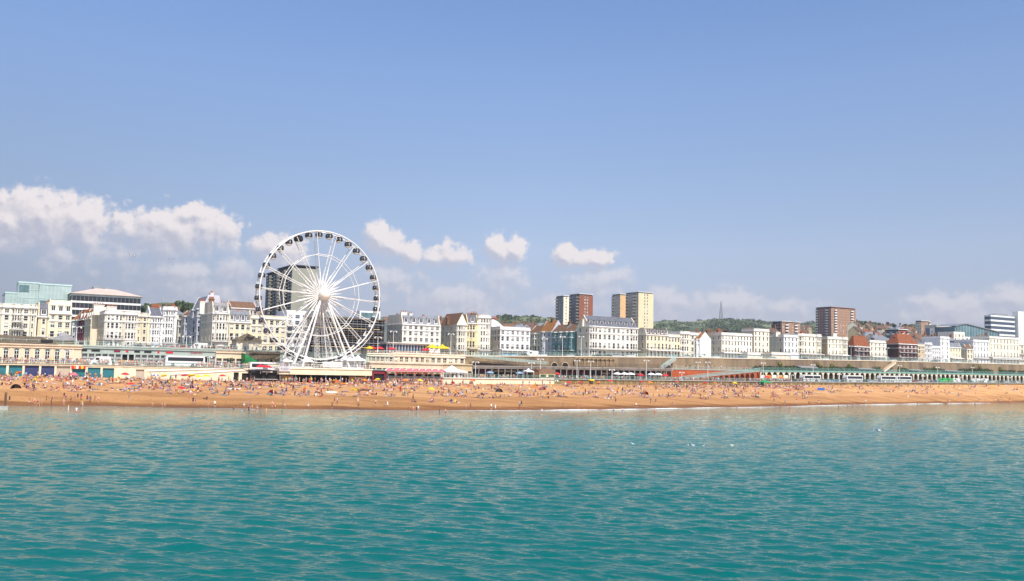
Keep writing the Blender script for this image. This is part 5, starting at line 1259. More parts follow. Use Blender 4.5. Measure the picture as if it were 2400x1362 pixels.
# ------------------------------------------------------------------ woods on the hill and single trees
def leaf_cloud(mb, c, r, n, rr, sc=(1, 1, .8), size=.5, mats=2):
    for _ in range(n):
        u = Vector((rr.gauss(0, 1), rr.gauss(0, 1), rr.gauss(0, 1))).normalized() * r * rr.uniform(.55, 1.05) ** .6
        p = Vector(c) + Vector((u.x * sc[0], u.y * sc[1], u.z * sc[2])); s = size * rr.uniform(.6, 1.4)
        a = Vector((rr.gauss(0, 1), rr.gauss(0, 1), rr.gauss(0, 1))).normalized(); b = a.orthogonal().normalized(); c2 = a.cross(b)
        mb.add([p + b * s, p + c2 * s * .8, p - b * s, p - c2 * s * .8], [(0, 1, 2, 3)], rr.randrange(mats))
M('leaf_dark', (.040, .066, .026), .8, .2, .3); M('leaf_mid', (.075, .115, .040), .8, .2, .3); M('leaf_yellow', (.36, .36, .04), .8, .2, .5); M('leaf_olive', (.15, .17, .06), .8, .2, .3)
rt = random.Random(11); mb = MB()
for _ in range(1500):
    px = rt.uniform(1535, 2060); py_, yr = ridge(px); f = rt.random() ** .8
    y = 720 + (yr - 740) * f; x = (px - CX) / F * y; z = land_z(x, y)
    if f > .62 and rt.random() < .72 and math.sin(px * .021) > -.2: continue
    leaf_cloud(mb, (x, y, z + 2), rt.uniform(3.5, 6) * (.7 + .5 * f), 30, rt, (1.6, 1, .5), 1.7, 3)
for px, y, h in [(1172, 1500, 7), (1186, 1500, 9), (1194, 1500, 8), (1212, 1500, 6), (1232, 1550, 9), (1248, 1500, 8), (1262, 1500, 6), (1290, 1600, 7), (1707, 2290, 8), (1716, 2290, 6), (1640, 2290, 7), (1780, 2280, 7), (1860, 2200, 8), (1890, 2100, 9), (1900, 2100, 10), (1560, 2100, 7), (2056, 1550, 9), (2084, 1500, 9), (2118, 1450, 8)]:
    x = (px - CX) / F * y; h *= .55; leaf_cloud(mb, (x, y - 6, land_z(x, y - 6) + h * .3), h, 40, rt, (1.5, 1, .8), 1.8, 3)
for _ in range(60):
    px = rt.uniform(1168, 1300); y = rt.uniform(900, 1480); x = (px - CX) / F * y; leaf_cloud(mb, (x, y, land_z(x, y) + .5), 3, 20, rt, (1.3, 1, .7), 1.3, 3)
for _ in range(70):
    px = rt.uniform(2008, 2240); y = rt.uniform(650, 1350); x = (px - CX) / F * y; leaf_cloud(mb, (x, y, land_z(x, y) + 3), 6, 26, rt, (1.2, 1, .7), 2.2, 3)
wo = mb.build('woodland', ['leaf_dark', 'leaf_mid', 'leaf_olive']); wo['kind'] = 'stuff'; wo['label'] = 'dark green woodland covering the far hill above the right half of the town'
def tree(label, s, d, z, h, r, nleaf=260, group='trees behind the houses', lm=('leaf_dark', 'leaf_mid'), trunk=True, name='tree', size=.7, sc=(1, 1, .8)):
    root = thing(name, label, 'tree', s, d, z, 0, group); rr = random.Random(int(s * 13 + d)); t = MB(); c = MB()
    t.path([(0, 0, 0), (.1, 0, h * .3), (-.1, .1, h * .62)], [r * .09, r * .07, r * .045], 7)
    for i in range(4): a = i * 1.6 + rr.random(); t.path([(0, 0, h * .4), (math.cos(a) * r * .35, math.sin(a) * r * .35, h * .6), (math.cos(a) * r * .6, math.sin(a) * r * .6, h * .72)], [r * .05, r * .035, r * .02], 5)
    t.build('trunk', 'timber', root)
    for i in range(7): a = i * .9 + rr.random(); q = r * rr.uniform(.2, .62); leaf_cloud(c, (math.cos(a) * q, math.sin(a) * q, h * rr.uniform(.58, .86)), r * rr.uniform(.4, .6), nleaf // 7, rr, sc, size, 2)
    c.build('crown', list(lm), root)
    return root
for i, (px, py, y, r, lab) in enumerate([(338, 716, 620, 8, 'round green tree on the left skyline beside a brick chimney'), (392, 719, 620, 7, 'green tree on the skyline behind the tall narrow white house'), (432, 709, 640, 12, 'largest green tree on the left skyline, right of the tall narrow white house'), (446, 713, 620, 9, 'green tree on the left skyline touching the steep side street gable'), (418, 713, 660, 8, 'green tree on the left skyline left of the largest tree')]):
    v = ray(px, py); t = y / v.y; s, d = local(v.x * t, y); zt = CAMZ + v.z * t; h = 2.1 * r
    tree(lab, s, d, zt - h * .95, h, r, 500, size=1.0)
# bushes and creepers on the arched terrace
def bush(label, p0, p1, h, tall=False, grp='bushes against the tan wall'):
    a, b = S(p0, 19), S(p1, 19); root = thing('creeper' if tall else 'bush', label, 'plant', a, 19, tz(a) + .4, 0, grp); c = MB(); rr = random.Random(p0)
    n = max(3, int((b - a) / 1.3))
    if tall:
        for i in range(n * 3): f = i / (n * 3); leaf_cloud(c, ((b - a) * (rr.uniform(.1, .9)) , 1.6 + f * .6, h * (f * .9 + .05)), .8 * (1 - .5 * abs(f - .4)), 26, rr, (1, .6, 1), .26, 2)
    else:
        for i in range(n): leaf_cloud(c, ((b - a) * (i + .5) / n, rr.uniform(.2, 1.2), h * rr.uniform(.35, .6)), h * rr.uniform(.42, .6), 90, rr, (1.15, .8, .85), .24, 2)
    c.build('foliage', ['leaf_yellow', 'leaf_olive'] if tall else ['leaf_dark', 'leaf_mid'], root)
    st = MB()
    for i in range(n): st.path([((b - a) * (i + .5) / n, .8, -.1), ((b - a) * (i + .5) / n + .1, .8, h * .35)], [.09, .04], 5)
    st.build('stem', 'timber', root)
for a in [('low dark bush left end of the first long bush row', 1766, 1778, 1.9), ('long dark bush row above the left end of the cream arches', 1779, 1826, 2.6), ('broad dark bush under the first yellow creeper', 1827, 1870, 2.9), ('dark bush beside the first low shelter', 1913, 1942, 2.6), ('long dark bush row left of the second shelter', 1946, 2010, 2.5), ('rounded dark bush left of the pale stone stair', 2050, 2066, 2.6), ('dark bush right of the pale stone stair', 2112, 2130, 2.4), ('long dark bush row at the middle of the right terrace', 2170, 2213, 3.0), ('dark bush row right of the last shelter', 2249, 2278, 2.8), ('dark bush under the tall twin creepers', 2284, 2328, 3.0), ('low dark bush row at the far right end', 2348, 2380, 2.6), ('last dark bush at the right edge', 2388, 2420, 2.4)]: bush(*a)
for a in [('yellow green creeper climbing the tan wall above the first broad bush', 1833, 1840, 4.4), ('wide yellow creeper on the tan wall right of the first shelter', 1923, 1936, 4.2), ('thin yellow creeper on the tan wall above the second bush row', 1955, 1962, 3.8), ('yellow creeper beside the second low shelter', 1996, 2004, 4.0), ('thin creeper right of the pale stone stair', 2113, 2118, 4.0), ('yellow creeper left of the dark drainpipe', 2196, 2202, 3.4), ('left one of the tall twin yellow creepers', 2284, 2293, 5.2), ('right one of the tall twin yellow creepers', 2304, 2312, 5.0), ('thin yellow creeper near the right edge', 2350, 2357, 4.4)]: bush(*a, tall=True, grp='creepers on the tan wall')

# ------------------------------------------------------------------ lattice mast on the hill
v = ray(1690, 750); y = 2280; t = y / v.y; zt = CAMZ + ray(1690, 697).z / ray(1690, 697).y * y; z0 = CAMZ + v.z * t
ms = bpy.data.objects.new('radio_mast', None); COL.objects.link(ms); ms.location = (v.x * t, y, z0 - 3); tag(ms, 'tall grey lattice radio mast on the far hilltop', 'radio mast'); H = zt - z0 + 3
mb = MB(); n = 12
for i in range(n):
    r0, r1 = 4.2 * (1 - i / n) + .6, 4.2 * (1 - (i + 1) / n) + .6; za, zb_ = H * .84 * i / n, H * .84 * (i + 1) / n
    C4 = lambda r, z: [(r, r, z), (-r, r, z), (-r, -r, z), (r, -r, z)]
    A, Bq = C4(r0, za), C4(r1, zb_)
    for k in range(4): mb.tube(A[k], Bq[k], .42, n=4); mb.tube(A[k], Bq[(k + 1) % 4], .26, n=4); mb.tube(A[(k + 1) % 4], Bq[k], .26, n=4); mb.tube(Bq[k], Bq[(k + 1) % 4], .26, n=4)
mb.build('lattice', 'steel_grey', ms); MB().tube((0, 0, H * .84), (0, 0, H), .5, .2, 6).build('antenna', 'metal_white', ms)

# ------------------------------------------------------------------ the big wheel
WS, WD = S(750, 3, 693), 3.0; HUBZ = SZ(764, 693, WD)[1]; pz = SZ(764, 864, 0)[1]
wh = thing('ferris_wheel', 'big white observation wheel with dark glass cabins on the seafront', 'ferris wheel', WS, WD, pz, R(4.5))
hz_ = HUBZ - pz; RW = 153 / F * W(WS, WD).y * .985; off = 1.45
ring = lambda r, y, n=96, ph=0: [(r * math.sin(2 * math.pi * i / n + ph), y, hz_ + r * math.cos(2 * math.pi * i / n + ph)) for i in range(n)]
for y in (-off, off):
    mb = MB(); mb.path(ring(RW, y), .23, 8, closed=True);

    mb.build('rim', 'metal_white', wh, smooth=True)
mb = MB()
for i in range(36): a = 2 * math.pi * (i + .5) / 36; mb.tube((RW * math.sin(a), -off, hz_ + RW * math.cos(a)), (RW * math.sin(a), off, hz_ + RW * math.cos(a)), .09, n=5)
mb.build('rim_ties', 'metal_white', wh)
ph = R(-27)
sp = MB(); hr_ = .9; N = 14                             # one spoke: two chords and their lacing, pointing up
for y in (-1, 1):
    sp.tube((0, y * 1.05, hr_), (0, y * off, RW - .4), .13, .11, 6)
    sp.tube((0, y * 1.25, hr_), (0, y * 1.32, 6.5), .11, .26, 8); sp.tube((0, y * 1.32, 6.5), (0, y * 1.35, 9.2), .26, .11, 8)
for i in range(N):
    z0, z1 = 6 + (RW - 7) * i / N, 6 + (RW - 7) * (i + 1) / N; ya = 1.3 + (off - 1.3) * i / N
    sp.tube((0, -ya, z0), (0, ya, z1), .04, n=4); sp.tube((0, -ya, z0), (0, ya, z0), .035, n=4)
spm = sp.mesh('spoke', 'metal_white')
sk = MB()
for y in (-1, 1): sk.tube((0, y * 1.2, hr_), (0, y * 1.3, 4.4), .09, .25, 8); sk.tube((0, y * 1.3, 4.4), (0, y * 1.35, 7.2), .25, .02, 8)
skm = sk.mesh('star_spike', 'metal_white')
for i in range(18):
    a = ph + 2 * math.pi * i / 18
    o = obj('spoke', spm, wh, (0, 0, hz_)); o.rotation_euler = (0, a, 0)
    o = obj('star_spike', skm, wh, (0, 0, hz_)); o.rotation_euler = (0, a + math.pi / 18, 0)
for y in (-off, off):
    mb = MB(); r = .64 * RW
    for i in range(18):
        a, b = ph + 2 * math.pi * i / 18, ph + 2 * math.pi * (i + 1) / 18
        mb.tube((r * math.sin(a), y, hz_ + r * math.cos(a)), (r * math.sin(b), y, hz_ + r * math.cos(b)), .12, n=5)
    mb.build('inner_ring', 'metal_white', wh)
M('hub_white', (.80, .74, .66), .35, .02)
mb = MB(); mb.ball((0, -3.9, hz_), 1.86, 28); mb.build('hub_cover', 'hub_white', wh, smooth=True)
mb = MB(); mb.tube((0, -3.2, hz_), (0, 2.6, hz_), 1.25, n=20); mb.build('axle', 'metal_white', wh)
# cabins
gm = MB(); gg = MB()
def cabin(mb, mat, sc, z0, z1, hw):
    prof = [(hw * .78, z0), (hw * .97, z0 + (z1 - z0) * .2), (hw, z0 + (z1 - z0) * .45), (hw * .93, z0 + (z1 - z0) * .75), (hw * .72, z1)]
    n = 20; vs, fs = [], []
    for r, z in prof:
        for k in range(n):
            t = 2 * math.pi * k / n; c, s_ = math.cos(t), math.sin(t); q = (abs(c) ** 4 + abs(s_) ** 4) ** -.25
            vs.append((r * c * q, r * s_ * q * .92, z))
    for i in range(len(prof) - 1): fs += [(i * n + k, i * n + (k + 1) % n, (i + 1) * n + (k + 1) % n, (i + 1) * n + k) for k in range(n)]
    fs += [tuple(range(n - 1, -1, -1)), tuple(range((len(prof) - 1) * n, len(prof) * n))]
    mb.add(vs, fs, mat)
cabin(gg, 0, 1, -2.05, -.5, 1.1)
gm.lathe((0, 0, 0), [(.0, -2.55), (.6, -2.5), (.86, -2.3), (.9, -2.07)], 16); gm.lathe((0, 0, 0), [(.82, -.53), (.7, -.36), (.3, -.28), (0, -.26)], 16)
for x in (-.12, .12): gm.box(x - .05, x + .05, -1.05, -.96, -2.0, -.5); gm.box(x - .05, x + .05, .96, 1.05, -2.0, -.5)
for k in range(4): t = math.pi / 4 + k * math.pi / 2; gm.path([(math.cos(t) * 1.0, math.sin(t) * .92, -2.1), (math.cos(t) * 1.26, math.sin(t) * 1.16, -1.35), (math.cos(t) * .95, math.sin(t) * .88, -.5)], .05, 4)
gm.path([(-.45, 0, -.35), (-.35, 0, -.1), (0, 0, 0), (.35, 0, -.1), (.45, 0, -.35)], .07, 5); gm.tube((0, -off, 0), (0, off, 0), .07, n=6)
gme = gm.mesh('cabin', 'metal_white', True); gge = gg.mesh('cabin_glass', 'glass_dark', True)
for i in range(36):
    a = R(5 + 10 * i) + .03; p = (RW * .993 * math.sin(a), 0, hz_ + RW * .993 * math.cos(a) + .35)
    g = obj('cabin', gme, wh, p); g.scale = (1.02, 1.0, .98); q = obj('cabin_glass', gge, g)
    if i == 33:
        q.data = gge.copy(); q.data.materials[0] = MATS['soot_black']; q.scale = (1.2, 1.2, 1.25); g['label'] = 'black glazed cabin'
# legs
pl = MB()
for y, xs in ((-3.1, (-10.6, -7.4, 9.0, 12.2)), (2.6, (-11.4, -8.4, 8.4, 11.4))):
    for x in xs:
        m = MB(); yb = y * 1.7
        m.tube((math.copysign(.7, x), y, hz_ - .6), (x, yb, .2), .27, .30, 10); m.tube((x, yb, .3), (x, yb, 0), .7, .8, 10); m.build('leg', 'metal_white', wh, smooth=False)
for x0, x1 in ((-.6, -6.2), (.2, 1.6), (.6, 6.5)):
    m = MB(); y = 2.9; zt = hz_ - 8 if x1 > 0 and x1 < 3 else hz_ - 6
    xa = x0 + (x1 - x0) * (hz_ - zt) / hz_
    for dx in (-.75, .75):
        for dy in (0, 1.2): m.tube((xa + dx * .8, y + dy, zt), (x1 + dx, y + dy, .1), .065, n=5)
    for i in range(13):
        f0, f1 = i / 13, (i + 1) / 13; za, zb_ = zt * (1 - f0), zt * (1 - f1); xc0, xc1 = xa + (x1 - xa) * f0, xa + (x1 - xa) * f1
        for q in (-1, 1):
            m.tube((xc0 + q * .68, y, za), (xc1 - q * .68, y, zb_), .05, n=4); m.tube((xc0 + q * .68, y + 1.2, za), (xc1 - q * .68, y + 1.2, zb_), .05, n=4)
    m.tube((xa - .4, y + .5, zt - 1), (xa - .1, y + .3, zt + 3.4), .45, .2, 8); m.tube((xa + .4, y + .5, zt - 1), (xa + .1, y + .3, zt + 3.4), .45, .2, 8)
    m.build('lattice_tower', 'metal_white', wh)
m = MB()
for x in (-9, 9): m.box(x - 4.2, x + 4.6, -6.0, 6.2, .02, .5)
for i in range(24): a = -.95 + 1.9 * i / 23; m.tube(((RW + 1.2) * math.sin(a), -1.6, max(.25, hz_ - (RW + 1.0) * math.cos(a))), ((RW + 1.2) * math.sin(a + .08), -1.6, max(.25, hz_ - (RW + 1.0) * math.cos(a + .08))), .1, n=5)
m.build('base_frame', 'metal_white', wh)
# platform the wheel stands on
a, b = S(655, -4), S(873, -4); zb = btop((a + b) / 2) - .6; zf0 = SZ(700, 878, -4)[1]; zf1 = SZ(764, 865, -4)[1]
pf = thing('wheel_platform', 'long cream fronted platform over dark kiosks beneath the big wheel', 'platform', a, -4, zb)
MB().box(0, b - a, 0, 19, zf0 - zb, zf1 - zb).build('deck', 'wall_cream', pf)
MB().box(-.3, b - a + .2, -.25, -.003, zf1 - zb - .12, zf1 - zb + .3).build('coping', 'stucco_pale', pf)
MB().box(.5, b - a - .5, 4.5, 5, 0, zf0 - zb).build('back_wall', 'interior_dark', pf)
pm = MB().tube((0, 0, 0), (0, 0, zf0 - zb), .14, n=8).mesh('pillar', 'steel_grey')
for i in range(7): obj('pillar', pm, pf, (.6 + (b - a - 1.2) * i / 6, .6, 0))
v = MB(); v.box(2.0, 6.0, 4.0, 4.4, 0, zf0 - zb - .3); v.box(b - a - 6.5, b - a - .4, 3.4, 3.9, 0, zf0 - zb - .4); v.build('kiosk_front', 'stucco_tan', pf)
rl = MB()
for z in (.5, 1.0): rl.tube((0, .1, zf1 - zb + .3 + z), (b - a, .1, zf1 - zb + .3 + z), .05, n=4)
for i in range(31): x = (b - a) * i / 30; rl.tube((x, .1, zf1 - zb + .3), (x, .1, zf1 - zb + 1.3), .05, n=4)
rl.build('guard_rail', 'metal_white', pf)
# banner with the faint name of the ride, on the platform edge
def board(label, p0, p1, y0, y1, d, mat, body=None, size=.8, tmat='steel_grey', name='banner', cat='banner', thick=.12, group=None, frame=None):
    a, zt = SZ(p0, y0, d); b, zb = SZ((p0 + p1) / 2, y1, d); b = S(p1, d); zt = SZ((p0 + p1) / 2, y0, d)[1]
    root = thing(name, label, cat, a, d, zb, 0, group); w, h = b - a, zt - zb
    MB().box(0, w, 0, thick, 0, h).build('board', mat, root)
    if body: text(body, size, tmat, root, (w / 2, -.03, h / 2))
    if frame: v = MB(); v.box(-.1, w + .1, -.06, thick + .06, h + .002, h + .14); v.box(-.1, w + .1, -.06, thick + .06, -.14, -.002); v.build('frame', frame, root)
    v = MB(); v.box(.1, .2, thick + .002, thick + .15, -.6, h); v.box(w - .2, w - .1, thick + .002, thick + .15, -.6, h); v.build('post', 'steel_grey', root)
    return root
board('long white banner with faint grey lettering on the wheel platform', 757, 803, 849.5, 860, -3.4, 'cloth_white', 'Brightonwheel', 1.0, 'cloth_grey', frame='metal_white')
board('mauve grey sign board on the cream front of the wheel platform', 655, 682, 858.5, 870.5, -4.5, 'stucco_lilac', 'Brighton', .8, 'cloth_grey', name='sign_board', cat='sign')
board('grey banner left of the white banner on the wheel platform', 684, 700, 853, 860, -3.5, 'cloth_grey', name='banner', frame='metal_white')
# white tents on the platform
def tent(label, px, py, w, h, d, wall=True, mat='canvas_white', name='pavilion_tent', cat='tent', peak=1.6, group='white tents at the foot of the wheel', leg='metal_white'):
    s, z = SZ(px, py, d); root = thing(name, label, cat, s, d, z, 0, group); c = MB(); n = 4
    P = [(-w / 2, -w / 2), (w / 2, -w / 2), (w / 2, w / 2), (-w / 2, w / 2)]; M_ = [(x * .35, y * .35) for x, y in P]; Tp = [(x * .06, y * .06) for x, y in P]
    for i in range(4):
        j = (i + 1) % 4
        c.quad((*P[i], h), (*P[j], h), (*M_[j], h + peak * .42), (*M_[i], h + peak * .42)); c.quad((*M_[i], h + peak * .42), (*M_[j], h + peak * .42), (*Tp[j], h + peak), (*Tp[i], h + peak))
        c.quad((*P[i], h - .35), (*P[j], h - .35), (*P[j], h), (*P[i], h))
    c.build('canopy', mat, root)
    lm = MB().tube((0, 0, 0), (0, 0, h), .07, n=6).mesh('leg', leg)
    for x, y in P: obj('leg', lm, root, (x * .97, y * .97, 0))
    if wall: v = MB(); v.quad((-w / 2 + .1, w / 2 - .1, 0), (w / 2 - .1, w / 2 - .1, 0), (w / 2 - .1, w / 2 - .1, h), (-w / 2 + .1, w / 2 - .1, h)); v.build('side_wall', mat, root)
    return root
tent('white peaked tent left of the banner at the wheel foot', 718, 863, 3.4, 2.3, .5); tent('white peaked tent behind the right end of the banner', 806, 862, 3.6, 2.5, 2.0); tent('wide white peaked tent right of the banner at the wheel foot', 822, 862, 4.6, 2.5, .2); tent('white peaked tent at the right leg of the wheel', 838, 862, 4.0, 2.6, -.5)
tent('small white tent at the left foot of the wheel', 672, 862, 3.0, 2.2, 3.0, mat='cloth_white')
# ------------------------------------------------------------------ lower buildings at the left, under the upper road
M('wall_peach', (.78, .60, .42), .85, .08, .5, streak=True); M('fascia_green', (.42, .47, .41), .8, .1, .5); M('roof_moss', (.17, .13, .085), .9, .25, .8); M('glass_fan', (.05, .25, .25), .2, 0)
s0, s1 = S(-75, 16), S(1088, 16)
bw = thing('quay_wall', 'grey wall under the upper road behind the left arcades', 'wall', s0, 16, 6.0); mb = MB(); mb.quad((0, .5, 0), (s1 - s0, .5, 0), (s1 - s0, .5, 9.1), (0, .5, 9.1)); mb.build('wall', 'stucco_grey', bw)
MB().box(0, s1 - s0, .35, .75, 9.102, 9.5).build('coping', 'fascia_green', bw)
def arched_building(label, p0, p1, yt, centres, w_px, y_spring, y_sill, d, wall, name='arcade_building'):
    a, b = S(p0, d), S(p1, d); z0 = prom((a + b) / 2); root = thing(name, label, 'building', a, d, z0); zt = SZ((p0 + p1) / 2, yt, d)[1] - z0
    mb = MB(); prev = 0.0; w2 = (S(centres[0] + w_px / 2, d) - S(centres[0] - w_px / 2, d)) / 2; zs = SZ(centres[0], y_spring, d)[1] - z0; sill = SZ(centres[0], y_sill, d)[1] - z0
    cs = [S(c, d) - a for c in centres]; me = None
    for i, c in enumerate(cs):
        x1 = (c + cs[i + 1]) / 2 if i < len(cs) - 1 else min(b - a, c + w2 * 2.2)
        arch_wall(mb, prev, x1, c - w2, c + w2, zt, zt, zs, sill, 0, .4); mb.quad((prev, 0, 0), (x1, 0, 0), (x1, 0, sill), (prev, 0, sill)); mb.box(x1 - .3, x1 + .3, -.14, -.003, 0, zt - .8)
        prev = x1
        if me is None:
            v = MB(); k = 10; v.box(-w2, w2, .3, .35, sill, zs, 1)
            for q in (-w2, -.06, w2 - .12): v.box(q, q + .12, .2, .299, sill, zs, 0)
            for q in (sill, (sill + zs) / 2, zs - .1): v.box(-w2 + .12, w2 - .12, .22, .298, q, q + .12, 0)
            arc = [(-w2 * math.cos(math.pi * j / k), .33, zs + w2 * math.sin(math.pi * j / k)) for j in range(k + 1)]; v.add(arc, [tuple(range(k + 1))], 2)
            for j in (3, 5, 7): t = math.pi * j / k; v.tube((0, .3, zs), (-w2 * math.cos(t), .3, zs + w2 * math.sin(t)), .04, n=4, m=0)
            me = v.mesh('arched_window', ['frame_white', 'interior_dark', 'glass_fan'])
        obj('arched_window', me, root, (c, 0, 0))
    if prev < b - a: mb.quad((prev, 0, 0), (b - a, 0, 0), (b - a, 0, zt), (prev, 0, zt))
    mb.quad((0, 5, 0), (0, 0, 0), (0, 0, zt), (0, 5, zt)); mb.quad((b - a, 0, 0), (b - a, 5, 0), (b - a, 5, zt), (b - a, 0, zt)); mb.build('wall', wall, root)
    v = MB(); v.box(-.2, b - a + .2, -.35, -.003, zt - .75, zt - .45); v.box(-.2, b - a + .2, -.5, 5, zt + .002, zt + .3); v.build('cornice', wall, root)
    return root, b - a, zt
rt_, w_, h_ = arched_building('peach arcade building with arched windows and teal fanlights at far left', -70, 190, 808.5, [-61, -37, -12, 13, 38, 62.5, 86.5, 110.5, 133.5, 157], 12.5, 819, 838, 13, 'wall_peach')
v = MB(); v.add([(0, -.3, h_ + .3), (w_ * .78, -.3, h_ + .3), (w_ * .66, 9, h_ + 2.6), (0, 9, h_ + 3.2)], [(0, 1, 2, 3)]); v.box(w_ * .55, w_ * .98, 5, 9, h_ + .1, h_ + 1.3); v.build('roof', 'roof_moss', rt_)
v = MB(); zz = h_ + .9; v.box(w_ * .62, w_ * .73, 1.4, 1.8, zz, zz + .8); v.build('roof_light', 'soot_black', rt_)
def kiosk_hip(label, p0, p1, y_eave, y_peak, y_foot, d, wall, roof, name='pavilion'):
    a, b = S(p0, d), S(p1, d); w = b - a; z0 = SZ((p0 + p1) / 2, y_foot, d)[1]; ze = SZ((p0 + p1) / 2, y_eave, d)[1] - z0; zp = SZ((p0 + p1) / 2, y_peak, d + w / 2)[1] - z0
    root = thing(name, label, 'pavilion', a, d, z0, 0); D = w * .75; n = 5; v = MB(); hl = [(w * (i + .3) / n, w * (i + .7) / n, ze * .1, ze * .8) for i in range(n)]
    panel(v, (0, 0), (w, 0), 0, ze, hl); panel(v, (0, D), (0, 0), 0, ze, []); panel(v, (w, 0), (w, D), 0, ze, []); v.quad((w, D, 0), (0, D, 0), (0, D, ze), (w, D, ze)); v.build('wall', wall, root)
    dm = MB().box(0, hl[0][1] - hl[0][0], .2, .25, 0, hl[0][3] - hl[0][2]).mesh('door_panel', 'stucco_pale')
    for h in hl: obj('door_panel', dm, root, (h[0], 0, h[2]))
    r = MB(); h = zp - ze; r.frust(-w * .1, w * 1.1, -w * .1, D + w * .1, ze, ze + h * .4, w * .3, D * .3); r.frust(w * .22, w * .78, D * .2, D * .8, ze + h * .4 + .003, ze + h * .82, w * .2, D * .2); r.tube((w / 2, D / 2, ze + h * .8), (w / 2, D / 2, ze + h), .3, .08, 8); r.build('roof', roof, root)
    return root
kiosk_hip('brown roofed seaside pavilion above the peach arcade at left', 122, 176, 797, 776, 810, 21, 'stucco_tan', 'lead_roof')
kiosk_hip('small grey seaside pavilion with stepped roof left of the wheel', 553, 612, 798, 780, 822, 20, 'stucco_grey', 'roof_moss')
def shop_row(label, p0, p1, yt0, yt1, d, n, wall, signs=(), fascia=.35, top_rail=True, name='shop_row', dark=.5):
    a, b = S(p0, d), S(p1, d); z0 = prom((a + b) / 2); root = thing(name, label, 'shops', a, d, z0); w = b - a; zt = SZ(p0, yt0, d)[1] - z0; zt1 = SZ(p1, yt1, d)[1] - z0; zt = (zt + zt1) / 2
    hf = zt * (1 - fascia); mb = MB(); hl = [(w * (i + .1) / n, w * (i + .9) / n, .1, hf) for i in range(n)]
    panel(mb, (0, 0), (w, 0), 0, zt, hl, rev=.6); mb.quad((0, 4, 0), (0, 0, 0), (0, 0, zt), (0, 4, zt)); mb.quad((w, 0, 0), (w, 4, 0), (w, 4, zt), (w, 0, zt)); mb.quad((0, 0, zt), (w, 0, zt), (w, 4, zt), (0, 4, zt)); mb.build('wall', wall, root)
    c = MB(); c.box(-.1, w + .1, -.4, -.003, zt - .25, zt + .1); c.box(-.1, w + .1, -.2, -.003, hf + .02, hf + .18)
    for i in range(n + 1): x = w * i / n; c.box(x - .22, x + .22, -.16, -.004, 0, hf)
    c.build('cornice', wall, root); r = random.Random(int(p0)); mm = {}
    for h in hl:
        k = r.choice('gwgd'); W_ = round(h[1] - h[0], 1)
        if (k, W_) not in mm:
            v = MB(); v.box(0, W_, .5, .55, 0, hf - .1, 1)
            if k != 'd':
                for i in range(5): v.box((W_ - .1) * i / 4, (W_ - .1) * i / 4 + .1, .4, .498, 0, hf - .1, 0)
                v.box(.1, W_ - .1, .41, .497, hf * .62, hf * .62 + .14, 0)
            if k == 'w': v.box(.1, W_ - .1, .3, .39, 0, hf * .4, 0)
            mm[k, W_] = v.mesh('shopfront', ['frame_white', 'glass_dark' if k != 'd' else 'interior_dark'])
        obj('shopfront', mm[k, W_], root, (h[0], 0, h[2]))
    for q0, q1, body, m in signs:
        x0, x1 = S(q0, d) - a, S(q1, d) - a; zc = (hf + zt) / 2 + .05
        if body: text(body, (x1 - x0) / len(body) * 1.5, m, root, ((x0 + x1) / 2, -.08, zc), ext=.05)
        else: o = MB().box(x0, x1, -.12, -.005, zc - .28, zc + .28).build('sign', m, root)
    return root
shop_row('grey green row of small shops with red and black signs at left', 190, 505, 813, 823.5, 14, 21, 'fascia_green', [(190, 203, '', 'iron_black'), (213, 233, '', 'iron_black'), (266, 281, '', 'cloth_maroon'), (294, 300, '', 'cloth_red'), (314, 327, '', 'iron_black'), (337, 354, '', 'iron_black'), (368, 373, '', 'cloth_red'), (388, 405, '', 'cloth_red'), (445, 475, 'BURGER KING', 'cloth_red')])
shop_row('cream building with white french windows below the small grey pavilion', 505.5, 583, 825, 827, 13.5, 5, 'wall_peach', (), .4)
shop_row('brown building with a long row of small windows behind the white coach', 583.5, 655, 827, 828, 15, 9, 'roof_moss', (), .3)
shop_row('green grey arcade of shops behind the legs of the wheel', 655.5, 866, 828, 829, 15, 15, 'fascia_green', (), .42)
gt = thing('tarpaulin', 'bright green tarpaulin over a shed behind the white coach', 'tarpaulin', S(574, 9), 9, prom(S(574, 9)) - 1.5); w = S(615, 9) - S(574, 9); M('tarp_green', (.02, .22, .06), .6, .2, .8)
h = SZ(590, 829, 9)[1] - prom(S(574, 9)) + 1.5
MB().add([(0, 0, 0), (w * .3, 0, 0), (w * .3, 0, h * .6), (0, 0, h), (w, 0, h * .55), (w * .6, 0, h * .42), (0, 5, h + .3), (w, 5, h * .7), (0, 5, 0)], [(0, 1, 2, 3), (3, 2, 5, 4), (3, 4, 7, 6), (0, 3, 6, 8)]).build('cover', 'tarp_green', gt)
MB().tube((.2, 4, 0), (.2, 4, h), .1).tube((w - .3, 4.5, 0), (w - .3, 4.5, h * .65), .1).build('frame', 'steel_grey', gt)
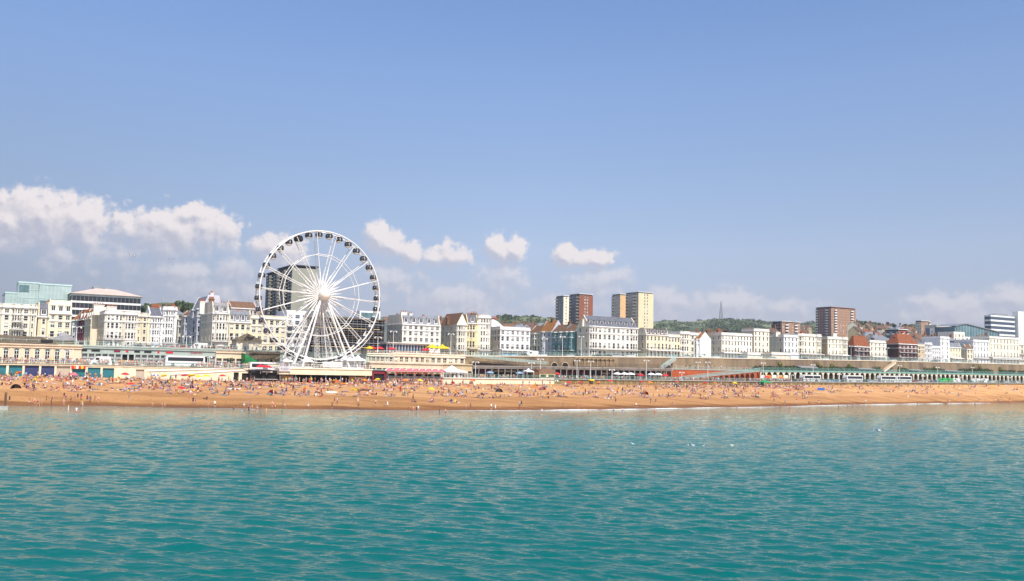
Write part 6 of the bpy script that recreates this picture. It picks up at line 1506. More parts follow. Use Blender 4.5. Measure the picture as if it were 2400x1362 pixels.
# terraces right of the wheel
shop_row('beige lower terrace building with blue windows behind the pink parasols', 866.5, 1040, 850, 853, 11.5, 12, 'wall_peach', (), .38, dark=.2)
shop_row('beige terrace end with a dark opening beside the iron arcade', 1040.5, 1107, 853, 855, 11.5, 4, 'stucco_tan', (), .5)
def upper(label, p0, p1, y0, y1, d, n, wall):
    a, b = S(p0, d), S(p1, d); zt = SZ((p0 + p1) / 2, y0, d)[1]; zb = SZ((p0 + p1) / 2, y1, d)[1]; root = thing('terrace_shop', label, 'shops', a, d, zb - .4); w, h = b - a, zt - zb + .4; mb = MB()
    hl = [(w * (i + .18) / n, w * (i + .82) / n, .5, h * .66) for i in range(n)]; panel(mb, (0, 0), (w, 0), 0, h, hl, rev=.4); mb.quad((0, 0, h), (w, 0, h), (w, 5, h), (0, 5, h)); mb.quad((w, 0, 0), (w, 5, 0), (w, 5, h), (w, 0, h)); mb.quad((0, 5, 0), (0, 0, 0), (0, 0, h), (0, 5, h)); mb.build('wall', wall, root)
    MB().box(-.1, w + .1, -.4, -.003, h * .72, h * .8).box(-.1, w + .1, -.25, -.003, h - .2, h + .15).build('cornice', 'stucco_pale', root)
    put_windows(root, (0, 0), (w, 0), hl, random.Random(p0), name='window'); return root
upper('pale green upper terrace shop right of the wheel', 860, 922, 829, 848, 15, 6, 'fascia_green'); upper('peach upper terrace shop with white doors under the glazed café', 922.5, 1008, 829, 850, 15, 7, 'wall_peach'); upper('grey upper terrace shop with white shutters', 1008.5, 1090, 832, 852, 15, 6, 'stucco_grey')
railing('stone coloured balustrade on the terrace above the pink parasols', S(868, 11.4), S(1106, 11.4), 11.4, lambda s: SZ(project(W(s, 11.4, 12))[0], interp([(866, 850), (1107, 855)], project(W(s, 11.4, 12))[0]), 11.4)[1] + .1, mat='stucco_tan', h=1.2, step=2.6, balusters=6, r=.06)
a, b = S(905, 22), S(1006, 22); gc = thing('terrace_cafe', 'long glazed café with flat roof on the upper terrace right of the wheel', 'café', a, 22, 15.05); w = b - a; h = SZ(955, 805, 22)[1] - 15.05
v = MB(); v.box(0, w, 0, 6, h - .5, h); v.box(-.5, w + .5, -1, 6.5, h + .003, h + .2); v.build('roof', 'trim_white', gc); MB().box(.2, w - .2, .3, 5.8, 0, h - .503).build('glazing', 'glass_blue', gc)
pm = MB().box(-.08, .08, .05, .29, 0, h - .5).mesh('post', 'trim_white')
for i in range(15): obj('post', pm, gc, (.2 + (w - .4) * i / 14, 0, 0))
MB().box(.2, w - .2, .1, .28, 0, .9).build('sill_wall', 'stucco_pale', gc)
railing('cream railing along the upper terrace edge between wheel and yellow tents', S(800, 16.4), S(1086, 16.4), 16.4, lambda s: 15.5, mat='stucco_pale', step=2.5, balusters=4)
railing('grey green railing along the upper road at far left', S(-60, 16.4), S(799, 16.4), 16.4, lambda s: 15.5, mat='rail_pale', step=3.2)
tent('left one of two yellow peaked gazebos on the upper terrace', 1013, 826, 4.0, 1.9, 19, False, 'cloth_yellow', 'gazebo', 'gazebo', 1.2, 'yellow gazebos on the upper terrace'); tent('right one of two yellow peaked gazebos on the upper terrace', 1036, 827, 4.0, 1.9, 19, False, 'cloth_yellow', 'gazebo', 'gazebo', 1.2, 'yellow gazebos on the upper terrace')

# ------------------------------------------------------------------ kiosks and stalls on the lower level
def kiosk(label, p0, p1, yt, d, wall, roofm, roof='flat', open_=True, D=4.0, sign=None, foot=None, txt=None, tm='cloth_white'):
    a, b = S(p0, d), S(p1, d); z0 = (prom((a + b) / 2) if d >= 0 else btop((a + b) / 2) - .1) if foot is None else foot; root = thing('kiosk', label, 'kiosk', a, d, z0, 0); w = b - a; h = SZ((p0 + p1) / 2, yt, d)[1] - z0; mb = MB(); n = max(1, int(w / 3))
    hl = [(w * (i + .12) / n, w * (i + .88) / n, .9, h * .72) for i in range(n)] if open_ else []
    panel(mb, (0, 0), (w, 0), 0, h, hl, rev=.5); panel(mb, (0, D), (0, 0), 0, h, []); panel(mb, (w, 0), (w, D), 0, h, []); panel(mb, (w, D), (0, D), 0, h, []); mb.build('wall', wall, root)
    if open_:
        MB().box(.2, w - .2, .45, .5, .3, h - .2).build('interior', 'interior_dark', root); c = MB()
        c.box(.1, w - .1, -.35, -.004, .8, .9); c.build('counter', 'trim_white', root)
    r = MB()
    if roof == 'hip': r.frust(-.4, w + .4, -.4, D + .4, h + .003, h + 1.5, w * .3, D * .45)
    elif roof == 'pitch': r.add([(-.3, -.4, h - .1), (w + .3, -.4, h - .1), (w + .3, D / 2, h + 1.5), (-.3, D / 2, h + 1.5), (w + .3, D + .4, h - .1), (-.3, D + .4, h - .1)], [(0, 1, 2, 3), (3, 2, 4, 5)])
    else: r.box(-.25, w + .25, -.4, D + .2, h + .003, h + .28)
    r.build('roof', roofm, root)
    if sign: MB().box(.1, w - .1, -.15, -.005, h * .76, h * .97).build('sign', sign, root)
    if txt: text(txt, h * .2, tm, root, (w / 2, -.18, h * .86))
    return root
kiosk('black snack kiosk with white lettering strip left of the wheel platform', 588, 654, 868, -2.0, 'soot_black', 'steel_grey', sign='iron_black'); 
o = bpy.data.objects.get('kiosk'); v = MB(); ww_ = S(654, -2) - S(588, -2); v.box(ww_ * .4, ww_ * .78, -.17, -.155, 3.0, 3.25); v.build('sign_strip', 'cloth_white', o)
kiosk('white and black pavilion roof end left of the cream platform', 629, 655, 857, 0.5, 'stucco_bright', 'wall_cream', open_=True, foot=9.2)
kiosk('green and red balconied beach bar at the right end of the wheel platform', 874, 906, 868, -1.5, 'cloth_maroon', 'rail_green', D=5)
kiosk('long beach café with cream sign board behind the pink parasols', 907, 1036, 872, 1.0, 'wall_peach', 'tile_pink', D=5, sign='cloth_cream', foot=7.0)
o = [x for x in bpy.data.objects if x.name.startswith('kiosk') and 'pink parasols' in x.get('label', '')][0]
v = MB(); w = S(1036, 1) - S(907, 1); zq = SZ(960, 874, 1)[1] - 7.0
for i in range(11): v.box(w * (.16 + i * .055), w * (.195 + i * .055), -.19, -.16, zq - .22, zq + .22, i % 2)
v.build('sign_marks', ['cloth_red', 'cloth_orange'], o)
kiosk('tall brown timber kiosk with dark sides beside the yellow hut', 1247, 1263, 868, 1.2, 'timber', 'timber', open_=False, D=3)
kiosk('yellow beach hut with brown pitched roof', 1265, 1302, 874, 1.0, 'stucco_yellow', 'tile_brown', 'pitch', D=4)
tent('wide white tensile canopy beside the beige terrace end', 1058, 888, 8.5, 2.6, 3, False, 'canvas_white', peak=2.0, group='white canopies')
tent('small white canopy left of the brown timber kiosk', 1238, 889, 3.0, 3.0, 2, False, 'canvas_white', peak=1.0, group='white canopies')
def on_beach(px, py): return beach_hit(px, py)

# ------------------------------------------------------------------ vehicles
def coach_proto(label):
    r = thing('coach', label, 'coach', 0, 0, 0, 0, 'coaches parked along the promenade'); L, Wd, H = 11.6, 2.5, 3.35; b = MB()
    pr = [(0, .35), (0, 2.2), (.35, 3.2), (.8, H), (L - .3, H), (L, 3.0), (L, .35)]
    b.add([(x, 0, z) for x, z in pr] + [(x, Wd, z) for x, z in pr], [tuple(range(7)), tuple(range(13, 6, -1))] + [(i, i + 7, (i + 1) % 7 + 7, (i + 1) % 7) for i in range(7)]); b.build('body', 'metal_white', r)
    g = MB(); g.box(.7, L - .5, -.03, -.004, 1.75, 2.85); g.box(.7, L - .5, Wd + .004, Wd + .03, 1.75, 2.85); g.add([(-.02, .15, 1.5), (-.02, Wd - .15, 1.5), (.30, Wd - .15, 3.0), (.30, .15, 3.0)], [(0, 1, 2, 3)]); g.build('window', 'glass_dark', r)
    wm = MB().tube((0, -.02, .5), (0, .3, .5), .5, n=14).tube((0, -.05, .5), (0, -.021, .5), .26, n=10, m=1).mesh('wheel', ['rubber', 'steel_grey'])
    for x in (2.2, 8.0, 9.3): obj('wheel', wm, r, (x, 0, 0)); obj('wheel', wm, r, (x, Wd - .28, 0))
    s = MB(); s.box(.1, L - .1, -.025, -.003, .95, 1.25); s.build('stripe', 'steel_grey', r)
    lm = MB().box(-.06, -.004, .2, .6, .7, .95).mesh('headlight', 'glass_dark'); obj('headlight', lm, r); obj('headlight', lm, r, (0, Wd - .8, 0))
    m = MB(); m.box(-.35, -.1, -.3, -.1, 2.0, 2.5); m.build('mirror', 'rubber', r)
    return r
cp_ = coach_proto('white coach in front of the grey green shops at left'); fst = True
for px, d, lab in [(388, 5.5, 'white coach with dark windows in front of the shops at left'), (586, 5.0, 'white coach with dark windows left of the wheel beside the green tarpaulin'), (1883, 9.5, 'white coach in front of the arches, leftmost of the coaches at right'), (1984, 9.5, 'white coach in front of the arches, second of the coaches at right'), (2064, 9.5, 'white coach in front of the arches, third of the coaches at right'), (2101, 9.7, 'white coach in front of the arches, just right of the third coach')]:
    o = cp_ if fst else dup(cp_); fst = False; place(o, S(px, d), d, prom(S(px + 8, d)) + .01); o['label'] = lab; USED.add(lab)
def van_proto(label, mat, name='van', L=5.4, H=2.4):
    r = thing(name, label, name, 0, 0, 0, 0, 'vans along the seafront'); Wd = 2.0; b = MB(); pr = [(0, .35), (0, 1.1), (.8, 1.35), (1.5, H - .1), (1.9, H), (L - .1, H), (L, H - .4), (L, .35)]; n = 8
    b.add([(x, 0, z) for x, z in pr] + [(x, Wd, z) for x, z in pr], [tuple(range(n)), tuple(range(2 * n - 1, n - 1, -1))] + [(i, i + n, (i + 1) % n + n, (i + 1) % n) for i in range(n)]); b.build('body', mat, r)
    g = MB(); g.add([(.86, .12, 1.42), (.86, Wd - .12, 1.42), (1.46, Wd - .12, H - .2), (1.46, .12, H - .2)], [(0, 1, 2, 3)]); g.box(1.3, 2.3, -.02, -.003, 1.35, 2.0); g.build('window', 'glass_dark', r)
    wm = MB().tube((0, -.02, .34), (0, .22, .34), .34, n=12).tube((0, -.04, .34), (0, -.021, .34), .18, n=10, m=1).mesh('wheel', ['rubber', 'steel_grey'])
    for x in (1.0, L - 1.1): obj('wheel', wm, r, (x, 0, 0)); obj('wheel', wm, r, (x, Wd - .2, 0))
    lm = MB().box(-.03, -.004, .15, .5, .75, .95).mesh('headlight', 'metal_white'); obj('headlight', lm, r); obj('headlight', lm, r, (0, 1.35, 0))
    return r
vp = van_proto('white van in front of the grey green shops at left', 'metal_white'); place(vp, S(213, 6), 6, prom(S(213, 6)) + .01)
M('van_green', (.05, .42, .10), .4, .05)
vg = van_proto('bright green van in front of the arches at right', 'van_green'); place(vg, S(2203, 9), 9, prom(S(2203, 9)) + .01)
g2 = dup(vg, label='second bright green van parked right behind the first one'); place(g2, S(2218, 9), 9, prom(S(2218, 9)) + .01)
for px, d, zf, lab in [(2234, 9.3, prom, 'white van right of the two bright green vans'), (2282, 9.3, prom, 'white van by the arches, left one of two beyond the green vans'), (2302, 9.3, prom, 'white van by the arches, right one of two beyond the green vans'), (446, 27, mpz, 'white van on the upper road beside the tall narrow white house'), (1644, 27, mpz, 'white van on the upper road below the shaded flank wall'), (1235, 27, mpz, 'white van on the upper road below the white house with glazed balcony'), (628, 4.5, prom, 'white van parked beside the black snack kiosk')]:
    o = dup(vp, label=lab); place(o, S(px, d), d, zf(S(px, d)) + .01)
def car_proto(label, mat):
    r = thing('parked_car', label, 'car', 0, 0, 0, 0, 'cars along the seafront'); L, Wd = 4.2, 1.7; b = MB()
    lo = [(0, .3), (.02, .72), (.35, .86), (1.15, .95), (3.4, .98), (4.1, .9), (4.2, .6), (4.2, .3)]; n = 8
    b.add([(x, 0, z) for x, z in lo] + [(x, Wd, z) for x, z in lo], [tuple(range(n)), tuple(range(2 * n - 1, n - 1, -1))] + [(i, i + n, (i + 1) % n + n, (i + 1) % n) for i in range(n)])
    b.add([(1.85, .2, 1.44), (3.1, .2, 1.44), (3.1, Wd - .2, 1.44), (1.85, Wd - .2, 1.44), (1.75, .18, 1.40), (3.2, .18, 1.38), (3.2, Wd - .18, 1.38), (1.75, Wd - .18, 1.40)], [(0, 1, 2, 3), (0, 4, 5, 1), (1, 5, 6, 2), (2, 6, 7, 3), (3, 7, 4, 0)]); b.build('body', mat, r)
    g = MB(); g.add([(1.1, .06, .95), (3.75, .06, .97), (3.2, .18, 1.38), (1.75, .18, 1.40), (1.1, Wd - .06, .95), (3.75, Wd - .06, .97), (3.2, Wd - .18, 1.38), (1.75, Wd - .18, 1.40)], [(0, 1, 2, 3), (5, 4, 7, 6), (4, 0, 3, 7), (1, 5, 6, 2)]); g.build('window', 'glass_dark', r)
    wm = MB().tube((0, -.02, .31), (0, .2, .31), .31, n=12).tube((0, -.04, .31), (0, -.021, .31), .19, n=10, m=1).mesh('wheel', ['rubber', 'steel_grey'])
    for x in (.8, 3.4): obj('wheel', wm, r, (x, 0, 0)); obj('wheel', wm, r, (x, Wd - .18, 0))
    lm = MB().box(-.02, .03, .12, .48, .58, .72).mesh('headlight', 'metal_white'); obj('headlight', lm, r); obj('headlight', lm, r, (0, 1.1, 0))
    return r
for nm, c in dict(white=(.8, .8, .8), black=(.02, .02, .022), silver=(.45, .46, .48), blue=(.05, .12, .30), sky=(.25, .48, .62), red=(.45, .03, .03)).items(): M('paint_' + nm, c, .25, 0, spec=.5)
cars = {}
CARS = [(1925, 9.4, 0, 'silver'), (1938, 9.2, 0, 'sky'), (1951, 9.3, 0, 'blue'), (1964, 9.3, 0, 'black'), (2022, 9.3, 0, 'black'), (2034, 9.0, 0, 'silver'), (2046, 9.2, 0, 'white'), (2140, 9.3, 0, 'red'), (2152, 9.3, 0, 'silver'), (2164, 9.3, 0, 'white'), (2175, 9.2, 0, 'black'), (2186, 9.2, 0, 'blue'), (2255, 9.3, 0, 'silver'), (2267, 9.3, 0, 'black'), (2322, 9.3, 0, 'white'), (2340, 9.3, 0, 'black'), (2352, 9.3, 0, 'silver'), (2366, 9.3, 0, 'blue'), (2380, 9.3, 0, 'white'), (1860, 9.4, 0, 'black'), (1842, 9.4, 0, 'red'),
        (1178, 27, 1, 'sky'), (1192, 27, 1, 'sky'), (1218, 27, 1, 'black'), (1262, 27, 1, 'white'), (1330, 27, 1, 'silver'), (1346, 27, 1, 'black'), (1392, 27, 1, 'black'), (1416, 27, 1, 'black'), (1436, 27, 1, 'silver'), (1470, 27, 1, 'white'), (1566, 27, 1, 'sky'), (1604, 27, 1, 'silver'), (1672, 27, 1, 'white'), (1730, 27, 1, 'blue'), (1806, 27, 1, 'silver'), (1880, 27, 1, 'black'), (1930, 27, 1, 'white'), (2060, 27, 1, 'silver'), (2090, 27, 1, 'white'), (2140, 27, 1, 'silver'), (2186, 27, 1, 'black'), (2240, 27, 1, 'white'), (2340, 27, 1, 'silver'),
        (300, 24, 1, 'silver'), (318, 24, 1, 'blue'), (336, 24, 1, 'white'), (396, 24, 1, 'red'), (412, 24, 1, 'red'), (478, 24, 1, 'black'), (498, 24, 1, 'silver'), (520, 24, 1, 'red')]
for i, (px, d, up, c) in enumerate(CARS):
    near = min([x for x in CARS if x is not CARS[i] and x[2] == up], key=lambda x: abs(x[0] - px))
    where = 'on the upper road' if up else 'in front of the arches'
    spot = interp([(0, 0), (2400, 23.99)], px); lm_ = ['the bow fronted hotel', 'the bow fronted hotel', 'the bow fronted hotel', 'the bow fronted hotel', 'the narrow white corner house', 'the low cream house', '', '', '', '', '', 'the white curved gable', 'the white house with verandah', 'the green terrace', 'the ornate white hotel', 'the long cream terrace', 'the grey flank wall', 'the long white hotel', 'the slate roofed white house', 'the brick tower', 'the orange hipped roof', 'the half timbered house', 'the small cream terrace', 'the far right hotel'][int(px / 100)]
    lab = f'{c} car {where} near {lm_}' if up else f'{c} car parked {where}, ' + ('left of the first coach' if px < 1880 else 'between first and second coach' if px < 1985 else 'between second and third coach' if px < 2065 else 'left of the green vans' if px < 2200 else 'right of the green vans' if px < 2285 else 'far right of the coaches')
    if lab in USED: lab = lab + f', beside a {near[3]} car'
    if lab in USED: lab = lab.replace(', beside', ', beside').replace(' between first and second coach,', ' right of the first coach,').replace(' between second and third coach,', ' left of the third coach,')
    lab = lab.replace(' parked in front of the arches', ' by the arches') if len(lab.split()) > 15 else lab
    if c not in cars: o = cars[c] = car_proto(lab, 'paint_' + c)
    else: o = dup(cars[c], label=lab)
    USED.add(lab); zf = mpz if up else prom; place(o, S(px, d), d, zf(S(px, d)) + .01)

# ------------------------------------------------------------------ lamps
def lamp(label, px, yt, yb, d, heads=2, mat='rail_pale', base=None, r=.13, grp='street lamps along the seafront'):
    s, z = SZ(px, yb, d); zt = SZ(px, yt, d)[1]; z = z if base is None else base; h = zt - z; root = thing('street_lamp', label, 'street lamp', s, d, z, 0, grp)
    MB().lathe((0, 0, 0), [(r * 2.2, 0), (r * 2.2, .5), (r * 1.3, .7), (r, h * .5), (r * .7, h)], 8).build('pole', mat, root); hm = None
    for i in range(heads):
        sg = (-1, 1)[i % 2]; v = MB(); v.path([(0, 0, h - .1), (sg * .5, 0, h + .35), (sg * 1.1, 0, h + .3)], .07, 5); v.build('arm', mat, root)
        v = MB(); v.lathe((sg * 1.15, 0, h - .15), [(0, -.1), (.25, 0), (.3, .25), (.1, .45), (0, .5)], 8); v.build('lantern', 'metal_white', root)
for a in [('tall pale lamp post in front of the peach arcade pavilion', 178, 768, 811, 17), ('pale lamp post on the left promenade before the arched windows', 152, 823, 852, 2), ('lamp post with flag on the left, before the bow fronted hotel', 264, 786, 813, 17), ('lamp post at the upper road before the tall narrow white house', 436, 790, 818, 17), ('lamp post before the white corner house left of the wheel', 538, 790, 824, 17), ('lamp post on the promenade between coach and cream wall', 486, 838, 862, 2), ('lamp post on the terrace left of the glazed café', 885, 792, 826, 17), ('lamp post before the shaded flank of the mansard hotel', 921, 778, 828, 18), ('lamp post between the two yellow gazebos', 1023, 800, 828, 18),
          ('lamp post before the narrow white house with canopies', 1056, 784, 830, 20), ('lamp post before the narrow yellow house', 1089, 790, 833, 20), ('lamp post before the shaded side street houses', 1276, 795, 836, 24), ('lamp post before the green terrace', 1318, 790, 836, 24), ('lamp post before the flank of the ornate white hotel', 1362, 790, 836, 24), ('lamp post before the long cream terrace', 1574, 796, 838, 24), ('lamp post before the white gable with orange roof', 1627, 800, 839, 24), ('lamp post before the long white hotel', 1787, 800, 842, 24), ('lamp post before the orange hipped roof, left one', 1995, 812, 844, 24), ('lamp post before the orange hipped roof, right one', 2013, 812, 845, 24), ('lamp post before the half timbered house', 2080, 816, 847, 24),
          ('slim lamp post rising from the arcade promenade left of the scalloped wall', 1352, 846, 886, 3), ('slim lamp post before the middle of the scalloped wall', 1384, 848, 887, 3), ('short lamp post left of the white café parasols', 1434, 868, 889, 1.2), ('slim lamp post left of the yellow hut', 1245, 852, 887, 3), ('lamp post at the left end of the iron arcade', 1114, 850, 884, 3), ('slim lamp post before the brown timber kiosk', 1266, 843, 888, 3), ('ornate lamp post left of the stair over the red ramp', 1515, 846, 889, 3), ('ornate lamp post before the red brick ramp', 1659, 850, 892, 3), ('short lamp post at the foot of the red brick ramp', 1598, 874, 893, 1.2), ('ornate lamp post before the first cream arches', 1789, 852, 893, 3),
          ('ornate lamp post before the first coach by the arches', 1906, 856, 895, 3), ('short lamp post left of the first coach', 1855, 880, 895, 1.2), ('short lamp post between first and second coach', 1967, 878, 896, 1.2), ('ornate lamp post just left of the third coach', 2109, 858, 897, 3), ('short lamp post right of the third coach', 2164, 882, 898, 1.2), ('lamp post just left of the green vans', 2198, 862, 898, 3), ('short lamp post right of the green vans', 2251, 885, 898, 1.2), ('ornate lamp post before the tall twin creepers', 2280, 862, 899, 3), ('short lamp post far right by the arches', 2365, 886, 899, 1.2), ('lamp post on the terrace deck below the pink brick ramp wall', 1636, 850, 868, 18.5)]:
    lamp(a[0], a[1], a[2], a[3], a[4], r=.10, mat='metal_white' if a[4] < 10 or a[1] < 1700 else 'rail_pale')
# palm tree by the green tarpaulin
pt = thing('palm_tree', 'small shaggy palm tree left of the green tarpaulin', 'tree', S(540, 8), 8, prom(S(540, 8))); hh = SZ(540, 838, 8)[1] - prom(S(540, 8)); MB().path([(0, 0, 0), (.1, 0, hh * .6), (0, 0, hh * .85)], [.25, .2, .16], 8).build('trunk', 'timber', pt); c = MB(); rr = random.Random(4)
for i in range(46):
    a = rr.uniform(0, 6.28); e = rr.uniform(-.8, 1.1); l = rr.uniform(1.0, 1.7); d1 = Vector((math.cos(a), math.sin(a), e)).normalized(); p = Vector((0, 0, hh * .85)); side = d1.cross(Vector((0, 0, 1))).normalized() * .14
    m_ = p + d1 * l * .6; q = p + d1 * l + Vector((0, 0, -.7)); c.add([p - side * .3, p + side * .3, m_ + side, m_ - side, q], [(0, 1, 2, 3), (3, 2, 4)], rr.randrange(2))
c.build('crown', ['leaf_dark', 'leaf_olive'], pt)
# post on a concrete foot at the left edge of the water
s, d, z = beach_hit(8, 957); gp = thing('marker_post', 'brown timber post on a grey concrete block at the left water edge', 'marker post', S(8, shore_d(-150) - 2, 940), shore_d(-150) - 2, -.3)
s_, d_ = local(*ground_pt(5, 960)); gp.location = W(s_, d_, -.3); MB().box(-2.2, 1.0, -1, 1, 0, .9).box(-2.3, 1.05, -1.05, 1.05, .902, 1.05).build('foot_block', 'concrete', gp); MB().box(.3, .75, -.2, .2, 1.052, 3.9).build('post', 'timber', gp)

# ------------------------------------------------------------------ gulls
def gull(label, loc, kind, rz=0, sc=1.0):
    r = bpy.data.objects.new('gull', None); COL.objects.link(r); r.location = loc; r.rotation_euler = (0, 0, rz); r.scale = (sc,) * 3; tag(r, label, 'gull', 'gulls'); b = MB()
    b.path([(-.30, 0, .1), (-.22, 0, .12), (-.05, 0, .13), (.12, 0, .14), (.2, 0, .2), (.25, 0, .27), (.31, 0, .28), (.36, 0, .265)], [.01, .05, .085, .08, .05, .045, .035, .008], 10); b.build('body', 'cloth_white', r, smooth=True)
    w = MB()
    if kind == 'fly':
        for sg in (-1, 1): w.add([(.1, sg * .06, .18), (-.1, sg * .06, .17), (-.05, sg * .38, .34), (.13, sg * .36, .35), (-.22, sg * .72, .12), (-.1, sg * .66, .18), (-.3, sg * .82, .0), (.1, sg * .06, .15), (-.1, sg * .06, .14)], [(0, 1, 2, 3), (3, 2, 4, 5), (5, 4, 6), (7, 8, 1, 0)], 0)
    else:
        for sg in (-1, 1): w.add([(.1, sg * .07, .17), (-.12, sg * .08, .15), (-.36, sg * .03, .12), (-.1, sg * .04, .22)], [(0, 1, 2, 3)], 0)
    w.build('wing', ['cloth_grey'], r); MB().tube((.36, 0, .265), (.41, 0, .25), .012, .004, 5).build('beak', 'cloth_orange', r)
for px, py, lab in [(1484, 1042, 'white gull floating apart, leftmost on the sea'), (1613, 1045, 'white gull floating, first of the close four'), (1625, 1045, 'white gull floating, second of the close four'), (1648, 1046, 'white gull floating, third of the close four'), (1663, 1046, 'white gull floating, fourth of the close four'), (1716, 1045, 'white gull floating alone right of the close four'), (1735, 968, 'tiny white gull floating near the right shore')]:
    x, y = ground_pt(px, py); gull(lab, (x, y, -.03), 'sit', rnd.uniform(0, 6), .95)
v = ray(2058, 1013); gull('grey winged gull gliding low over the sea at right', Vector((0, 0, CAMZ)) + v * (95 / v.y), 'fly', R(115), 1.2)
for px, py, y, lab in [(304, 599, 260, 'tiny dark gull high on the left, left of a close pair'), (317, 602, 260, 'tiny dark gull high on the left, right of a close pair'), (402, 610, 230, 'pale gull gliding high left of the wheel'), (384, 702, 260, 'tiny gull above the tall narrow white house'), (955, 732, 300, 'tiny gull above the mansard hotel'), (1093, 728, 300, 'tiny gull above the narrow yellow house')]:
    v = ray(px, py); gull(lab, Vector((0, 0, CAMZ)) + v * (y / v.y), 'fly', rnd.uniform(0, 6), 1.3)
# ------------------------------------------------------------------ beach things: where they are, in words
LM = [(0, 60, 'the first teal shutters'), (60, 130, 'the dark blue shutters'), (130, 170, 'the beige shutter'), (170, 270, 'the striped shop sign'), (270, 380, 'the blank cream wall'), (380, 470, 'the left white coach'), (470, 590, 'the two dark doorways'), (590, 655, 'the black snack kiosk'), (655, 760, 'the wheel hub left side'), (760, 875, 'the white banner'), (875, 960, 'the left pink parasols'), (960, 1040, 'the right pink parasols'), (1040, 1110, 'the tensile canopy'), (1110, 1240, 'the arcade left end'),
      (1240, 1310, 'the yellow hut'), (1310, 1440, 'the scalloped wall'), (1440, 1510, 'the white café parasols'), (1510, 1590, 'the green stair'), (1590, 1680, 'the brick ramp'), (1680, 1790, 'the brick arches'), (1790, 1870, 'the green gazebo'), (1870, 1980, 'the first coach'), (1980, 2065, 'the second coach'), (2065, 2140, 'the third coach'), (2140, 2200, 'the parked cars'), (2200, 2250, 'the green vans'), (2250, 2310, 'the twin creepers'), (2310, 2500, 'the far right arches')]
def lmark(px):
    for a, b, n in LM:
        if px < b: return n
    return LM[-1][2]
def row_of(s, d):
    t = 1 - d / shore_d(s)
    return 'at the water edge' if t < .1 else 'on the wet slope' if t < .22 else 'on the lower beach' if t < .45 else 'halfway up the beach' if t < .72 else 'high on the beach'
# parasols
def parasol_proto(nm, mats, R_=1.15, h=2.1, n=10, name='parasol'):
    r = thing(name, 'x', 'parasol', 0, 0, 0, 0, 'parasols'); c = MB(); zz = [(0.0, h), (R_ * .55, h - .16), (R_, h - .48)]
    for i in range(n):
        a, b = 2 * math.pi * i / n, 2 * math.pi * (i + 1) / n
        for (r0, z0), (r1, z1) in zip(zz, zz[1:]): c.add([(r0 * math.cos(a), r0 * math.sin(a), z0), (r1 * math.cos(a), r1 * math.sin(a), z1), (r1 * math.cos(b), r1 * math.sin(b), z1), (r0 * math.cos(b), r0 * math.sin(b), z0)], [(0, 1, 2, 3)], i % len(mats))
        c.add([(R_ * math.cos(a), R_ * math.sin(a), h - .48), (R_ * math.cos(b), R_ * math.sin(b), h - .48), (R_ * math.cos(b), R_ * math.sin(b), h - .62), (R_ * math.cos(a), R_ * math.sin(a), h - .62)], [(0, 1, 2, 3)], i % len(mats))
    c.build('canopy', mats, r); MB().tube((0, 0, -.2), (0, 0, h + .12), .03, n=6).build('pole', 'metal_white', r)
    return r
PROTO = {}
def parasol(kind, mats, px, py, d=None, lab='', tilt=0.0, big=1.0, grp=None):
    k = kind
    if d is None: s, dd, z = beach_hit(px, py)
    else: s, dd = S(px, d), d; z = prom(s) + .01
    if k not in PROTO: PROTO[k] = o = parasol_proto(k, mats)
    else: o = dup(PROTO[k])
    place(o, s, dd, z); o.rotation_euler = (tilt, tilt * .6, AL); o.scale = (big * (.85 if d is None else 1),) * 3
    lab = lab or f"{k} beach parasol {row_of(s, dd)} below {lmark(px)}"
    if lab in USED and not grp: lab += ', another to its right'
    o['label'] = lab; USED.add(lab); o['group'] = grp or 'beach parasols'
    return s, dd, z
C = lambda *a: ['cloth_' + x for x in a]
for k, m, px, py in [('orange and red', C('orange', 'red'), 44, 884), ('red', C('red'), 292, 890), ('blue', C('blue', 'white'), 364, 891), ('yellow', C('yellow'), 385, 890), ('red', C('red'), 306, 912), ('red', C('red'), 433, 891), ('yellow', C('yellow'), 450, 892), ('yellow', C('yellow'), 464, 892), ('yellow', C('yellow'), 484, 893), ('red', C('red'), 521, 893), ('red', C('red'), 423, 921), ('yellow', C('yellow'), 1010, 922), ('yellow', C('yellow'), 985, 902), ('orange', C('orange'), 853, 900), ('orange', C('orange'), 948, 900),
                     ('yellow', C('yellow'), 886, 900), ('orange', C('orange'), 1252, 917), ('green', C('green', 'white'), 1305, 903), ('red', C('red'), 1333, 906), ('red', C('red'), 1362, 906), ('yellow', C('yellow'), 1385, 901), ('orange', C('orange'), 1404, 905), ('red', C('red'), 1430, 902), ('red', C('red'), 1505, 904), ('orange', C('orange'), 1522, 906), ('red', C('red'), 1586, 903), ('red', C('red'), 1655, 906), ('orange', C('orange', 'yellow'), 1676, 905), ('yellow', C('yellow'), 1722, 907), ('orange and red', C('orange', 'red'), 1106, 900), ('pink', C('pink'), 170, 890)]:
    parasol(k, m, px, py, tilt=rnd.uniform(-.25, .25), big=rnd.uniform(.9, 1.15))
for i in range(9):
    px = 912 + 15.2 * i; parasol('pink café', C('pink', 'white', 'pink', 'pink'), px, 0, -1.4, f'pink café parasol, number {i + 1} from the left in the row below the cream sign' if False else 'pink café parasol in the close row below the cream sign board', big=1.5, grp='pink café parasols')
for px, lab in [(1447, 'white café parasol, leftmost of three before the dark arcade'), (1464, 'white café parasol, middle of three before the dark arcade'), (1479, 'white café parasol, right one of three before the dark arcade'), (1527, 'white café parasol, left one of a pair beside the stair'), (1543, 'white café parasol, right one of a pair beside the stair')]: parasol('white café', C('white'), px, 0, 4, lab, big=1.45, grp='white café parasols')
for px, lab in [(1149, 'blue grey café parasol at the left end of the iron arcade'), (1218, 'blue grey café parasol left of the brown timber kiosk')]: parasol('blue café', C('sky', 'grey'), px, 0, 4, lab, big=1.3, grp='blue café parasols')
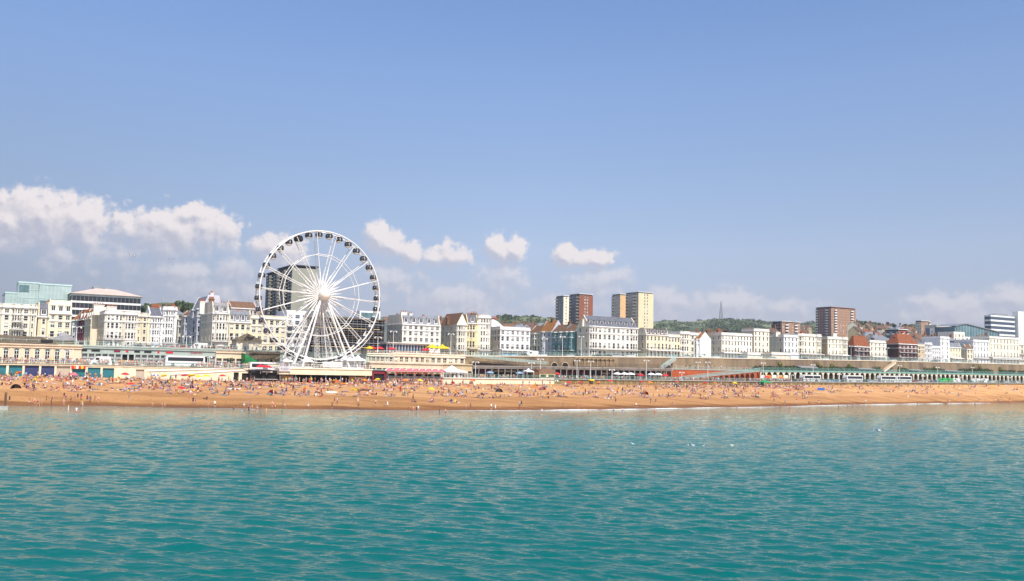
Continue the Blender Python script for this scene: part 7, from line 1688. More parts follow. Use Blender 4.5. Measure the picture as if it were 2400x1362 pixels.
for px, lab in [(1305, 'red café parasol right of the yellow hut'), (627, 'red parasol before the black snack kiosk'), (612, 'left red parasol before the black snack kiosk'), (1502, 'small orange parasol before the arcade beside the stair'), (1559, 'orange parasol at the right end of the arcade'), (1797, 'red awning parasol before the first cream arches')]: parasol('red café', C('red'), px, 0, 3 if px > 700 else -3.2, lab, big=1.25, grp='red café parasols')
for px, lab in [(866, 'yellow parasol on the upper terrace beside the wheel rim'), (872, 'left red parasol on the upper terrace'), (889, 'red parasol on the upper terrace left of the café'), (917, 'red parasol at the left end of the glazed café'), (997, 'red parasol at the right end of the glazed café')]:
    o = dup(PROTO['red café' if 'red' in lab else 'yellow']); place(o, S(px, 19), 19, 15.1); o['label'] = lab; o['group'] = 'parasols on the upper terrace'; o.scale = (1.4,) * 3
# pop-up tents, windbreaks, boards
def dome(label, px, py, mats, r=1.1, name='beach_tent'):
    s, d, z = beach_hit(px, py); o = thing(name, label, 'tent', s, d, z - .02, rnd.uniform(-.4, .4), 'pop-up beach tents'); v = MB(); n, k = 12, 6; vs = []
    for i in range(k + 1):
        t = math.pi / 2 * i / k
        for j in range(n + 1): a = -.3 + (math.pi + .6) * j / n; vs.append((r * math.cos(t) * math.cos(a), r * .9 * math.cos(t) * math.sin(a), r * .95 * math.sin(t)))
    v.add(vs, []); 
    for i in range(k):
        for j in range(n): v.f.append((i * (n + 1) + j, i * (n + 1) + j + 1, (i + 1) * (n + 1) + j + 1, (i + 1) * (n + 1) + j)); v.m.append((j // 3) % len(mats))
    v.build('shell', mats, o); f = MB()
    for a in (-.3, 1.57, math.pi + .3): f.path([(r * math.cos(t) * math.cos(a), r * .9 * math.cos(t) * math.sin(a), r * .96 * math.sin(t)) for t in [math.pi / 2 * q / 6 for q in range(7)]], .02, 4)
    f.build('pole', 'steel_grey', o); MB().box(-r * .8, r * .8, -.1, .7, .01, .04).build('ground_sheet', 'cloth_navy', o)
for a in [('round red tent with white spots of towels below the black kiosk', 638, 924, C('red', 'orange', 'red')), ('teal pop-up tent below the brick ramp', 1584, 907, C('teal')), ('red and white pop-up tent below the yellow hut', 1272, 914, C('red', 'white', 'maroon')), ('dark orange domed tent halfway up the beach below the white café parasols', 1512, 925, C('maroon', 'orange', 'black')), ('black round sun shelter lying on the beach below the iron arcade', 1169, 919, C('black', 'grey')), ('small black tent on the lower beach at far left', 37, 911, C('black', 'brown'))]: dome(*a, r=1.25)
def windbreak(label, p0, p1, py, mat, h=1.1):
    s, d, z = beach_hit((p0 + p1) / 2, py); w = S(p1, d, py) - S(p0, d, py); o = thing('windbreak', label, 'windbreak', s, d, z, 0, 'windbreaks'); k = 5; v = MB()
    for i in range(k): x0, x1 = -w / 2 + w * i / k, -w / 2 + w * (i + 1) / k; y0, y1 = .5 * (i % 2), .5 * ((i + 1) % 2); v.add([(x0, y0, .1), (x1, y1, .1), (x1, y1, h), (x0, y0, h)], [(0, 1, 2, 3)])
    v.build('cloth', mat, o); pm = MB().tube((0, 0, -.1), (0, 0, h + .15), .03, n=5).mesh('stake', 'timber')
    for i in range(k + 1): obj('stake', pm, o, (-w / 2 + w * i / k, .5 * (i % 2), 0))
windbreak('long bright blue windbreak halfway up the beach below the first coach', 1916, 1935, 915, 'cloth_blue'); windbreak('orange windbreak at the top of the beach below the white banner', 785, 800, 899, 'cloth_orange'); windbreak('red windbreak below the arcade left end', 1058, 1066, 902, 'cloth_red')
tent('dark green gazebo on the upper beach before the first cream arches', 1791, 907, 4.2, 2.1, -5, True, 'cloth_green', 'gazebo', 'gazebo', 1.0, 'gazebos on the beach')
for lab, px, py, m, l, a in [('yellow kayak lying on the beach below the white banner', 835, 915, 'cloth_yellow', 3.4, .9), ('brown kayak lying on the beach below the white banner', 853, 916, 'cloth_brown', 4.2, .5), ('orange kayak at the top of the beach below the wheel', 805, 901, 'cloth_orange', 3.2, .1), ('white paddle board lying below the right end of the wheel platform', 777, 922, 'cloth_white', 3.4, .3), ('white paddle board on the lower beach below the black kiosk', 549, 914, 'cloth_white', 3.6, .4)]:
    s, d, z = beach_hit(px, py); o = thing('kayak' if 'kayak' in lab else 'paddle_board', lab, 'kayak' if 'kayak' in lab else 'paddle board', s, d, z + .12, -a, 'boats and boards on the beach'); v = MB(); v.path([(-l / 2, 0, .3), (-l * .35, 0, .12), (0, 0, .06), (l * .35, 0, .12), (l / 2, 0, .3)], [.02, .25, .36, .25, .02], 8); v.build('hull', m, o, smooth=True); MB().box(-.5, .5, -.2, .2, .38, .46).build('seat', 'cloth_black' if 'kayak' in lab else 'cloth_sky', o)
for lab, px, py in [('terracotta chimney shaped stack of crates on the wheel platform edge', 0, 0)][:0]: pass

# ------------------------------------------------------------------ people
def skin_body(J, E, sub=1):
    "J: joint -> (position, radius); E: (joint, joint, region). One continuous skin, regions by the nearest bone"
    names = list(J); me = bpy.data.meshes.new('person'); me.from_pydata([J[n][0] for n in names], [(names.index(a), names.index(b)) for a, b, r in E], [])
    o = bpy.data.objects.new('tmp', me); COL.objects.link(o); sk = o.modifiers.new('s', 'SKIN'); sk.use_smooth_shade = True
    for i, n in enumerate(names):
        r = J[n][1]; r = r if isinstance(r, tuple) else (r, r); me.skin_vertices[0].data[i].radius = r; me.skin_vertices[0].data[i].use_root = (n == 'pelvis')
    if sub: sb = o.modifiers.new('u', 'SUBSURF'); sb.levels = sub; sb.render_levels = sub
    dg = bpy.context.evaluated_depsgraph_get(); out = bpy.data.meshes.new_from_object(o.evaluated_get(dg)); bpy.data.objects.remove(o); bpy.data.meshes.remove(me)
    segs = [(Vector(J[a][0]), Vector(J[b][0]), r, J[a][1] if not isinstance(J[a][1], tuple) else J[a][1][0]) for a, b, r in E]
    hd = Vector(J['head'][0]); ht = Vector(J['crown'][0]); up = (ht - Vector(J['neck'][0])).normalized(); idx = []
    for p in out.polygons:
        c = p.center; best = None
        for a, b, r, rad in segs:
            t = max(0, min(1, (c - a).dot(b - a) / max(1e-6, (b - a).length_squared))); dd = (c - (a + (b - a) * t)).length - rad * .6
            if best is None or dd < best[0]: best = (dd, r)
        r = best[1]
        if r == 4:
            f = (c - hd); r = 1 if f.dot(up) > .055 or (f.dot(FACE) < -.015 and f.dot(up) > -.1) else 0
        idx.append(r)
    for m in ('skin_0', 'hair_1', 'cloth_red', 'cloth_navy'): out.materials.append(MATS[m])
    out.polygons.foreach_set('material_index', idx); out.polygons.foreach_set('use_smooth', [True] * len(idx)); out.update()
    return out
FACE = Vector((0, -1, 0))
def pose(kind, sub=1):
    global FACE
    FACE = Vector((0, -1, 0)); V = {}
    def put(n, x, y, z, r): V[n] = ((x, y, z), r)
    if kind in ('stand', 'walk', 'wave', 'bend'):
        lean = {'bend': -.42}.get(kind, 0)
        put('pelvis', 0, 0, .94, (.155, .11)); put('waist', 0, lean * .3, 1.10, (.13, .09)); put('chest', 0, lean * .7, 1.30 + lean * .15, (.165, .105)); put('neck', 0, lean * 1.0, 1.46 + lean * .42, .055); put('head', 0, lean * 1.1 - .01, 1.58 + lean * .55, (.078, .092)); put('crown', 0, lean * 1.15, 1.69 + lean * .62, .07)
        put('nose', 0, lean * 1.1 - .115, 1.57 + lean * .55, .016)
        for sg, n in ((-1, 'l'), (1, 'r')):
            st = {'walk': .2 * sg}.get(kind, .03 * sg); ar = {'walk': -.16 * sg}.get(kind, -.03)
            put('sh' + n, sg * .185, lean * .85, 1.40 + lean * .3, .055)
            if kind == 'wave' and sg > 0: put('el' + n, .30, -.05, 1.22, .042); put('wr' + n, .17, -.20, 1.36, .030); hx, hy, hz = .12, -.25, 1.43
            elif kind == 'bend': put('el' + n, sg * .21, lean * 1.1 - .05, .98, .042); put('wr' + n, sg * .17, lean * 1.2 - .1, .72, .03); hx, hy, hz = sg * .16, lean * 1.2 - .12, .63
            else: put('el' + n, sg * .25, ar * .4, 1.13, .042); put('wr' + n, sg * .26, ar - .05, .89, .030); hx, hy, hz = sg * .26, ar - .08, .80
            put('ha' + n, hx, hy, hz, .026); w = Vector((hx, hy, hz)) - Vector(V['wr' + n][0]); w.normalize(); sd = Vector((0, 1, 0)) if abs(w.y) < .7 else Vector((1, 0, 0)); sd = (sd - w * sd.dot(w)).normalized()
            for i, (q, l) in enumerate(((-.03, .07), (-.011, .085), (.011, .08), (.03, .062))): b = Vector((hx, hy, hz)) + sd * q + w * (.03 + l); put('f%d%s' % (i, n), *b, .009)
            t = Vector((hx, hy, hz)) - sd * .06 + w * .012; put('th' + n, *t, .010)
            put('hip' + n, sg * .095, 0, .86, .092); put('th2' + n, sg * .10, -st * .45, .68, .08); put('kn' + n, sg * .105, -st * .8, .49, .06); put('an' + n, sg * .11, -st * (.7 if st > 0 else 1.6), .09, .04); put('to' + n, sg * .125, -st * (.7 if st > 0 else 1.6) - .15, .035, .036)
    elif kind == 'sit':
        put('pelvis', 0, 0, .13, (.17, .12)); put('waist', 0, .05, .30, (.135, .095)); put('chest', 0, .07, .50, (.165, .11)); put('neck', 0, .03, .67, .055); put('head', 0, 0, .78, (.078, .092)); put('crown', 0, .01, .89, .07); put('nose', 0, -.105, .77, .016)
        for sg, n in ((-1, 'l'), (1, 'r')):
            put('sh' + n, sg * .185, .05, .61, .055); put('el' + n, sg * .27, -.10, .42, .042); put('wr' + n, sg * .16, -.30, .44, .03); put('ha' + n, sg * .11, -.37, .43, .026)
            for i, q in enumerate((-.03, -.01, .01, .03)): put('f%d%s' % (i, n), sg * .08, -.45 + abs(q) * .4, .43 + q, .009)
            put('th' + n, sg * .10, -.38, .49, .01)
            put('hip' + n, sg * .10, -.06, .13, .095); put('th2' + n, sg * .13, -.26, .28, .08); put('kn' + n, sg * .15, -.44, .42, .06); put('an' + n, sg * .15, -.66, .08, .04); put('to' + n, sg * .16, -.80, .035, .036)
    elif kind == 'prop':       # leaning back on the arms, legs stretched
        put('pelvis', 0, 0, .12, (.17, .12)); put('waist', 0, .12, .25, (.135, .095)); put('chest', 0, .26, .42, (.165, .11)); put('neck', 0, .34, .57, .055); put('head', 0, .36, .68, (.078, .092)); put('crown', 0, .38, .79, .07); put('nose', 0, .255, .69, .016)
        for sg, n in ((-1, 'l'), (1, 'r')):
            put('sh' + n, sg * .185, .30, .53, .055); put('el' + n, sg * .26, .46, .30, .042); put('wr' + n, sg * .27, .54, .06, .03); put('ha' + n, sg * .28, .60, .035, .026)
            for i, q in enumerate((-.03, -.01, .01, .03)): put('f%d%s' % (i, n), sg * .28 + q, .68, .02, .009)
            put('th' + n, sg * .22, .60, .03, .01)
            put('hip' + n, sg * .10, -.08, .12, .095); put('th2' + n, sg * .11, -.28, .14, .08); put('kn' + n, sg * .12, -.50, .16, .06); put('an' + n, sg * .14, -.90, .07, .04); put('to' + n, sg * .17, -.97, .18, .036)
    else:                      # lying on the back
        FACE = Vector((0, 0, 1)); put('pelvis', 0, 0, .12, (.165, .11)); put('waist', 0, .18, .12, (.135, .09)); put('chest', 0, .38, .13, (.165, .11)); put('neck', 0, .55, .12, .055); put('head', 0, .67, .13, (.078, .092)); put('crown', 0, .78, .13, .07); put('nose', 0, .66, .235, .016)
        for sg, n in ((-1, 'l'), (1, 'r')):
            put('sh' + n, sg * .185, .49, .12, .055); put('el' + n, sg * .30, .28, .08, .042); put('wr' + n, sg * .32, .04, .06, .03); put('ha' + n, sg * .32, -.05, .05, .026)
            for i, q in enumerate((-.03, -.01, .01, .03)): put('f%d%s' % (i, n), sg * .32 + q, -.14, .04, .009)
            put('th' + n, sg * .26, -.07, .05, .01)
            up_ = .34 if (kind == 'knee' and sg > 0) else .11
            put('hip' + n, sg * .095, -.08, .12, .092); put('th2' + n, sg * .11, -.26, (.12 + up_) / 2, .08); put('kn' + n, sg * .12, -.44, up_, .06); put('an' + n, sg * .13, -.86 if up_ < .2 else -.62, .07, .04); put('to' + n, sg * .17, -.92 if up_ < .2 else -.78, .16 if up_ < .2 else .03, .036)
    E = [('pelvis', 'waist', 2), ('waist', 'chest', 2), ('chest', 'neck', 2), ('neck', 'head', 0), ('head', 'crown', 4), ('head', 'nose', 0)]
    for n in 'lr': E += [('chest', 'sh' + n, 2), ('sh' + n, 'el' + n, 0), ('el' + n, 'wr' + n, 0), ('wr' + n, 'ha' + n, 0), ('pelvis', 'hip' + n, 3), ('hip' + n, 'th2' + n, 3), ('th2' + n, 'kn' + n, 0), ('kn' + n, 'an' + n, 0), ('an' + n, 'to' + n, 0), ('ha' + n, 'th' + n, 0)] + [('ha' + n, 'f%d%s' % (i, n), 0) for i in range(4)]
    if not sub:
        for n in 'lr':
            E = [e for e in E if not (e[0] == 'ha' + n)]; [V.pop(k + n, None) for k in ('f0', 'f1', 'f2', 'f3', 'th')]
        E = [e for e in E if e[1] != 'nose']; V.pop('nose', None)
    return skin_body(V, E, sub)
BODY = {k: pose(k) for k in ('stand', 'walk', 'wave', 'bend', 'sit', 'prop', 'lie', 'knee')}
rp = random.Random(99)
TOPS = ['red', 'white', 'black', 'navy', 'pink', 'sky', 'bare', 'bare', 'bare', 'teal', 'orange', 'grey', 'white', 'black', 'purple', 'yellow', 'green']
BOTS = ['navy', 'black', 'red', 'blue', 'white', 'grey', 'black', 'teal', 'pink', 'green', 'brown', 'orange']
VERB = dict(stand='standing', walk='walking', wave='standing, hand raised,', bend='bending down', sit='sitting', prop='leaning back', lie='lying', knee='lying, knee raised,')
NP = [0]
def person(kind, px, py, top=None, bot=None, sc=1.0, water=False, rz=None):
    if NP[0] >= 300: return
    s, d, z = beach_hit(px, py)
    if water:
        x, y = ground_pt(px, py); s, d = local(x, y); z = -.55 * sc if kind not in ('lie',) else -.1
    for _ in range(40):
        t = top or rp.choice(TOPS); b = bot or rp.choice(BOTS)
        where = 'in the shallows' if water else row_of(s, d)
        who = 'child' if sc < .8 else 'person'
        wear = f'{b} swimwear' if t == 'bare' else f'{t} top and {b} shorts'
        lab = f'{who} {VERB[kind]} in {wear} {where} below {lmark(px)}'
        if len(lab.split()) > 16: lab = lab.replace('hand raised, ', '').replace('knee raised, ', '')
        if len(lab.split()) > 16: lab = lab.replace(' top and', ' and').replace(' shorts', '')
        if len(lab.split()) > 16: lab = lab.replace('standing, hand raised,', 'waving').replace('standing', 'upright').replace(f' {where}', '')
        if lab not in USED: break
        if top and bot: top = None if _ > 3 else top; bot = None
    o = bpy.data.objects.new('person', BODY[kind]); COL.objects.link(o); NP[0] += 1
    tag(o, lab, 'person', 'people on the beach')
    o.location = W(s, d, z); o.scale = (sc * rp.uniform(.95, 1.05), sc, sc); o.rotation_euler = (0, 0, AL + (rp.uniform(-3.1, 3.1) if rz is None else rz))
    k = rp.choice((0, 0, 1, 0, 1, 2, 3)) if t == 'bare' else rp.choice((0, 0, 1, 2))
    ms = ['skin_%d' % k, 'hair_%d' % rp.choice((0, 0, 1, 1, 2)), 'skin_%d' % k if t == 'bare' else 'cloth_' + t, 'cloth_' + b]
    for i, m in enumerate(ms): o.material_slots[i].link = 'OBJECT'; o.material_slots[i].material = MATS[m]
    return s, d, z
# people read off the photo near the water, left to right: (pose, column, row of the feet, top, bottom, size)
SHOREP = [('stand', 11, 943, 'bare', 'navy', 1), ('walk', 22, 944, 'black', 'black', 1), ('stand', 68, 949, 'bare', 'white', 1), ('stand', 81, 949, 'bare', 'red', 1), ('walk', 88, 950, 'bare', 'black', 1), ('bend', 92, 957, 'bare', 'orange', 1), ('stand', 98, 950, 'bare', 'pink', .9), ('wave', 108, 944, 'black', 'black', 1), ('stand', 120, 951, 'bare', 'black', 1), ('wave', 122, 942, 'pink', 'black', 1), ('stand', 149, 951, 'bare', 'pink', 1), ('stand', 154, 938, 'bare', 'navy', 1), ('walk', 150, 936, 'black', 'red', 1), ('stand', 166, 943, 'bare', 'brown', 1), ('stand', 175, 937, 'bare', 'maroon', .8), ('stand', 182, 938, 'black', 'maroon', 1), ('walk', 190, 938, 'navy', 'red', 1), ('bend', 193, 954, 'yellow', 'white', 1), ('stand', 204, 943, 'maroon', 'black', 1.05), ('stand', 211, 944, 'bare', 'blue', 1), ('stand', 222, 944, 'black', 'red', 1), ('stand', 230, 945, 'bare', 'red', 1), ('stand', 199, 919, 'bare', 'brown', 1), ('stand', 302, 942, 'navy', 'grey', 1.08), ('stand', 358, 953, 'bare', 'red', .6), ('stand', 380, 955, 'bare', 'black', .62), ('stand', 386, 955, 'bare', 'pink', .7),
          ('walk', 441, 940, 'orange', 'red', 1), ('stand', 452, 948, 'black', 'navy', 1.1), ('stand', 458, 947, 'pink', 'red', 1), ('sit', 478, 935, 'bare', 'black', 1), ('sit', 485, 936, 'bare', 'brown', 1), ('stand', 488, 956, 'bare', 'brown', .75), ('stand', 503, 956, 'white', 'black', 1.05), ('sit', 546, 960, 'bare', 'black', .8), ('stand', 551, 960, 'black', 'brown', .7), ('stand', 572, 956, 'grey', 'white', 1), ('walk', 585, 957, 'purple', 'navy', 1.05), ('stand', 591, 958, 'bare', 'orange', .6), ('bend', 603, 961, 'bare', 'white', .9), ('stand', 611, 960, 'bare', 'black', 1), ('stand', 628, 941, 'bare', 'brown', .6), ('stand', 638, 956, 'bare', 'red', 1), ('stand', 645, 956, 'bare', 'white', .6), ('walk', 663, 955, 'bare', 'grey', 1), ('walk', 667, 958, 'bare', 'maroon', .7),
          ('walk', 722, 957, 'grey', 'white', .95), ('stand', 778, 960, 'black', 'black', 1.12), ('stand', 784, 946, 'maroon', 'black', 1), ('walk', 790, 948, 'white', 'black', 1), ('stand', 839, 945, 'bare', 'white', 1), ('stand', 840, 957, 'bare', 'black', 1), ('walk', 880, 952, 'bare', 'maroon', 1), ('walk', 908, 955, 'white', 'white', .95), ('bend', 901, 955, 'bare', 'black', .6), ('stand', 964, 964, 'bare', 'pink', .6), ('stand', 969, 964, 'bare', 'red', .75), ('stand', 976, 966, 'black', 'black', .8), ('walk', 980, 966, 'white', 'grey', 1), ('stand', 957, 963, 'bare', 'orange', .6), ('stand', 1015, 943, 'bare', 'brown', 1), ('stand', 1092, 957, 'bare', 'grey', .7), ('stand', 1103, 959, 'bare', 'black', 1), ('stand', 1151, 961, 'white', 'black', 1), ('stand', 1161, 962, 'white', 'white', .95), ('bend', 1173, 958, 'bare', 'orange', .6),
          ('stand', 1218, 955, 'white', 'black', 1), ('walk', 1222, 953, 'black', 'black', 1), ('stand', 1217, 960, 'bare', 'red', .8), ('walk', 1320, 954, 'bare', 'grey', .8), ('stand', 1353, 957, 'bare', 'red', .9), ('walk', 1443, 946, 'maroon', 'black', 1), ('walk', 1491, 957, 'white', 'navy', 1), ('stand', 1537, 947, 'navy', 'maroon', 1), ('stand', 1525, 946, 'bare', 'white', 1), ('bend', 1576, 949, 'bare', 'brown', .8), ('stand', 1581, 955, 'bare', 'grey', .8), ('stand', 1531, 931, 'bare', 'navy', .9), ('stand', 1367, 930, 'bare', 'brown', .95), ('stand', 1550, 958, 'bare', 'black', .8),
          ('stand', 1814, 945, 'maroon', 'brown', 1), ('bend', 1812, 953, 'bare', 'red', .8), ('stand', 1817, 953, 'bare', 'black', .8), ('walk', 1840, 948, 'grey', 'brown', 1), ('stand', 1867, 946, 'red', 'white', 1.1), ('stand', 1896, 951, 'black', 'brown', 1), ('stand', 1900, 950, 'bare', 'black', .8), ('walk', 1919, 947, 'maroon', 'white', 1), ('stand', 1778, 928, 'maroon', 'red', 1), ('stand', 2029, 947, 'white', 'black', 1), ('walk', 2088, 945, 'white', 'pink', .8), ('stand', 2174, 921, 'red', 'red', 1.1), ('stand', 2173, 927, 'maroon', 'red', 1.0), ('stand', 2222, 945, 'maroon', 'black', 1), ('stand', 2225, 944, 'white', 'red', .8), ('stand', 2287, 925, 'red', 'maroon', 1), ('stand', 2295, 940, 'white', 'brown', 1), ('walk', 2310, 941, 'white', 'grey', 1), ('stand', 2334, 943, 'white', 'black', .9), ('stand', 2340, 942, 'bare', 'navy', .9), ('walk', 2366, 940, 'maroon', 'brown', .9), ('stand', 2378, 916, 'red', 'brown', 1), ('stand', 2384, 914, 'red', 'grey', .9), ('bend', 2000, 951, 'bare', 'black', .8)]
for k, px, py, t, b, sc in SHOREP: person(k, px, py, t, b, sc, rz=rp.choice((0, 0, .4, -.5, 2.8, 1.5, -1.5)))
for px, py, k, sc in [(160, 962, 'stand', 1), (179, 967, 'stand', 1), (566, 963, 'sit', .9), (573, 963, 'sit', .8), (583, 964, 'stand', 1), (624, 966, 'stand', .8), (661, 966, 'stand', .8), (744, 966, 'stand', .7), (1030, 968, 'stand', .8), (1044, 968, 'stand', .9), (1270, 967, 'stand', .9), (1379, 969, 'stand', .9), (1438, 964, 'stand', .8), (1459, 965, 'stand', 1), (1535, 967, 'stand', 1), (1727, 959, 'stand', .8), (1828, 958, 'stand', .8), (1850, 958, 'stand', .8), (1965, 956, 'stand', .8), (1987, 953, 'stand', .8), (1998, 953, 'stand', .9), (2016, 953, 'stand', .9), (2027, 955, 'stand', .7), (2038, 953, 'stand', .9), (2150, 949, 'stand', .8), (2250, 948, 'stand', .8), (2274, 948, 'stand', 1), (2285, 949, 'stand', .9), (2366, 946, 'stand', .8)]:
    person(k, px, py, None, None, sc, True)
# groups on the beach read off the photo: (column, row, spread in px, how many)
GRP = [(14, 885, 8, 3), (20, 901, 10, 3), (60, 905, 8, 2), (75, 912, 12, 4), (82, 900, 8, 3), (100, 884, 10, 2), (128, 909, 9, 2), (140, 892, 14, 4), (162, 888, 8, 3), (160, 910, 10, 4), (172, 917, 6, 2), (205, 886, 8, 3), (216, 914, 12, 4), (250, 892, 8, 2), (262, 912, 7, 2), (282, 898, 12, 3), (292, 915, 10, 4), (308, 916, 8, 3), (334, 898, 10, 3), (328, 909, 6, 2), (345, 900, 10, 3), (365, 888, 12, 4), (393, 900, 8, 3), (398, 922, 6, 2), (418, 921, 9, 3), (440, 917, 8, 3), (454, 922, 8, 3), (458, 911, 8, 2), (490, 905, 8, 2), (503, 922, 6, 3), (523, 923, 8, 3), (536, 910, 6, 2), (556, 904, 12, 6), (575, 907, 12, 6), (590, 922, 8, 2), (610, 903, 10, 4), (636, 927, 10, 3), (646, 906, 8, 3), (664, 924, 12, 5), (700, 926, 10, 4), (722, 925, 10, 5), (745, 921, 8, 3), (770, 915, 5, 1), (805, 926, 4, 1), (838, 925, 10, 3), (858, 926, 6, 2), (875, 917, 6, 2), (908, 928, 12, 4), (925, 915, 8, 2), (948, 926, 8, 3), (968, 915, 6, 2), (968, 941, 7, 2), (1008, 922, 6, 1), (1010, 943, 6, 2), (1036, 913, 7, 2), (1045, 926, 9, 3), (1047, 941, 6, 1), (1062, 943, 8, 3), (1078, 915, 9, 3), (1066, 929, 6, 2), (1115, 912, 8, 3), (1128, 932, 10, 3), (1154, 914, 10, 3), (1170, 931, 9, 3), (1194, 915, 8, 3), (1190, 929, 8, 2), (1215, 921, 8, 3), (1242, 928, 12, 4), (1275, 931, 7, 3), (1312, 930, 8, 3), (1330, 905, 8, 3), (1348, 924, 7, 3), (1395, 931, 8, 3), (1425, 931, 10, 4), (1430, 913, 8, 3), (1463, 920, 8, 2), (1505, 930, 12, 5), (1545, 912, 8, 3), (1572, 928, 8, 3), (1608, 930, 7, 2), (1625, 918, 9, 3), (1655, 928, 7, 2), (1720, 924, 9, 3), (1770, 922, 9, 3), (1800, 908, 8, 3), (1815, 926, 5, 2), (1895, 922, 9, 3), (1950, 920, 9, 3), (2020, 920, 9, 2), (2140, 914, 6, 2), (2150, 922, 8, 2), (2220, 921, 10, 2), (2250, 925, 6, 2)]
near = sorted(GRP, key=lambda g: -g[1]); LEFT = []
TOW = {}
def towel(px, py):
    s, d, z = beach_hit(px, py); c = rp.choice(('white', 'white', 'pink', 'sky', 'red', 'navy', 'yellow', 'lilac', 'teal', 'cream', 'white')); sl = (beach_z(s, d + .8) - beach_z(s, d - .8)) / 1.6; sx_ = (beach_z(s + .8, d) - beach_z(s - .8, d)) / 1.6
    lab = f'{c} towel spread {row_of(s, d)} below {lmark(px)}'; grp = f'{c} towels {row_of(s, d)} below {lmark(px)}'
    if c not in TOW:
        v = MB(); n = 6
        for i in range(n):
            for j in range(3): x0, x1, y0, y1 = -.45 + .3 * j, -.15 + .3 * j, -.95 + 1.9 * i / n, -.95 + 1.9 * (i + 1) / n; h = lambda x, y: .02 * math.sin(x * 9 + y * 5); v.quad((x0, y0, h(x0, y0)), (x1, y0, h(x1, y0)), (x1, y1, h(x1, y1)), (x0, y1, h(x0, y1)), 1 if i in (1, 4) else 0)
        TOW[c] = v.mesh('towel', ['cloth_' + c, 'cloth_' + rp.choice(('white', 'navy', 'grey'))])
    o = obj('towel', TOW[c]); o.location = W(s, d, z + .06); tag(o, lab, 'towel', grp); rzq = rp.uniform(-.6, .6)
    o.rotation_euler = Matrix(((1, 0, 0), (0, 1, 0), (0, 0, 1))).to_euler(); nrm = Vector((-sx_ * CA + sl * SA, -sx_ * SA - sl * CA, 1)).normalized(); o.rotation_euler = (nrm.to_track_quat('Z', 'Y') @ Matrix.Rotation(rzq + AL, 3, 'Z').to_quaternion()).to_euler()
    return rzq
for gx, gy, sp_, n in near:
    for i in range(n):
        px, py = gx + rp.gauss(0, sp_ * .6), gy + rp.gauss(0, 1.6); k = rp.choice(('sit', 'sit', 'prop', 'lie', 'lie', 'knee', 'sit'))
        if NP[0] >= 300: LEFT.append((k, px, py)); continue
        rz = towel(px, py) if rp.random() < .62 else rp.uniform(-1, 1)
        person(k, px, py, None, None, rp.choice((1, 1, 1, 1.03, .75)), False, rz + rp.choice((0, 0, .3, 3.1)))
# the rest of the crowd: far rows and the promenades, one mass
LOW = {k: pose(k, 0) for k in ('stand', 'walk', 'sit', 'prop', 'lie')}
PAL = ['skin_0', 'skin_1', 'skin_2', 'hair_0', 'hair_1', 'cloth_red', 'cloth_white', 'cloth_black', 'cloth_navy', 'cloth_pink', 'cloth_sky', 'cloth_teal', 'cloth_orange', 'cloth_grey', 'cloth_yellow', 'cloth_blue', 'cloth_maroon']
DATA = {k: (np.array([v.co for v in m.vertices]), [tuple(p.vertices) for p in m.polygons], [p.material_index for p in m.polygons]) for k, m in LOW.items()}
crowd = MB(); rc = random.Random(17)
def add_crowd(k, loc, sc=1.0):
    co, fs, mi = DATA[k]; a = rc.uniform(0, 6.28); c, s = math.cos(a), math.sin(a); sk_ = rc.choice((0, 0, 1, 2)); P = co @ np.array([[c, s, 0], [-s, c, 0], [0, 0, 1]]) * sc + np.array(loc)
    t = sk_ if rc.random() < .38 else rc.choice((5, 6, 6, 6, 7, 7, 7, 8, 8, 9, 6, 10, 11, 13, 13, 12, 14)); mp = (sk_, rc.choice((3, 3, 4)), t, rc.choice((5, 7, 7, 8, 8, 6, 15, 13, 16)))
    k0 = len(crowd.v); crowd.v.extend(map(tuple, P)); crowd.f.extend(tuple(i + k0 for i in f) for f in fs); crowd.m.extend(mp[m] for m in mi)
def crowd_beach(px, py, k=None):
    s, d, z = beach_hit(px, py); add_crowd(k or rc.choice(('sit', 'sit', 'prop', 'lie', 'lie', 'stand')), W(s, d, z), rc.choice((1, 1, .95, .8)))
for gx, gy, sp_, n in GRP:
    for i in range(n): LEFT.append((rp.choice(('sit', 'lie', 'prop', 'sit', 'stand')), gx + rp.gauss(0, sp_ * .7), gy + rp.gauss(0, 1.8)))
for k, px, py in LEFT: crowd_beach(px, py, k if k != 'knee' else 'lie')
def btop_row(px): return interp([(0, 882), (200, 885), (400, 890), (600, 895), (760, 898), (1000, 900), (1200, 901.5), (1400, 903), (1600, 904), (2400, 904)], px)
for _ in range(760):                      # the dense strip along the top of the beach
    px = rc.choice((rc.uniform(-5, 560), rc.uniform(560, 1100), rc.uniform(1040, 1790), rc.uniform(1550, 1900))); crowd_beach(px, btop_row(px) + abs(rc.gauss(0, 3.0)) + .3)
for _ in range(60): px = rc.uniform(1880, 2400); crowd_beach(px, btop_row(px) + abs(rc.gauss(0, 3)) + .6)
for _ in range(900):                      # scattered sunbathers
    if _ % 5 == 0: cpx = rc.uniform(-5, 1900) if rc.random() < .8 else rc.uniform(1800, 2400); cpy = btop_row(cpx) + rc.uniform(4, 33) * (.95 if cpx < 1900 else .62)
    crowd_beach(cpx + rc.gauss(0, 5), cpy + rc.gauss(0, 1.1), rc.choice(('sit', 'sit', 'prop', 'lie', 'lie', 'lie', 'sit', 'stand')))
def crowd_prom(p0, p1, n, d0, d1, zf=prom, kinds=('stand', 'walk', 'stand', 'sit')):
    for _ in range(n):
        px = rc.uniform(p0, p1); d = rc.uniform(d0, d1); s = S(px, d); k = rc.choice(kinds); add_crowd(k, W(s, d, zf(s) + (.45 if k == 'sit' else 0)), 1)
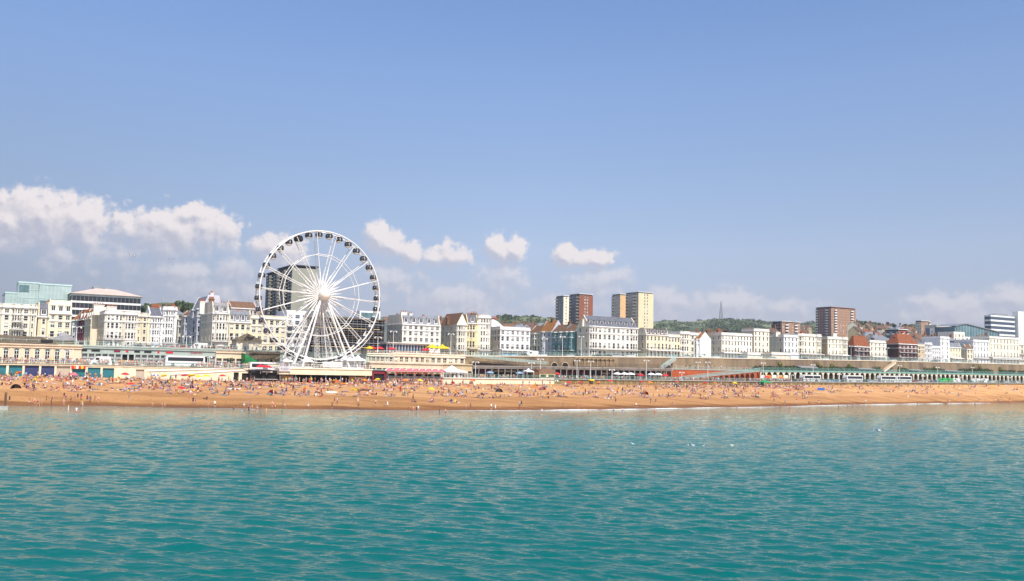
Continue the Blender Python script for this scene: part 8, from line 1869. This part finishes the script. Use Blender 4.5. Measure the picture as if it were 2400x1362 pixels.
crowd_prom(-10, 210, 150, .8, 9); crowd_prom(230, 385, 110, .8, 8); crowd_prom(460, 590, 70, .8, 9); crowd_prom(1040, 1240, 60, .8, 8); crowd_prom(1290, 1590, 150, .8, 9); crowd_prom(1590, 1850, 130, .7, 8); crowd_prom(1850, 2400, 90, .7, 5, kinds=('stand', 'walk'))
crowd_prom(905, 1040, 70, -3.5, -.8, lambda s: btop(s)); crowd_prom(670, 870, 40, -7, -3, lambda s: beach_z(s, -5)); crowd_prom(290, 620, 60, 17.5, 21, lambda s: 15.0, ('stand', 'walk')); crowd_prom(860, 1090, 60, 17, 20, lambda s: 15.1); crowd_prom(1560, 1790, 24, 18, 20, lambda s: 13.0, ('walk',)); crowd_prom(655, 870, 30, -2, 6, lambda s: zf1 + .02, ('stand', 'walk'))
co = crowd.build('crowd', PAL, None, smooth=True); co['kind'] = 'stuff'; co['label'] = 'dense crowd of tiny holidaymakers along the beach top and promenade'
# small clutter among the crowd: bags and towels of the far rows, one mass
cl = MB()
for _ in range(520):
    px = rc.uniform(-5, 1950) if rc.random() < .88 else rc.uniform(1900, 2400); s, d, z = beach_hit(px, btop_row(px) + abs(rc.gauss(0, 9)) + .5); p = W(s, d, z + .03); a = rc.uniform(0, 3.1); m = rc.randrange(8); u, v = Vector((math.cos(a), math.sin(a), 0)), Vector((-math.sin(a), math.cos(a), 0))
    if rc.random() < .6: sl = (beach_z(s, d + .8) - beach_z(s, d - .8)) / 1.6; f = lambda q: q + Vector((0, 0, sl * ((q - p).dot(Vector((-SA, CA, 0)))) + .03)); cl.quad(f(p - u * .45 - v * .9), f(p + u * .45 - v * .9), f(p + u * .45 + v * .9), f(p - u * .45 + v * .9), m)
    else: x = rc.uniform(.15, .3); cl.add([p - u * x - v * .2, p + u * x - v * .2, p + u * x + v * .2, p - u * x + v * .2, p - u * x * .7 + Vector((0, 0, .35)), p + u * x * .7 + Vector((0, 0, .35))], [(0, 1, 5, 4), (2, 3, 4, 5), (1, 2, 5), (3, 0, 4)], m)
o = cl.build('beach_clutter', C('white', 'pink', 'sky', 'red', 'navy', 'yellow', 'black', 'cream')); o['kind'] = 'stuff'; o['label'] = 'scattered towels and bags between the farther sunbathers'

# ------------------------------------------------------------------ thin sea haze over the whole scene
hm = MB().box(-6300, 6300, -620, 4200, -3.4, 330).mesh('haze', 'canvas_white')
hmat = bpy.data.materials.new('haze_air'); hmat.use_nodes = True; hn = hmat.node_tree; hn.nodes.clear()
ho = hn.nodes.new('ShaderNodeOutputMaterial'); hv = hn.nodes.new('ShaderNodeVolumePrincipled')
hv.inputs['Color'].default_value = (.86, .90, 1.0, 1); hv.inputs['Density'].default_value = .00012; hv.inputs['Anisotropy'].default_value = .2
hn.links.new(hv.outputs[0], ho.inputs['Volume']); hm.materials[0] = hmat
hz_o = obj('haze', hm); hz_o['kind'] = 'stuff'; hz_o['label'] = 'thin pale haze in the air over the sea and the town'
